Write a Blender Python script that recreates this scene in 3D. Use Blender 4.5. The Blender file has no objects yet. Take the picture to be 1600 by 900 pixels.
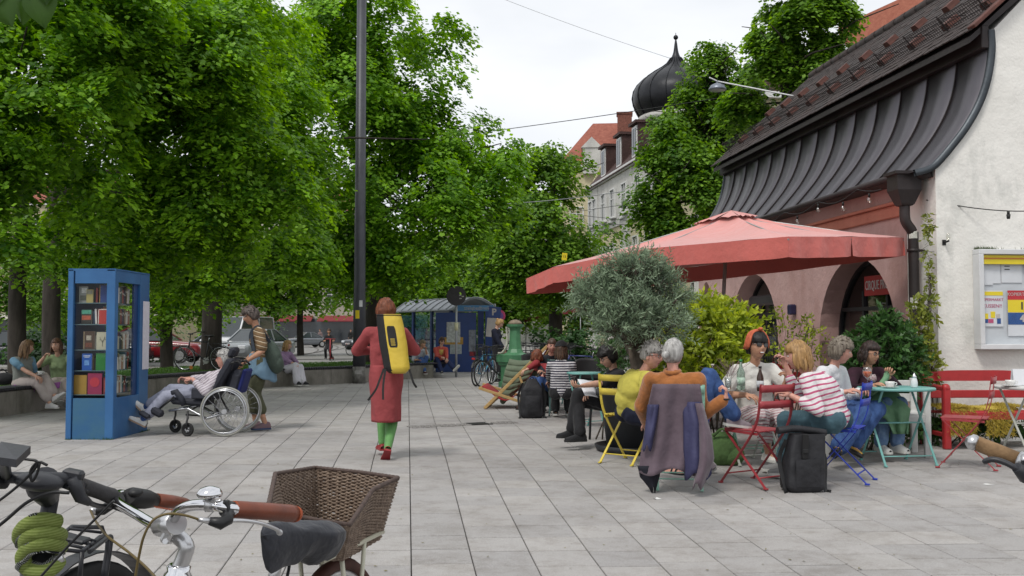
import bpy, bmesh, math, random
import numpy as np
from math import sin, cos, tan, pi, radians, sqrt, atan, atan2, floor
from mathutils import Vector, Matrix, noise as mnoise
V_ = Vector
S = bpy.context.scene
COL = S.collection
CAM_H = 1.35
FPX, HORIZON = 1550.0, 520.0            # focal length and horizon of the 1600 x 900 photograph, in its pixels
PITCH = atan((HORIZON - 450.0) / FPX)
cam_data = bpy.data.cameras.new('camera')
cam_data.sensor_width = 36.0
cam_data.lens = 36.0 * FPX / 1600.0
cam_data.clip_start = 0.1
cam_data.clip_end = 4000
cam = bpy.data.objects.new('camera', cam_data)
COL.objects.link(cam)
cam.location = (0, 0, CAM_H)
cam.rotation_euler = (pi / 2 + PITCH, 0, 0)
S.camera = cam
SUN_EL, SUN_AZ = radians(55), radians(-32)    # high, soft sun through the clouds, from behind left
world = bpy.data.worlds.new('World')
S.world = world
world.use_nodes = True
nt = world.node_tree
nt.nodes.clear()
def wn(t, **k):
 n = nt.nodes.new(t)
 for a, b in k.items(): setattr(n, a, b)
 return n
w_out = wn('ShaderNodeOutputWorld'); w_bg = wn('ShaderNodeBackground'); w_bg2 = wn('ShaderNodeBackground')
w_sky = wn('ShaderNodeTexSky', sky_type='NISHITA', sun_disc=False, sun_elevation=SUN_EL, sun_rotation=pi - SUN_AZ)
w_mix = wn('ShaderNodeMixShader')
w_tc = wn('ShaderNodeTexCoord'); w_map = wn('ShaderNodeMapping'); w_map.inputs['Scale'].default_value = (1, 1, 2.6)
w_no = wn('ShaderNodeTexNoise'); w_no.inputs['Scale'].default_value = 2.6; w_no.inputs['Detail'].default_value = 5; w_no.inputs['Roughness'].default_value = .5
w_ramp = wn('ShaderNodeValToRGB')
w_ramp.color_ramp.elements[0].position = .35; w_ramp.color_ramp.elements[0].color = (.66, .685, .72, 1)
w_ramp.color_ramp.elements[1].position = .66; w_ramp.color_ramp.elements[1].color = (.86, .87, .885, 1)
nt.links.new(w_tc.outputs['Generated'], w_map.inputs['Vector'])
nt.links.new(w_map.outputs['Vector'], w_no.inputs['Vector'])
nt.links.new(w_no.outputs['Fac'], w_ramp.inputs['Fac'])
nt.links.new(w_ramp.outputs['Color'], w_bg2.inputs['Color'])
nt.links.new(w_sky.outputs['Color'], w_bg.inputs['Color'])
w_bg.inputs['Strength'].default_value = .1
w_bg2.inputs['Strength'].default_value = 1.0
w_mix.inputs['Fac'].default_value = .93         # closed cloud cover with a little blue coming through
nt.links.new(w_bg.outputs[0], w_mix.inputs[1]); nt.links.new(w_bg2.outputs[0], w_mix.inputs[2])
nt.links.new(w_mix.outputs[0], w_out.inputs['Surface'])
sun_data = bpy.data.lights.new('sun', 'SUN')
sun_data.energy = 1.5
sun_data.angle = radians(14)
sun_data.color = (1.0, .96, .90)
sun = bpy.data.objects.new('sun', sun_data)
COL.objects.link(sun)
sun_dir = V_((sin(SUN_AZ) * cos(SUN_EL), -cos(SUN_AZ) * cos(SUN_EL), sin(SUN_EL)))
sun.rotation_euler = sun_dir.to_track_quat('Z', 'Y').to_euler()
S.view_settings.view_transform = 'Standard'
S.view_settings.look = 'None'
S.view_settings.exposure = 0.36
S.view_settings.gamma = 1.0
S.view_settings.use_curve_mapping = False
S.cycles.max_bounces = 6
S.cycles.transparent_max_bounces = 12
S.cycles.transmission_bounces = 6
S.cycles.diffuse_bounces = 3
S.cycles.glossy_bounces = 3
S.cycles.caustics_reflective = False
S.cycles.caustics_refractive = False
def ray(px, py):
 x = (px - 800.0) / FPX; z = (450.0 - py) / FPX
 return V_((x, cos(PITCH) - z * sin(PITCH), sin(PITCH) + z * cos(PITCH)))
def W(px, py, Y):
 d = ray(px, py); s = Y / d.y
 return V_((d.x * s, Y, CAM_H + d.z * s))
SLOPE0, SLOPEY = .0232, 10.45            # the square dips gently towards the camera
def gz(Y): return -SLOPE0 * max(0.0, SLOPEY - max(Y, 5.4)) * min(1, max(0, (Y - 3.8) / 1.6))
def G(px, py):
 d = ray(px, py)
 t = -CAM_H / d.z
 if py < 940 and t * d.y < SLOPEY:
  t = (-SLOPE0 * SLOPEY - CAM_H) / (d.z - SLOPE0 * d.y)
 return V_((d.x * t, d.y * t, gz(d.y * t)))
def tag(o, label=None, cat=None, group=None, kind=None):
 if label: o['label'] = label
 if cat: o['category'] = cat
 if group: o['group'] = group
 if kind: o['kind'] = kind
 return o
def empty(name, loc=(0, 0, 0), rz=0.0, label=None, cat=None, group=None):
 o = bpy.data.objects.new(name, None)
 o.empty_display_size = .1
 COL.objects.link(o)
 o.location = loc; o.rotation_euler = (0, 0, rz)
 return tag(o, label, cat, group)
def children(o): return [c for c in COL.objects if c.parent is o]
KIDS = {}
def link(o, parent=None):
 COL.objects.link(o)
 if parent is not None:
  o.parent = parent
  KIDS.setdefault(parent.name, []).append(o)
 return o
def copy_tree(o, loc=None, rz=None, label=None, parent=None, swap=None):
 c = o.copy()
 COL.objects.link(c)
 if parent is not None:
  c.parent = parent
  KIDS.setdefault(parent.name, []).append(c)
 if loc is not None: c.location = loc
 if rz is not None: c.rotation_euler = (0, 0, rz)
 if label: c['label'] = label
 if swap and c.type == 'MESH':
  for i, sl in enumerate(c.material_slots):
   if sl.material and sl.material.name in swap:
    sl.link = 'OBJECT'; sl.material = swap[sl.material.name]
 for ch in KIDS.get(o.name, []):
  copy_tree(ch, parent=c, swap=swap)
 return c
def frame_from(d, up=(0, 0, 1)):
 d = Vector(d).normalized()
 u = Vector(up)
 if abs(d.dot(u)) > .98: u = V_((0, 1, 0)) if abs(d.z) > .9 else V_((0, 0, 1))
 x = u.cross(d).normalized()
 return x, d.cross(x).normalized(), d
class MB:
 def __init__(s): s.v = []; s.f = []; s.m = []; s.sm = []; s.mi = 0; s.smooth = False
 def mat(s, i): s.mi = i; return s
 def add(s, vs, fs, smooth=None):
  b = len(s.v); s.v.extend([tuple(v) for v in vs])
  sm = s.smooth if smooth is None else smooth
  for f in fs:
   s.f.append(tuple(b + i for i in f)); s.m.append(s.mi); s.sm.append(sm)
  return s
 def box(s, c, d, R=None, bev=0.0):
  c = Vector(c); hx, hy, hz = d[0] / 2, d[1] / 2, d[2] / 2
  if bev > 0:
   b = min(bev, hx * .9, hy * .9, hz * .9)
   vs = []
   for sx in (-1, 1):
    for sy in (-1, 1):
     for sz in (-1, 1):
      vs += [(sx * hx, sy * (hy - b), sz * (hz - b)), (sx * (hx - b), sy * hy, sz * (hz - b)), (sx * (hx - b), sy * (hy - b), sz * hz)]
   def q(sx, sy, sz, k): return ((sx > 0) * 4 + (sy > 0) * 2 + (sz > 0)) * 3 + k
   fs = []
   for a in (-1, 1):
    o = [(a, -1, -1), (a, 1, -1), (a, 1, 1), (a, -1, 1)]
    if a < 0: o = o[::-1]
    fs.append(tuple(q(*t, 0) for t in o))
    o = [(-1, a, -1), (-1, a, 1), (1, a, 1), (1, a, -1)]
    if a < 0: o = o[::-1]
    fs.append(tuple(q(*t, 1) for t in o))
    o = [(-1, -1, a), (1, -1, a), (1, 1, a), (-1, 1, a)]
    if a < 0: o = o[::-1]
    fs.append(tuple(q(*t, 2) for t in o))
   for a in (-1, 1):
    for c2 in (-1, 1):
     fs.append((q(a, c2, -1, 0), q(a, c2, -1, 1), q(a, c2, 1, 1), q(a, c2, 1, 0)) if a * c2 > 0 else (q(a, c2, -1, 1), q(a, c2, -1, 0), q(a, c2, 1, 0), q(a, c2, 1, 1)))
     fs.append((q(a, -1, c2, 2), q(a, -1, c2, 0), q(a, 1, c2, 0), q(a, 1, c2, 2)) if a * c2 > 0 else (q(a, -1, c2, 0), q(a, -1, c2, 2), q(a, 1, c2, 2), q(a, 1, c2, 0)))
     fs.append((q(-1, a, c2, 1), q(-1, a, c2, 2), q(1, a, c2, 2), q(1, a, c2, 1)) if a * c2 > 0 else (q(-1, a, c2, 2), q(-1, a, c2, 1), q(1, a, c2, 1), q(1, a, c2, 2)))
   for sx in (-1, 1):
    for sy in (-1, 1):
     for sz in (-1, 1):
      t = (q(sx, sy, sz, 0), q(sx, sy, sz, 1), q(sx, sy, sz, 2))
      fs.append(t if sx * sy * sz > 0 else t[::-1])
  else:
   vs = [(x * hx, y * hy, z * hz) for x in (-1, 1) for y in (-1, 1) for z in (-1, 1)]
   fs = [(0, 1, 3, 2), (4, 6, 7, 5), (0, 4, 5, 1), (2, 3, 7, 6), (0, 2, 6, 4), (1, 5, 7, 3)]
  if R is not None: vs = [R @ Vector(v) for v in vs]
  return s.add([Vector(v) + c for v in vs], fs, False)
 def bar(s, a, b, w, h, up=(0, 0, 1), bev=0.0):
  a = Vector(a); b = Vector(b)
  x, y, z = frame_from(b - a, up)
  R = Matrix((x, y, z)).transposed()
  return s.box((a + b) / 2, (w, h, (b - a).length), R, bev)
 def tube(s, pts, r, n=8, cap=True, closed=False, flat=1.0, smooth=True, up=(0, 0, 1)):
  pts = [Vector(p) for p in pts]; N = len(pts)
  rs = r if isinstance(r, (list, tuple)) else [r] * N
  px = None; vs = []
  for i, p in enumerate(pts):
   if closed: d = pts[(i + 1) % N] - pts[i - 1]
   else: d = pts[min(i + 1, N - 1)] - pts[max(i - 1, 0)]
   if d.length < 1e-9: d = V_((0, 0, 1))
   d.normalize()
   if px is None: x, y, _ = frame_from(d, up)
   else:
    x = px - d * px.dot(d)
    if x.length < 1e-6: x, y, _ = frame_from(d, up)
    x.normalize(); y = d.cross(x)
   px = x
   for k in range(n):
    a = 2 * pi * k / n
    vs.append(p + x * (cos(a) * rs[i]) + y * (sin(a) * rs[i] * flat))
  fs = []
  for i in range(N if closed else N - 1):
   j = (i + 1) % N
   for k in range(n):
    k2 = (k + 1) % n
    fs.append((i * n + k, i * n + k2, j * n + k2, j * n + k))
  s.add(vs, fs, smooth)
  if cap and not closed:
   b = len(s.v) - len(vs)
   s.f.append(tuple(b + k for k in range(n))[::-1]); s.m.append(s.mi); s.sm.append(False)
   s.f.append(tuple(b + (N - 1) * n + k for k in range(n))); s.m.append(s.mi); s.sm.append(False)
  return s
 def cyl(s, a, b, r0, r1=None, n=12, smooth=True):
  return s.tube([a, b], [r0, r0 if r1 is None else r1], n, True, smooth=smooth)
 def lathe(s, prof, c=(0, 0, 0), n=20, axis=(0, 0, 1), smooth=True, sq=None):
  x, y, z = frame_from(axis); c = Vector(c); vs = []
  for r, h in prof:
   for k in range(n):
    a = 2 * pi * (k + .5) / n
    rr = r
    vs.append(c + x * (cos(a) * rr) + y * (sin(a) * rr) + z * h)
  fs = []
  for i in range(len(prof) - 1):
   for k in range(n):
    k2 = (k + 1) % n
    fs.append((i * n + k, i * n + k2, (i + 1) * n + k2, (i + 1) * n + k))
  s.add(vs, fs, smooth)
  b = len(s.v) - len(vs)
  if prof[0][0] > 1e-4: s.f.append(tuple(b + k for k in range(n))[::-1]); s.m.append(s.mi); s.sm.append(False)
  if prof[-1][0] > 1e-4: s.f.append(tuple(b + (len(prof) - 1) * n + k for k in range(n))); s.m.append(s.mi); s.sm.append(False)
  return s
 def ell(s, c, r, n=14, m=10, R=None, smooth=True):
  vs = []; c = Vector(c)
  for i in range(m + 1):
   t = pi * i / m
   for k in range(n):
    a = 2 * pi * k / n
    v = V_((r[0] * sin(t) * cos(a), r[1] * sin(t) * sin(a), r[2] * cos(t)))
    if R is not None: v = R @ v
    vs.append(c + v)
  fs = []
  for i in range(m):
   for k in range(n):
    k2 = (k + 1) % n
    fs.append((i * n + k, (i + 1) * n + k, (i + 1) * n + k2, i * n + k2))
  return s.add(vs, fs, smooth)
 def prism(s, poly, d, smooth=False):
  poly = [Vector(p) for p in poly]; d = Vector(d); n = len(poly)
  nrm = V_((0, 0, 0))
  for i in range(n): nrm += (poly[i] - poly[0]).cross(poly[(i + 1) % n] - poly[0])
  if nrm.dot(d) < 0: poly = poly[::-1]
  vs = poly + [p + d for p in poly]
  fs = [tuple(range(n))[::-1], tuple(range(n, 2 * n))]
  for i in range(n):
   j = (i + 1) % n
   fs.append((i, j, n + j, n + i))
  return s.add(vs, fs, smooth)
 def grid(s, fn, nu, nv, smooth=True, cu=False):
  vs = [fn(i / nu, j / nv) for i in range(nu + (0 if cu else 1)) for j in range(nv + 1)]
  fs = []
  M = nu if cu else nu + 1
  for i in range(nu):
   for j in range(nv):
    a = i * (nv + 1) + j; b = ((i + 1) % M) * (nv + 1) + j
    fs.append((a, b, b + 1, a + 1))
  return s.add(vs, fs, smooth)
 def xf(s, M, start=0):
  for i in range(start, len(s.v)): s.v[i] = tuple(M @ Vector(s.v[i]))
  return s
 def mesh(s, name, mats):
  me = bpy.data.meshes.new(name)
  me.from_pydata(s.v, [], s.f)
  for m in (mats if isinstance(mats, (list, tuple)) else [mats]): me.materials.append(m)
  if s.f:
   me.polygons.foreach_set('material_index', s.m)
   me.polygons.foreach_set('use_smooth', s.sm)
  me.update()
  return me
 def build(s, name, mats, parent=None, solid=0.0, sub=0):
  o = bpy.data.objects.new(name, s.mesh(name, mats))
  link(o, parent)
  if solid:
   md = o.modifiers.new('thick', 'SOLIDIFY'); md.thickness = solid; md.offset = 0
  if sub:
   md = o.modifiers.new('sub', 'SUBSURF'); md.levels = sub; md.render_levels = sub
  return o
def mobj(name, me, parent=None, loc=None, rz=None, R=None):
 o = bpy.data.objects.new(name, me)
 link(o, parent)
 if R is not None:
  M = R.to_4x4(); M.translation = Vector(loc or (0, 0, 0)); o.matrix_local = M
 else:
  if loc is not None: o.location = loc
  if rz is not None: o.rotation_euler = (0, 0, rz)
 return o
def bez(pts, n=8):
 pts = [Vector(p) for p in pts]
 P = [pts[0] * 2 - pts[1]] + pts + [pts[-1] * 2 - pts[-2]]
 out = []
 for i in range(1, len(P) - 2):
  for k in range(n):
   t = k / n
   a, b, c, d = P[i - 1], P[i], P[i + 1], P[i + 2]
   out.append(.5 * ((2 * b) + (c - a) * t + (2 * a - 5 * b + 4 * c - d) * t * t + (3 * b - 3 * c + d - a) * t ** 3))
 out.append(pts[-1])
 return out
def text_part(txt, size, m, parent, loc, R, depth=.002, align='CENTER', name='lettering', bold=0.0, sx=1.0):
 cu = bpy.data.curves.new('lettering', 'FONT')
 cu.body = txt; cu.size = size; cu.extrude = depth; cu.align_x = align; cu.align_y = 'CENTER'; cu.offset = bold; cu.resolution_u = 2
 o = bpy.data.objects.new('tmp', cu)
 COL.objects.link(o)
 bpy.context.view_layer.update()
 me = bpy.data.meshes.new_from_object(o.evaluated_get(bpy.context.evaluated_depsgraph_get()))
 COL.objects.unlink(o); bpy.data.objects.remove(o)
 me.materials.clear(); me.materials.append(m)
 t = bpy.data.objects.new(name, me)
 link(t, parent)
 M = R.to_4x4() @ Matrix.Diagonal((sx, 1, 1, 1)); M.translation = Vector(loc)
 t.matrix_local = M
 return t
def face_R(n, up=(0, 0, 1)):
 """x right, y up, z out along n, for things seen from the side n points to"""
 z = Vector(n).normalized(); x = Vector(up).cross(z).normalized(); y = z.cross(x)
 return Matrix((x, y, z)).transposed()
MATS = {}
def lin(c): return tuple(((x / 12.92) if x <= .04045 else ((x + .055) / 1.055) ** 2.4) for x in c)
def hexc(h, k=1.0):
 h = h.lstrip('#'); c = lin(tuple(int(h[i:i + 2], 16) / 255 for i in (0, 2, 4)))
 g = c[0] * .3 + c[1] * .6 + c[2] * .1          # every colour greyed and darkened a little
 return tuple((x * .88 + g * .12) * k * .86 for x in c)
def mat(name, col, rough=.6, var=.12, scale=6.0, bump=0.0, bscale=40.0, metal=0.0, col2=None, spec=.4, sheen=0.0,
  trans=0.0, alpha=1.0, coat=0.0, stretch=(1, 1, 1), emit=0.0, detail=3.0):
 if name in MATS: return MATS[name]
 m = bpy.data.materials.new(name); m.use_nodes = True
 t = m.node_tree; N = t.nodes; L = t.links
 b = N['Principled BSDF']
 b.inputs['Roughness'].default_value = rough
 b.inputs['Metallic'].default_value = metal
 b.inputs['Specular IOR Level'].default_value = spec
 if sheen: b.inputs['Sheen Weight'].default_value = sheen
 if coat: b.inputs['Coat Weight'].default_value = coat; b.inputs['Coat Roughness'].default_value = .15
 if alpha < 1: b.inputs['Alpha'].default_value = alpha
 if trans: b.inputs['Transmission Weight'].default_value = trans
 if emit:
  b.inputs['Emission Color'].default_value = (*col, 1); b.inputs['Emission Strength'].default_value = emit
 tc = N.new('ShaderNodeTexCoord'); mp = N.new('ShaderNodeMapping'); mp.inputs['Scale'].default_value = stretch
 L.new(tc.outputs['Object'], mp.inputs['Vector'])
 no = N.new('ShaderNodeTexNoise'); no.inputs['Scale'].default_value = scale; no.inputs['Detail'].default_value = detail; no.inputs['Roughness'].default_value = .6
 L.new(mp.outputs['Vector'], no.inputs['Vector'])
 rp = N.new('ShaderNodeValToRGB')
 rp.color_ramp.elements[0].position = .3; rp.color_ramp.elements[1].position = .72
 c2 = col2 if col2 else tuple(min(1, x * (1 + var)) for x in col)
 c1 = col if col2 else tuple(x * (1 - var) for x in col)
 rp.color_ramp.elements[0].color = (*c1, 1); rp.color_ramp.elements[1].color = (*c2, 1)
 L.new(no.outputs['Fac'], rp.inputs['Fac']); L.new(rp.outputs['Color'], b.inputs['Base Color'])
 if bump:
  n2 = N.new('ShaderNodeTexNoise'); n2.inputs['Scale'].default_value = bscale; n2.inputs['Detail'].default_value = 3
  L.new(mp.outputs['Vector'], n2.inputs['Vector'])
  bp = N.new('ShaderNodeBump'); bp.inputs['Strength'].default_value = min(1, bump * 1.5); bp.inputs['Distance'].default_value = .22 / bscale ** .9
  L.new(n2.outputs['Fac'], bp.inputs['Height']); L.new(bp.outputs['Normal'], b.inputs['Normal'])
 MATS[name] = m
 return m
def stripes(name, c1, c2, freq, duty=.5, axis=(0, 0, 1), rough=.8, off=0.0, wob=.0, c3=None):
 """woven stripes across the object's own coordinates"""
 if name in MATS: return MATS[name]
 m = bpy.data.materials.new(name); m.use_nodes = True
 t = m.node_tree; N = t.nodes; L = t.links; b = N['Principled BSDF']
 b.inputs['Roughness'].default_value = rough; b.inputs['Specular IOR Level'].default_value = .2
 tc = N.new('ShaderNodeTexCoord')
 dp = N.new('ShaderNodeVectorMath'); dp.operation = 'DOT_PRODUCT'; a = Vector(axis).normalized(); dp.inputs[1].default_value = a
 L.new(tc.outputs['Object'], dp.inputs[0])
 no = N.new('ShaderNodeTexNoise'); no.inputs['Scale'].default_value = 5
 L.new(tc.outputs['Object'], no.inputs['Vector'])
 ma = N.new('ShaderNodeMath'); ma.operation = 'MULTIPLY_ADD'; ma.inputs[1].default_value = wob;
 L.new(no.outputs['Fac'], ma.inputs[0]); L.new(dp.outputs['Value'], ma.inputs[2])
 mu = N.new('ShaderNodeMath'); mu.operation = 'MULTIPLY_ADD'; mu.inputs[1].default_value = freq; mu.inputs[2].default_value = off + 100
 L.new(ma.outputs[0], mu.inputs[0])
 fr = N.new('ShaderNodeMath'); fr.operation = 'FRACT'; L.new(mu.outputs[0], fr.inputs[0])
 rp = N.new('ShaderNodeValToRGB'); rp.color_ramp.interpolation = 'CONSTANT'
 rp.color_ramp.elements[0].position = 0; rp.color_ramp.elements[0].color = (*c1, 1)
 rp.color_ramp.elements[1].position = duty; rp.color_ramp.elements[1].color = (*c2, 1)
 if c3:
  e = rp.color_ramp.elements.new(duty + (1 - duty) * .5); e.color = (*c3, 1)
 L.new(fr.outputs[0], rp.inputs['Fac']); L.new(rp.outputs['Color'], b.inputs['Base Color'])
 n2 = N.new('ShaderNodeTexNoise'); n2.inputs['Scale'].default_value = 11; n2.inputs['Detail'].default_value = 5
 L.new(tc.outputs['Object'], n2.inputs['Vector'])
 bp = N.new('ShaderNodeBump'); bp.inputs['Strength'].default_value = .9; bp.inputs['Distance'].default_value = .03
 L.new(n2.outputs['Fac'], bp.inputs['Height']); L.new(bp.outputs['Normal'], b.inputs['Normal'])
 MATS[name] = m
 return m
def glass(name, tint=(.9, .95, .95), alpha=.16, rough=.03, ior=1.5):
 """window glass: mostly see-through sheet with reflections"""
 if name in MATS: return MATS[name]
 m = bpy.data.materials.new(name); m.use_nodes = True
 t = m.node_tree; N = t.nodes; L = t.links; N.clear()
 o = N.new('ShaderNodeOutputMaterial'); mx = N.new('ShaderNodeMixShader'); tr = N.new('ShaderNodeBsdfTransparent'); gl = N.new('ShaderNodeBsdfGlossy')
 fr = N.new('ShaderNodeMath'); fr.operation = 'POWER'; fr.inputs[1].default_value = 4.5 / (ior - .5) + 0; lw = N.new('ShaderNodeLayerWeight'); L.new(lw.outputs['Facing'], fr.inputs[0])
 ad = N.new('ShaderNodeMath'); ad.operation = 'ADD'; ad.inputs[1].default_value = (ior - 1) * .08 + alpha * .3; ad.use_clamp = True
 L.new(fr.outputs[0], ad.inputs[0])
 tr.inputs['Color'].default_value = (*tint, 1); gl.inputs['Roughness'].default_value = rough
 L.new(ad.outputs[0], mx.inputs[0]); L.new(tr.outputs[0], mx.inputs[1]); L.new(gl.outputs[0], mx.inputs[2]); L.new(mx.outputs[0], o.inputs['Surface'])
 MATS[name] = m
 return m
def cloth(name, h, k=1.0, var=.1, rough=.9):
 return mat(name, hexc(h, k), rough, var, 9.0, .35, 26.0, sheen=.15, spec=.15)
# ================================================================== ground
PAVE_A = radians(-6.0)                     # direction of the long joints
PAVE_C = radians(-2.6)                     # skew of the cross joints
pu = V_((sin(PAVE_A), cos(PAVE_A), 0)); pv = V_((cos(PAVE_C), -sin(PAVE_C), 0))
M_ground = mat('ground_bedding', hexc('#4b4741'), .95, .2, 9, .4, 60)
M_road = mat('road_asphalt', (.23, .225, .215), .9, .12, .6, .3, 80)
def slab_material():
 m = bpy.data.materials.new('paving_slab_concrete'); m.use_nodes = True
 t = m.node_tree; N = t.nodes; L = t.links; b = N['Principled BSDF']
 b.inputs['Roughness'].default_value = .86; b.inputs['Specular IOR Level'].default_value = .3
 g = N.new('ShaderNodeNewGeometry')
 oi = N.new('ShaderNodeObjectInfo')
 at = N.new('ShaderNodeAttribute'); at.attribute_name = 'tone'
 vo = N.new('ShaderNodeTexWhiteNoise'); vo.noise_dimensions = '1D'
 ad = N.new('ShaderNodeMath'); ad.operation = 'ADD'
 L.new(oi.outputs['Random'], ad.inputs[0]); L.new(at.outputs['Fac'], ad.inputs[1]); L.new(ad.outputs[0], vo.inputs['W'])
 n1 = N.new('ShaderNodeTexNoise'); n1.inputs['Scale'].default_value = .55; n1.inputs['Detail'].default_value = 4
 n2 = N.new('ShaderNodeTexNoise'); n2.inputs['Scale'].default_value = 130; n2.inputs['Detail'].default_value = 2
 n3 = N.new('ShaderNodeTexNoise'); n3.inputs['Scale'].default_value = 5; n3.inputs['Detail'].default_value = 5; n3.inputs['Roughness'].default_value = .7
 for n in (n1, n2, n3): L.new(g.outputs['Position'], n.inputs['Vector'])
 def mix(a, b2, f):
  x = N.new('ShaderNodeMix'); x.data_type = 'RGBA'; x.blend_type = 'MULTIPLY'
  x.inputs['Factor'].default_value = f; L.new(a, x.inputs['A']); L.new(b2, x.inputs['B']); return x.outputs['Result']
 def ramp(src, p0, c0, p1, c1):
  r = N.new('ShaderNodeValToRGB'); r.color_ramp.elements[0].position = p0; r.color_ramp.elements[0].color = (*c0, 1)
  r.color_ramp.elements[1].position = p1; r.color_ramp.elements[1].color = (*c1, 1); L.new(src, r.inputs['Fac']); return r.outputs['Color']
 base = ramp(n1.outputs['Fac'], .3, (.335, .322, .312), .7, (.425, .412, .398))
 tone = ramp(vo.outputs['Value'], 0, (.86, .86, .87), 1, (1.03, 1.02, 1.01))
 gr = ramp(n2.outputs['Fac'], .3, (.72, .72, .72), .7, (1.12, 1.12, 1.12))
 st = ramp(n3.outputs['Fac'], .34, (.80, .78, .76), .52, (1, 1, 1))
 c = mix(mix(mix(base, tone, 1), gr, .7), st, .8)
 vs = N.new('ShaderNodeTexVoronoi'); vs.inputs['Scale'].default_value = 1.7; vs.inputs['Randomness'].default_value = 1
 L.new(g.outputs['Position'], vs.inputs['Vector'])
 gum = ramp(vs.outputs['Distance'], .022, (.55, .54, .52), .034, (1, 1, 1))      # trodden chewing gum
 c = mix(c, gum, 1)
 n5 = N.new('ShaderNodeTexNoise'); n5.inputs['Scale'].default_value = 1.6; n5.inputs['Detail'].default_value = 6; n5.inputs['Roughness'].default_value = .75; L.new(g.outputs['Position'], n5.inputs['Vector'])
 c = mix(c, ramp(n5.outputs['Fac'], .36, (.80, .785, .76), .50, (1, 1, 1)), .7)
 L.new(c, b.inputs['Base Color'])
 bp = N.new('ShaderNodeBump'); bp.inputs['Strength'].default_value = .25; bp.inputs['Distance'].default_value = .004
 L.new(n2.outputs['Fac'], bp.inputs['Height']); L.new(bp.outputs['Normal'], b.inputs['Normal'])
 return m
M_slab = slab_material()
def sheet(name, x0, x1, y0, y1, m, z=0.0, n=(1, 1)):
 mb = MB();
 mb.grid(lambda a, b: (x0 + (x1 - x0) * a, y0 + (y1 - y0) * b, z), n[0], n[1], False)
 return tag(mb.build(name, m), kind='structure')
mb = MB()
ys = [-30, 3.8, 5.4, SLOPEY, 20, 60, 3000]
for i in range(len(ys) - 1):
 def zz(y): return gz(y) - .030
 a, b = ys[i], ys[i + 1]
 mb.add([(-1500, a, zz(a)), (1500, a, zz(a)), (1500, b, zz(b)), (-1500, b, zz(b))], [(0, 1, 2, 3)])
tag(mb.build('ground', M_ground), kind='structure')
SL = .388                                  # slab pitch
org = G(641.5, 800)
rng = random.Random(5)
def drain_cell(i, p):
 return False
slabs = []
for i in range(-42, 44):
 offs = rng.random()
 for j in range(-22, 62):
  c = org + pv * ((i + .5) * SL) + pu * ((j + offs) * SL)
  c.z = gz(c.y)
  if c.y < .5 or c.y > 28.5: continue
  px = 800 + FPX * c.x / c.y
  if px < -800 or px > 2700: continue
  t = (c.y - 12.6) / .9933
  if c.y > 12.4 and c.x > 5.41 - .1154 * t + .45: continue
  slabs.append((c, i, j))
me_var = []
for k in range(6):
 mb = MB()
 h = .05; g = .0035; e = SL / 2 - g; ch = .004
 top = 0.0
 def pt(a, b, z):
  q = pu * a * (1 - .0055 / e) + pv * b; return (q.x, q.y, z)
 vs = [pt(-e, -e, -h), pt(e, -e, -h), pt(e, e, -h), pt(-e, e, -h), pt(-e, -e, top - ch), pt(e, -e, top - ch), pt(e, e, top - ch), pt(-e, e, top - ch)]
 e2 = e - ch
 vs += [pt(-e2, -e2, top), pt(e2, -e2, top), pt(e2, e2, top), pt(-e2, e2, top)]
 fs = []
 for a in range(4):
  b2 = (a + 1) % 4
  fs += [(a, a + 4, b2 + 4, b2), (a + 4, a + 8, b2 + 8, b2 + 4)]
 fs.append((8, 11, 10, 9))
 mb.add(vs, fs, False)
 me = mb.mesh('paving_slab', M_slab); me.flip_normals() if me.polygons[-1].normal.z < 0 else None
 me_var.append(me)
paving = tag(empty('plaza_paving', (0, 0, 0)), kind='structure')
def vis(c):
 px = 800 + FPX * c.x / c.y; py = 450 + FPX * ((CAM_H - c.z) / c.y * 1.0) - 0
 y = 520 + FPX * (CAM_H - c.z) / c.y
 return -40 < px < 1640 and y < 925
near = sorted([s for s in slabs if vis(s[0])], key=lambda s: s[0].y)[:300]
near_set = set((s[1], s[2]) for s in near)
tilt_near = Matrix.Rotation(atan(SLOPE0), 3, 'X')
for c, i, j in near:
 r = rng.random()
 M = (tilt_near if c.y < SLOPEY else Matrix.Identity(3)) @ Matrix.Rotation(rng.gauss(0, .0012), 3, 'Y') @ Matrix.Rotation(rng.gauss(0, .0016), 3, 'X')
 mobj('paving_slab', me_var[0], paving, (c.x, c.y, c.z + rng.uniform(-.0012, .0012)), R=M)
mb = MB(); tones = []
base_v = [Vector(v.co) for v in me_var[0].vertices]; base_f = [tuple(p.vertices) for p in me_var[0].polygons]
for c, i, j in slabs:
 if (i, j) in near_set: continue
 s_ = SLOPE0 if 5.2 < c.y < SLOPEY else 0
 dz = rng.uniform(-.0012, .0012)
 mb.add([(c.x + v.x, c.y + v.y, c.z + v.z + v.y * s_ + dz) for v in base_v], base_f, False)
 tones += [rng.random()] * len(base_v)
o = tag(mb.build('paving_slabs', M_slab, paving), kind='stuff')
at = o.data.attributes.new('tone', 'FLOAT', 'POINT'); at.data.foreach_set('value', tones)
M_farpave = mat('far_paving', (.33, .315, .30), .9, .1, .8, .2, 60)
sheet('far_pavement', -75, 14, 28.4, 37.5, M_farpave, -.004)
sheet('road', -260, 60, 37.5, 400, M_road, -.012)
sheet('left_pavement', -75, -13.5, 12, 28.4, M_farpave, -.008)
mb = MB(); mb.box((-30, 37.5, .02), (90, .16, .10), bev=.01)
tag(mb.build('kerb', mat('kerb_stone', (.36, .35, .33), .85, .15, 8)), kind='structure')
M_rail = mat('rail_steel', (.07, .065, .06), .45, .2, 20, metal=.6)
mb = MB()
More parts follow.
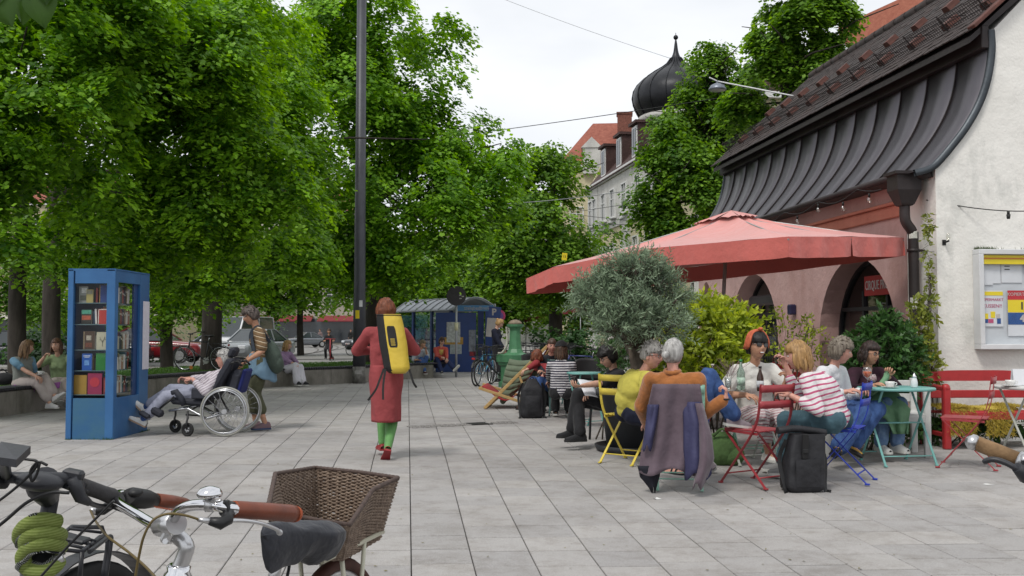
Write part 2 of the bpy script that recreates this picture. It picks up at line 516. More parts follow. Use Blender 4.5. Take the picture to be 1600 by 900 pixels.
for off in (0, 1.43, 4.2, 5.63):
 pts = []
 for k in range(40):
  a = k / 39
  x = -12 - off * .4 - 10 * a * a + off * a
  y = 44 + 60 * a + off * .8
  pts.append((x, y, -.004))
 for k in range(len(pts) - 1):
  a, b = Vector(pts[k]), Vector(pts[k + 1])
  mb.bar(a, b, .09, .02)
for off in (0, 1.43):
 pts = [(-34 + 34 * k / 30 + 3 * sin(k / 30 * 3), 46 + off + 10 * (k / 30) ** 2, -.003) for k in range(31)]
 for k in range(len(pts) - 1): mb.bar(pts[k], pts[k + 1], .10, .02)
tag(mb.build('tram_rails', M_rail), kind='structure')
M_sett = mat('sett_granite', (.20, .19, .18), .8, .35, 30, .3, 60)
dr = empty('drain_channel', G(720, 667), 0, 'narrow band of dark cobbles with an iron grate set into the paving', 'drain')
o0 = dr.location.copy()
A = G(641, 668); B = G(808, 660)
mb = MB()
d = (B - A); ln = d.length; d.normalize(); q = V_((-d.y, d.x, 0))
n = int(ln / .095)
for i in range(n):
 for r in range(3):
  if .52 < i / n < .73 and r < 3: continue
  p = A + d * (i * .095 + .04) + q * (r * .095 - .09)
  s = .082 * rng.uniform(.85, 1.05)
  mb.box((p.x - o0.x, p.y - o0.y, .002 + rng.uniform(0, .004)), (s, s * rng.uniform(.85, 1.1), .02), Matrix.Rotation(rng.gauss(0, .12), 3, 'Z'), .006)
tag(mb.build('cobbles', M_sett, dr), kind='stuff')
mb = MB()
c = A + d * ln * .625 - o0
Rz = Matrix.Rotation(atan2(d.y, d.x), 3, 'Z')
M_iron = mat('cast_iron', (.035, .033, .032), .6, .2, 20, .2, 50, metal=.4)
gl_ = ln * .2
for k in range(-1, 2, 2): mb.box(c + Rz @ V_((0, k * .13, .006)), (gl_, .02, .02), Rz)
for k in range(int(gl_ / .035)): mb.box(c + Rz @ V_((-gl_ / 2 + .017 + k * .035, 0, .006)), (.016, .26, .018), Rz)
mb.build('grate', M_iron, dr)
for (px, py, s) in ((1262, 760, .055), (1546, 757, .05), (1026, 779, .05)):
 p = G(px, py); mb = MB()
 mb.grid(lambda a, b: ((a - .5) * s * 2.2, (b - .5) * s, .003 + .004 * sin(a * 5) * b), 4, 2, False)
 o = mb.build('paper_scrap', mat('scrap_paper', (.72, .72, .7), .8)); o.location = p; o.rotation_euler = (0, 0, px)
 tag(o, {1262: 'white paper scrap on the paving beside the black backpack', 1546: 'white paper scrap on the paving before the empty red folding chair', 1026: 'white paper scrap on the paving below the hanging mauve coat'}[px], 'litter')
lm = MB()
for k in range(230):
 p = G(rng.uniform(30, 1600), rng.uniform(600, 895)); s = rng.uniform(.006, .016); a = rng.uniform(0, 6)
 if p.y > 12 and p.x > 3 or p.y > 19: continue
 lm.add([p + V_((s * cos(a + q * pi / 2) * (1 if q % 2 else .5), s * sin(a + q * pi / 2) * (1 if q % 2 else .5), .004 + rng.uniform(0, .006))) for q in range(4)], [(0, 1, 2, 3)])
tag(lm.build('fallen_leaves', mat('dry_leaf', (.10, .085, .04), .8, .5, 3, col2=(.22, .2, .08))), kind='stuff')
# ================================================================== cafe pavilion with arcade (right)
BA = atan(-180 / FPX)
bu = V_((sin(BA), cos(BA), 0)); bv = V_((cos(BA), -sin(BA), 0))
BC = V_((5.41, 12.6, 0))
def B(u, v, z): return BC + bu * u + bv * v + V_((0, 0, z))
BLEN = 10.4
def plaster(name, col, stain, sk=.5):
 m = bpy.data.materials.new(name); m.use_nodes = True
 t = m.node_tree; N = t.nodes; L = t.links; b = N['Principled BSDF']; b.inputs['Roughness'].default_value = .9; b.inputs['Specular IOR Level'].default_value = .2
 g = N.new('ShaderNodeNewGeometry')
 mp = N.new('ShaderNodeMapping'); mp.inputs['Scale'].default_value = (1, 1, .45); L.new(g.outputs['Position'], mp.inputs['Vector'])
 n1 = N.new('ShaderNodeTexNoise'); n1.inputs['Scale'].default_value = 1.3; n1.inputs['Detail'].default_value = 7; n1.inputs['Roughness'].default_value = .68
 L.new(mp.outputs['Vector'], n1.inputs['Vector'])
 r = N.new('ShaderNodeValToRGB'); r.color_ramp.elements[0].position = .36; r.color_ramp.elements[0].color = (*stain, 1)
 r.color_ramp.elements[1].position = .36 + sk * .35; r.color_ramp.elements[1].color = (*col, 1)
 L.new(n1.outputs['Fac'], r.inputs['Fac'])
 n3 = N.new('ShaderNodeTexNoise'); n3.inputs['Scale'].default_value = .5; n3.inputs['Detail'].default_value = 5; L.new(g.outputs['Position'], n3.inputs['Vector'])
 r3 = N.new('ShaderNodeValToRGB'); r3.color_ramp.elements[0].position = .35; r3.color_ramp.elements[0].color = (.86, .86, .85, 1); r3.color_ramp.elements[1].position = .6; r3.color_ramp.elements[1].color = (1, 1, 1, 1)
 L.new(n3.outputs['Fac'], r3.inputs['Fac'])
 mx = N.new('ShaderNodeMix'); mx.data_type = 'RGBA'; mx.blend_type = 'MULTIPLY'; mx.inputs['Factor'].default_value = 1
 L.new(r.outputs['Color'], mx.inputs['A']); L.new(r3.outputs['Color'], mx.inputs['B']); L.new(mx.outputs['Result'], b.inputs['Base Color'])
 n2 = N.new('ShaderNodeTexNoise'); n2.inputs['Scale'].default_value = 30; n2.inputs['Detail'].default_value = 5; L.new(g.outputs['Position'], n2.inputs['Vector'])
 n4 = N.new('ShaderNodeTexNoise'); n4.inputs['Scale'].default_value = 3.5; n4.inputs['Detail'].default_value = 3; L.new(g.outputs['Position'], n4.inputs['Vector'])
 b1 = N.new('ShaderNodeBump'); b1.inputs['Strength'].default_value = .5; b1.inputs['Distance'].default_value = .01; L.new(n2.outputs['Fac'], b1.inputs['Height'])
 b2 = N.new('ShaderNodeBump'); b2.inputs['Strength'].default_value = .5; b2.inputs['Distance'].default_value = .05; L.new(n4.outputs['Fac'], b2.inputs['Height']); L.new(b1.outputs['Normal'], b2.inputs['Normal'])
 L.new(b2.outputs['Normal'], b.inputs['Normal'])
 return m
M_white = plaster('white_render', (.82, .80, .755), (.70, .69, .65), .22)
M_pink = plaster('pink_render', (.62, .41, .385), (.52, .32, .29), .6)
M_pinkd = plaster('salmon_render', (.58, .235, .17), (.50, .19, .14), .6)
M_zinc = mat('zinc_sheet', (.115, .108, .118), .40, .25, 1.6, .12, 14, metal=.75, stretch=(1, 1, .35))
M_zincd = mat('dark_bronze_sheet', (.035, .028, .028), .5, .25, 2, .1, 20, metal=.3)
M_dark = mat('dark_interior', (.012, .008, .011), .8, .2, 4)
M_tile = mat('roof_tile_brown', (.062, .044, .040), .85, .45, 2.2, .4, 40, col2=(.040, .036, .035))
M_tiler = mat('roof_tile_red', (.11, .045, .035), .8, .3, 6, .3, 40)
cafe = empty('cafe_pavilion', B(0, 0, 0), 0, 'small pink arcaded pavilion with sweeping dark metal eave and brown tiled roof', 'building')
cafe.rotation_euler = (0, 0, -BA * 1.0)
RB = Matrix((bv, bu, V_((0, 0, 1)))).transposed()
cafe.rotation_euler = RB.to_euler()
ARCH = [(1.05, 3.58), (5.35, 7.85), (9.0, 10.0)]
TOPZ, SPR, WZ = 2.48, 1.22, 3.62
WT = .42
def arch_wall(mb, y0, y1, arches, x0, x1, ztop, NA=18):
 ys = [y0]
 prof = []
 cur = y0
 for a, b in arches:
  if a > cur: prof.append(('w', cur, a))
  prof.append(('a', a, b)); cur = b
 if cur < y1: prof.append(('w', cur, y1))
 for k, a, b in prof:
  if k == 'w':
   mb.box(((x0 + x1) / 2, (a + b) / 2, ztop / 2 - .1), (x1 - x0, b - a, ztop + .2))
  else:
   c = (a + b) / 2; r = (b - a) / 2; H_ = TOPZ - SPR
   pts = []
   for i in range(NA + 1):
    t = pi - pi * i / NA
    pts.append((c + r * cos(t), SPR + H_ * sin(t)))
   for i in range(NA):
    (ya, za), (yb, zb) = pts[i], pts[i + 1]
    for x, flip in ((x0, 0), (x1, 1)):
     f = [(x, ya, za), (x, yb, zb), (x, yb, ztop), (x, ya, ztop)]
     mb.add(f if not flip else f[::-1], [(3, 2, 1, 0)], False)
    mb.add([(x0, ya, za), (x1, ya, za), (x1, yb, zb), (x0, yb, zb)], [(0, 1, 2, 3)], True)
   mb.add([(x0, a, -.2), (x1, a, -.2), (x1, a, SPR), (x0, a, SPR)], [(0, 1, 2, 3)], False)
   mb.add([(x0, b, -.2), (x1, b, -.2), (x1, b, SPR), (x0, b, SPR)], [(3, 2, 1, 0)], False)
mb = MB(); arch_wall(mb, .76, BLEN - .003, ARCH, .003, WT, WZ - .25)
mb.build('arcade_wall', M_pink, cafe)
mb = MB(); mb.box((.24, .38, 1.62), (.474, .752, 3.68), bev=.015)
mb.build('corner_pier', M_white, cafe)
mb = MB(); mb.box((-.02, 5.6, 3.02), (.05, 9.55, .17), bev=.012); mb.box((-.045, 5.6, 3.125), (.10, 9.55, .045), bev=.008)
mb.build('cornice_band', M_pinkd, cafe)
RX, RZ = 2.94, 7.40
prof = [(-.30, 3.40), (-.12, 3.45), (0.0, 3.53), (.20, 3.75), (.40, 4.00), (.58, 4.30), (.70, 4.62), (.765, 4.98), (.76, 5.26)]
pf = bez([(0, a, b) for a, b in prof], 4); pf = [(p.y, p.z) for p in pf]
wallp = [(0, -.2), (0, 3.5)] + [(a + .03, b - .02) for a, b in pf if a > .01] + [(.80, 5.24), (RX, RZ), (5.9, 4.5), (5.9, -.2)]
mb = MB(); mb.prism([(x, 0, z) for x, z in wallp], (0, .36, 0)); mb.build('gable_wall', M_white, cafe)
mb = MB(); mb.prism([(x, BLEN - .36, z) for x, z in wallp], (0, .36, 0)); mb.build('far_gable_wall', M_white, cafe)
mb = MB(); mb.box((5.75, BLEN / 2, 2.1), (.3, BLEN - .72, 4.6)); mb.build('rear_wall', M_white, cafe)
NS = 14
mb0 = MB()
sp = (BLEN + .06) / NS
def panel_mesh():
 mb = MB()
 mb.grid(lambda a, b: (pf[int(round(b * (len(pf) - 1)))][0], a * (sp - .02) + .01, pf[int(round(b * (len(pf) - 1)))][1]), 2, len(pf) - 1, True)
 return mb.mesh('metal_panel', M_zinc)
pm = panel_mesh()
mb = MB()
for i in range(len(pf) - 1):
 a, b = pf[i], pf[i + 1]
 nx, nz = -(b[1] - a[1]), (b[0] - a[0]); l = sqrt(nx * nx + nz * nz); nx /= l; nz /= l
 h = .026
 mb.add([(a[0], -.008, a[1]), (b[0], -.008, b[1]), (b[0] + nx * h, -.008, b[1] + nz * h), (a[0] + nx * h, -.008, a[1] + nz * h),
   (a[0], .008, a[1]), (b[0], .008, b[1]), (b[0] + nx * h, .008, b[1] + nz * h), (a[0] + nx * h, .008, a[1] + nz * h)],
   [(0, 1, 2, 3), (7, 6, 5, 4), (3, 2, 6, 7), (0, 4, 5, 1)], False)
sm_ = mb.mesh('standing_seam', M_zincd)
for k in range(NS):
 o = mobj('metal_panel', pm, cafe, (0, k * sp - .03, 0))
 o.modifiers.new('t', 'SOLIDIFY').thickness = .004
 if k: mobj('standing_seam', sm_, cafe, (0, k * sp - .03, 0))
for y in (-.055, BLEN + .01):
 mb = MB()
 inner = [(a + .0, b) for a, b in pf]
 for i in range(len(pf) - 1):
  a, b = pf[i], pf[i + 1]
  def nrm(i):
   p, q2 = pf[max(i - 1, 0)], pf[min(i + 1, len(pf) - 1)]
   n = (-(q2[1] - p[1]), q2[0] - p[0]); l = sqrt(n[0] ** 2 + n[1] ** 2); return n[0] / l, n[1] / l
  n0, n1 = nrm(i), nrm(i + 1)
  o_, w = .022, -.062
  vs = []
  for yy in (y, y + .05):
   vs += [(a[0] + n0[0] * o_, yy, a[1] + n0[1] * o_), (b[0] + n1[0] * o_, yy, b[1] + n1[1] * o_), (b[0] + n1[0] * w, yy, b[1] + n1[1] * w), (a[0] + n0[0] * w, yy, a[1] + n0[1] * w)]
  mb.add(vs, [(0, 1, 2, 3), (7, 6, 5, 4), (0, 4, 5, 1), (2, 6, 7, 3)], True)
 mb.build('verge_trim', mat('grey_zinc', (.07, .08, .09), .45, .2, 3, .1, 20, metal=.6), cafe)
mb = MB(); mb.box((.70, BLEN / 2, 5.17), (.10, BLEN + .08, .30), bev=.01); mb.build('fascia', M_zincd, cafe)
mb = MB(); mb.box((-.12, BLEN / 2 + .3, 3.385), (.34, BLEN - .6, .035)); mb.build('soffit', M_zincd, cafe)
mb = MB(); mb.tube([(-.33, .2, 3.40), (-.33, BLEN, 3.40)], .045, 8); g = mb.build('gutter', M_zincd, cafe)
E0, E1 = V_((.50, 0, 5.22)), V_((RX, 0, RZ))
sl = (E1 - E0); LR = sl.length; sd = sl.normalized(); sn = V_((-sd.z, 0, sd.x))
mb = MB(); mb.prism([(E0.x, -.02, E0.z - .05), (RX, -.02, RZ - .05), (5.95, -.02, 4.5), (5.95, -.02, 4.4), (RX, -.02, RZ - .2), (E0.x, -.02, E0.z - .13)], (0, BLEN + .04, 0)); mb.build('roof_deck', M_zincd, cafe)
tw, tp, tl = .172, .155, .33
rr = random.Random(3)
mb = MB()
tv = []
top_ = []
arc = [(-tw / 2 + .003, .045), (-tw * .36, .012), (0, 0), (tw * .36, .012), (tw / 2 - .003, .045)]
poly = arc + [(tw / 2 - .003, tl), (-tw / 2 + .003, tl)]
vs = [(0, a, b) for a, b in poly]
n_ = len(poly)
def tpt(a, b, h): return V_((0, a, 0)) + sd * b + sn * h
vv = [tpt(a, b, .0 if b > .1 else .012) for a, b in poly] + [tpt(a, b, .014 if b > .1 else .028) for a, b in poly]
ff = [tuple(range(n_, 2 * n_))] + [(i, (i + 1) % n_, n_ + (i + 1) % n_, n_ + i) for i in range(n_)]
mb.add(vv, ff, False); tme = mb.mesh('roof_tile', M_tile)
tiles = []
rows = int(LR / tp) + 1
cols = int((BLEN + .3) / tw)
for r in range(rows):
 for c in range(cols):
  y = -.12 + c * tw + (tw / 2 if r % 2 else 0) + tw / 2
  p = E0 + sd * (r * tp - .03) + sn * .012 + V_((0, y, 0))
  tiles.append((p, r, c))
tiles.sort(key=lambda t: t[0].y + t[0].z * .4)
vent_slots = set()
mbx = MB(); rest = MB()
for k, (p, r, c) in enumerate(tiles):
 dy = rr.uniform(-.006, .006); dh = rr.uniform(-.003, .006); an = rr.gauss(0, .02)
 if k < 270:
  mobj('roof_tile', tme, cafe, p + V_((0, dy, 0)) + sn * dh, R=Matrix.Rotation(an, 3, sn))
 else:
  rest.add([p + v + sn * dh + V_((0, dy, 0)) for v in vv], ff, False)
tag(rest.build('roof_tiles', M_tile, cafe), kind='stuff')
vm = MB(); vm.prism([tpt(-.09, 0, .02), tpt(.09, 0, .02), tpt(.07, 0, .11), tpt(-.07, 0, .11)], sd * .22); vm = vm.mesh('vent_tile', M_tiler)
for row, off in ((4, .3), (11, .7)):
 for k in range(11):
  mobj('vent_tile', vm, cafe, E0 + sd * (row * tp) + sn * .02 + V_((0, off + k * .95, 0)))
for k in range(int(LR / .24)):
 mb = MB(); a = E0 + sd * (k * .24) + sn * .05 + V_((0, -.10, 0)); mb.bar(a, a + sd * .26, .16, .05, (0, 0, 1), .008)
 mb.build('verge_tile', M_tiler, cafe)
mb = MB()
for k in range(26):
 a = V_((RX, -.12 + k * .405, RZ + .03)); mb.tube([a, a + V_((0, .43, .01))], [.12, .105], 8, True)
mb.build('ridge_tiles', M_tile, cafe)
mb = MB()
gb = E0 + sd * .50
for h in (.04, .10, .16, .22): mb.bar(gb + sn * (.05 + h) + V_((0, -.02, 0)), gb + sn * (.05 + h) + V_((0, BLEN, 0)), .008, .008)
k = 0
while k * .055 < BLEN:
 y = k * .055
 mb.bar(gb + sn * .05 + V_((0, y, 0)), gb + sn * .27 + V_((0, y, 0)), .006, .006); k += 1
tag(mb.build('snow_guard_mesh', M_zincd, cafe), kind='stuff')
for k in range(12):
 y = .15 + k * .92; mb = MB()
 mb.bar(gb + sn * .03 + V_((0, y, 0)), gb + sn * .31 + V_((0, y, 0)), .02, .012)
 mb.bar(gb + sn * .26 + V_((0, y, 0)), gb + sd * .36 + sn * .04 + V_((0, y, 0)), .018, .01)
 mb.build('snow_guard_bracket', M_zincd, cafe)
p = V_((3.35, 4.9, 0)); mb = MB(); mb.cyl(p + V_((0, 0, 6.6)), p + V_((0, 0, 8.42)), .06, n=12); mb.cyl(p + V_((0, 0, 8.38)), p + V_((0, 0, 8.44)), .072, n=12)
mb.build('flue_pipe', mat('flue_metal', (.07, .075, .085), .4, .1, 5, metal=.7), cafe)
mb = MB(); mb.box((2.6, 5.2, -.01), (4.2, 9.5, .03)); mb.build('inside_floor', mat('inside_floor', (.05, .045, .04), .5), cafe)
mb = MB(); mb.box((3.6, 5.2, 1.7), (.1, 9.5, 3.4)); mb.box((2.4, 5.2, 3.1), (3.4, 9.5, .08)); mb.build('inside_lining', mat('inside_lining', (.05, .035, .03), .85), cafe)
M_frame = mat('black_frame', (.02, .02, .022), .4, .1, 8)
M_gl = glass('window_glass', (.6, .62, .62), .25)
for ai, (a, b) in enumerate(ARCH[:2]):
 w = empty('arched_window', (0, 0, 0)); w.parent = cafe; KIDS.setdefault(cafe.name, []).append(w)
 c = (a + b) / 2; r = (b - a) / 2 - .02; Hh = TOPZ - SPR - .02; X = .36
 mb = MB()
 pts = [(X, a + .04, 0), (X, a + .04, SPR)] + [(X, c + r * cos(pi - pi * i / 20), SPR + Hh * sin(pi * i / 20)) for i in range(21)] + [(X, b - .04, SPR), (X, b - .04, 0)]
 for i in range(len(pts) - 1):
  if (Vector(pts[i + 1]) - Vector(pts[i])).length > .005: mb.bar(pts[i], pts[i + 1], .06, .07, (1, 0, 0))
 for y in (a + (b - a) * .36, a + (b - a) * .66): mb.bar((X, y, 0), (X, y, SPR + Hh * .62), .06, .055, (0, 1, 0))
 mb.bar((X, a, 1.72), (X, b, 1.72), .06, .07, (1, 0, 0))
 mb.build('frame', M_frame, w)
 mb = MB(); mb.add([(X + .01, p[1], p[2]) for p in pts], [tuple(range(len(pts)))], False); mb.build('pane', M_gl, w)
M_red = mat('sign_red', (.34, .03, .03), .5, .1, 6)
M_signw = mat('sign_white', (.5, .46, .44), .6, .1, 6)
RS = Matrix(((0, -1, 0), (0, 0, 1), (-1, 0, 0))).transposed()
RS = face_R((-1, 0, 0))
mb = MB(); mb.box((.30, 2.05, 2.06), (.025, 1.05, .30), bev=.004); sg = mb.build('sign_board', M_red, cafe)
text_part('CIRQUE PROVOT', .20, M_signw, cafe, (.283, 2.05, 2.06), RS, .003, sx=.62)
mb = MB(); mb.box((.30, 1.38, 1.58), (.02, .46, .28), bev=.004); mb.build('sign_board', M_red, cafe)
text_part('PIZZA', .13, M_signw, cafe, (.286, 1.38, 1.63), RS, .003); text_part('BAR', .10, M_signw, cafe, (.286, 1.38, 1.51), RS, .003)
mb = MB(); mb.box((.27, 6.6, 1.98), (.16, 1.5, .20), bev=.04); mb.build('awning_box', mat('awning_box', (.05, .045, .05), .4), cafe)
mb = MB()
for k in range(26): mb.cyl((.5, 5.5 + k * .09, .5), (.5, 5.5 + k * .09, 1.8), .012, n=5)
mb.build('bead_curtain', mat('curtain_grey', (.12, .11, .11), .6), cafe)
mb = MB(); mb.box((2.2, 3.0, .5), (.6, 4.0, 1.05), bev=.02); mb.build('counter', mat('counter_wood', (.07, .04, .025), .5), cafe)
mb = MB(); mb.box((1.2, 2.35, 1.15), (.03, .42, 1.1)); mb.build('pale_blind', mat('pale_blind', (.42, .44, .46), .8, .2, 3), cafe)
mb = MB(); mb.box((-.06, 4.55, 1.75), (.12, .14, .18), bev=.02); mb.build('wall_lamp', mat('lamp_blue', (.02, .02, .06), .4), cafe)
hp = empty('rain_downpipe', B(-0.0, -.12, 0), 0, 'dark brown downpipe with a boxy hopper head at the white corner', 'downpipe')
hp.rotation_euler = RB.to_euler()
mb = MB()
hx, hy = -.14, .30
def ring(w, d, z): return [(hx - w, hy - d, z), (hx + w, hy - d, z), (hx + w, hy + d, z), (hx - w, hy + d, z)]
vs = ring(.20, .17, 3.44) + ring(.20, .17, 3.40) + ring(.165, .14, 3.395) + ring(.165, .14, 3.20) + ring(.09, .09, 3.02) + ring(.07, .07, 3.0)
fs = [(0, 1, 2, 3)]
for i in range(5):
 for k in range(4): fs.append((i * 4 + k, (i + 1) * 4 + k, (i + 1) * 4 + (k + 1) % 4, i * 4 + (k + 1) % 4))
mb.add(vs, fs, False); mb.cyl((hx + .08, hy, 3.36), (.10, hy - .25, 3.40), .06)
mb.build('hopper', M_zincd, hp)
mb = MB()
mb.tube(bez([(hx, hy, 3.02), (hx, hy, 2.86), (hx + .02, hy, 2.78), (hx + .10, hy, 2.66), (hx + .11, hy, 2.52), (hx + .11, hy, 1.2), (hx + .11, hy, 0)], 5), .066, 12)
mb.build('pipe', M_zincd, hp)
for z in (2.42, 1.32, .5):
 mb = MB(); mb.cyl((hx + .11, hy, z - .02), (hx + .11, hy, z + .02), .076, n=14); mb.box((hx + .20, hy, z), (.12, .03, .03)); mb.build('pipe_bracket', M_zincd, hp)
M_stk = mat('sticker_pale', (.5, .5, .45), .5, .3, 40)
for z, h, w in ((1.73, .15, .11), (1.30, .14, .12), (2.62, .09, .07)):
 mb = MB(); mb.grid(lambda a, b: (hx + .11 + .0675 * sin((a - .5) * 1.7 - .5), hy - .0675 * cos((a - .5) * 1.7 - .5), z + (b - .5) * h), 6, 1); mb.build('sticker', M_stk, hp)
M_cable = mat('black_cable', (.015, .015, .015), .6)
M_bulb = glass('bulb_glass', (.95, .95, .9), .6, .05)
sl_ = empty('string_lights', B(4, -.4, 3.3), 0, 'string of clear bulbs on a black cable along the dark eave of the pink pavilion', 'string lights')
mb = MB(); pts = []
bulbs = []
for k in range(60):
 u = .6 + k * .14; z = 3.36 - .10 * abs(sin(u * 2.4)); pts.append(B(u, -.42, z) - sl_.location)
mb.tube(pts, .006, 5); mb.build('cable', M_cable, sl_)
bm_ = MB(); bm_.cyl((0, 0, 0), (0, 0, -.05), .016, n=8); bm_.mat(1); bm_.lathe([(.013, -.05), (.028, -.075), (.033, -.10), (.024, -.125), (.002, -.135)], n=10)
bme = bm_.mesh('bulb', [M_cable, M_bulb])
for u in (.95, 1.75, 2.6, 3.4, 4.3, 5.2, 6.2, 7.2): mobj('bulb', bme, sl_, B(u, -.42, 3.33 - .10 * abs(sin(u * 2.4))) - sl_.location)
wl = empty('string_lights', B(0, -.1, 2.9), 0, 'black cable with one dark bulb slung across the white gable above the notice board', 'string lights')
mb = MB(); a = Vector(B(.2, -.02, 3.07)); b = Vector(B(-1.0, 1.9, 2.98)); pts = [a.lerp(b, k / 20) + V_((0, 0, -.16 * sin(pi * k / 20))) for k in range(21)]
b2 = b; mb.tube([p - wl.location for p in pts], .007, 5); mb.build('cable', M_cable, wl)
q = a.lerp(b, .42) + V_((0, 0, -.155)) - wl.location
mb = MB(); mb.cyl(q, q + V_((0, 0, -.045)), .018, n=8); mb.cyl(q + V_((0, 0, -.045)), q + V_((0, 0, -.10)), .027, .02, n=8); mb.build('bulb', M_cable, wl)
nb = empty('notice_board', B(0, .48, 1.14), 0, 'white wall-mounted notice case with a yellow strip and posters behind glass', 'notice board')
nb.rotation_euler = (0, 0, RB.to_euler().z)
M_al = mat('painted_aluminium', (.62, .63, .64), .4, .08, 4, spec=.5)
NW, NH, ND = 1.36, 1.27, .15
mb = MB(); f_ = .065
mb.box((NW / 2, -ND / 2, NH - f_ / 2), (NW, ND, f_), bev=.006); mb.box((NW / 2, -ND / 2, f_ / 2), (NW, ND, f_), bev=.006)
mb.box((f_ / 2, -ND / 2 - .001, NH / 2), (f_, ND, NH - 2 * f_), bev=.006); mb.box((NW - f_ / 2, -ND / 2 - .001, NH / 2), (f_, ND, NH - 2 * f_), bev=.006)
mb.build('case_frame', M_al, nb)
mb = MB(); mb.box((NW / 2, -.02, NH / 2), (NW - .1, .03, NH - .1)); mb.build('back_panel', mat('board_back', (.55, .57, .60), .6, .1, 3), nb)
def sheetp(name, x, z, w, h, y, m, parent=nb):
 mb = MB(); mb.box((x, y, z), (w, .004, h)); return mb.build(name, m, parent)
M_ye = mat('strip_yellow', (.80, .62, .02), .5, .06, 4); M_or = mat('strip_orange', (.62, .20, .02), .5, .06, 4)
sheetp('yellow_strip', NW / 2, NH - .13, NW - .14, .115, -.10, M_ye); sheetp('orange_line', NW / 2, NH - .115, NW - .14, .018, -.104, M_or)
M_pap = mat('poster_paper', (.66, .67, .70), .7, .06, 3)
for x, z, w, h in ((.22, .98, .26, .28), (.50, 1.0, .28, .30), (.80, .98, .24, .28)): sheetp('paper_notice', x, z, w, h, -.045, M_pap)
for x, z, w, h, t in ((.16, .92, .16, .2, -.05), ): sheetp('paper_notice', x, z, w, h, t, M_pap)
RN = face_R((0, -1, 0))
M_ink = mat('ink_black', (.03, .03, .035), .6); M_mag = mat('ink_magenta', (.50, .08, .18), .6, .1); M_blu = mat('ink_blue', (.02, .08, .26), .6, .2); M_redi = mat('ink_red', (.52, .03, .04), .6, .1)
mb = MB()
for z in (1.10, 1.06, 1.02): mb.box((.44, -.049, z), (.07, .002, .012))
mb.build('print_line', M_ink, nb)
po = sheetp('poster', .225, .52, .29, .46, -.05, M_pap)
sheetp('poster_band', .245, .71, .25, .05, -.054, M_ye)
text_part('SUPERMARKT', .050, M_mag, nb, (.225, .62, -.0), RN, .001).location = (.225, -.055, .63)
text_part('KUSSEN?!', .062, M_mag, nb, (.225, -.055, .55), RN, .001)
for x, z, w, h, m in ((.13, .42, .07, .07, M_ye), (.23, .44, .06, .08, M_ye), (.13, .36, .06, .05, M_blu), (.20, .36, .07, .05, M_mag), (.30, .42, .05, .06, M_signw), (.31, .36, .05, .07, M_blu)):
 sheetp('poster_patch', x, z, w, h, -.054, m)
sheetp('poster', .615, .46, .36, .58, -.05, M_pap)
sheetp('poster_band', .615, .69, .36, .12, -.0535, M_redi); sheetp('poster_band', .615, .55, .36, .16, -.0535, M_ye); sheetp('poster_band', .615, .39, .36, .15, -.0535, M_blu)
text_part('KOPIERTS', .060, M_signw, nb, (.56, -.057, .70), RN, .001); text_part('13', .13, M_ink, nb, (.66, -.057, .55), RN, .001, bold=.004); text_part('48', .13, M_signw, nb, (.66, -.057, .39), RN, .001, bold=.004)
mb = MB(); mb.add([(f_, -ND + .015, f_), (NW - f_, -ND + .015, f_), (NW - f_, -ND + .015, NH - f_), (f_, -ND + .015, NH - f_)], [(0, 1, 2, 3)]); mb.build('pane', glass('case_glass', (.97, .98, .98), .0, ior=1.2), nb)
mo = MB(); rq = random.Random(8)
for k in range(420):
 x = rq.choice((.12, .85)) + rq.gauss(0, .09);
 x = min(max(x, .01), NW - .02)
 p = V_((x, -rq.uniform(.01, ND), NH)); h = rq.uniform(.01, .05)
 mo.add([p, p + V_((.008, 0, 0)), p + V_((rq.gauss(0, .012), rq.gauss(0, .01), h))], [(0, 1, 2)])
tag(mo.build('moss', mat('moss_green', (.05, .08, .02), .9, .4, 20), nb), kind='stuff')
mb = MB(); mb.lathe([(.002, 0), (.022, .01), (.026, .05), (.016, .085), (.002, .09)], (.0, -.10, 0), 10); mb.mat(1); mb.cyl((0, 0, -.02), (.0, -.11, -.01), .012, n=8); mb.box((.0, 0, -.02), (.05, .012, .07))
o = mb.build('wall_lantern', [M_bulb, M_cable]); o.location = B(0, .10, 2.52); o.rotation_euler = (0, 0, RB.to_euler().z)
tag(o, 'small glass wall lantern on a black bracket right of the downpipe', 'wall lamp')
# ================================================================== trees
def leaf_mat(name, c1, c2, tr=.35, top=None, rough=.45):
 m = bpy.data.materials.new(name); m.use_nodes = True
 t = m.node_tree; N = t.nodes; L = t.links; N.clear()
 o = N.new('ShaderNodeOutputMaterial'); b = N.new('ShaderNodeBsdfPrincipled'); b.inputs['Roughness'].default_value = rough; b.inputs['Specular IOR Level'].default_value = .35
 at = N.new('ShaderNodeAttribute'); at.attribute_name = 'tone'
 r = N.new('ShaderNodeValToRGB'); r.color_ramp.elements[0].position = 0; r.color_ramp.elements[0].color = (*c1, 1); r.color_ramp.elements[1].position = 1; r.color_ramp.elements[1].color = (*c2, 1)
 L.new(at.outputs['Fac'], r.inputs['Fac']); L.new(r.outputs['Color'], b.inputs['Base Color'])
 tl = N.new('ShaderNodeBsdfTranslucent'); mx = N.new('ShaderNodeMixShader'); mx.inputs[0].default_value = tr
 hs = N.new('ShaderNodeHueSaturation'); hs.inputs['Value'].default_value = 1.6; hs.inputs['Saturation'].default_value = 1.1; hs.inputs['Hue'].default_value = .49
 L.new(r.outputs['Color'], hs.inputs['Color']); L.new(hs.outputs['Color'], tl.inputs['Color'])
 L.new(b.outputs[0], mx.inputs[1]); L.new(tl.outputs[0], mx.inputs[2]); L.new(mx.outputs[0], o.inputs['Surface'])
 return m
M_lime = leaf_mat('linden_leaf', (.040, .130, .012), (.30, .54, .042), .46)
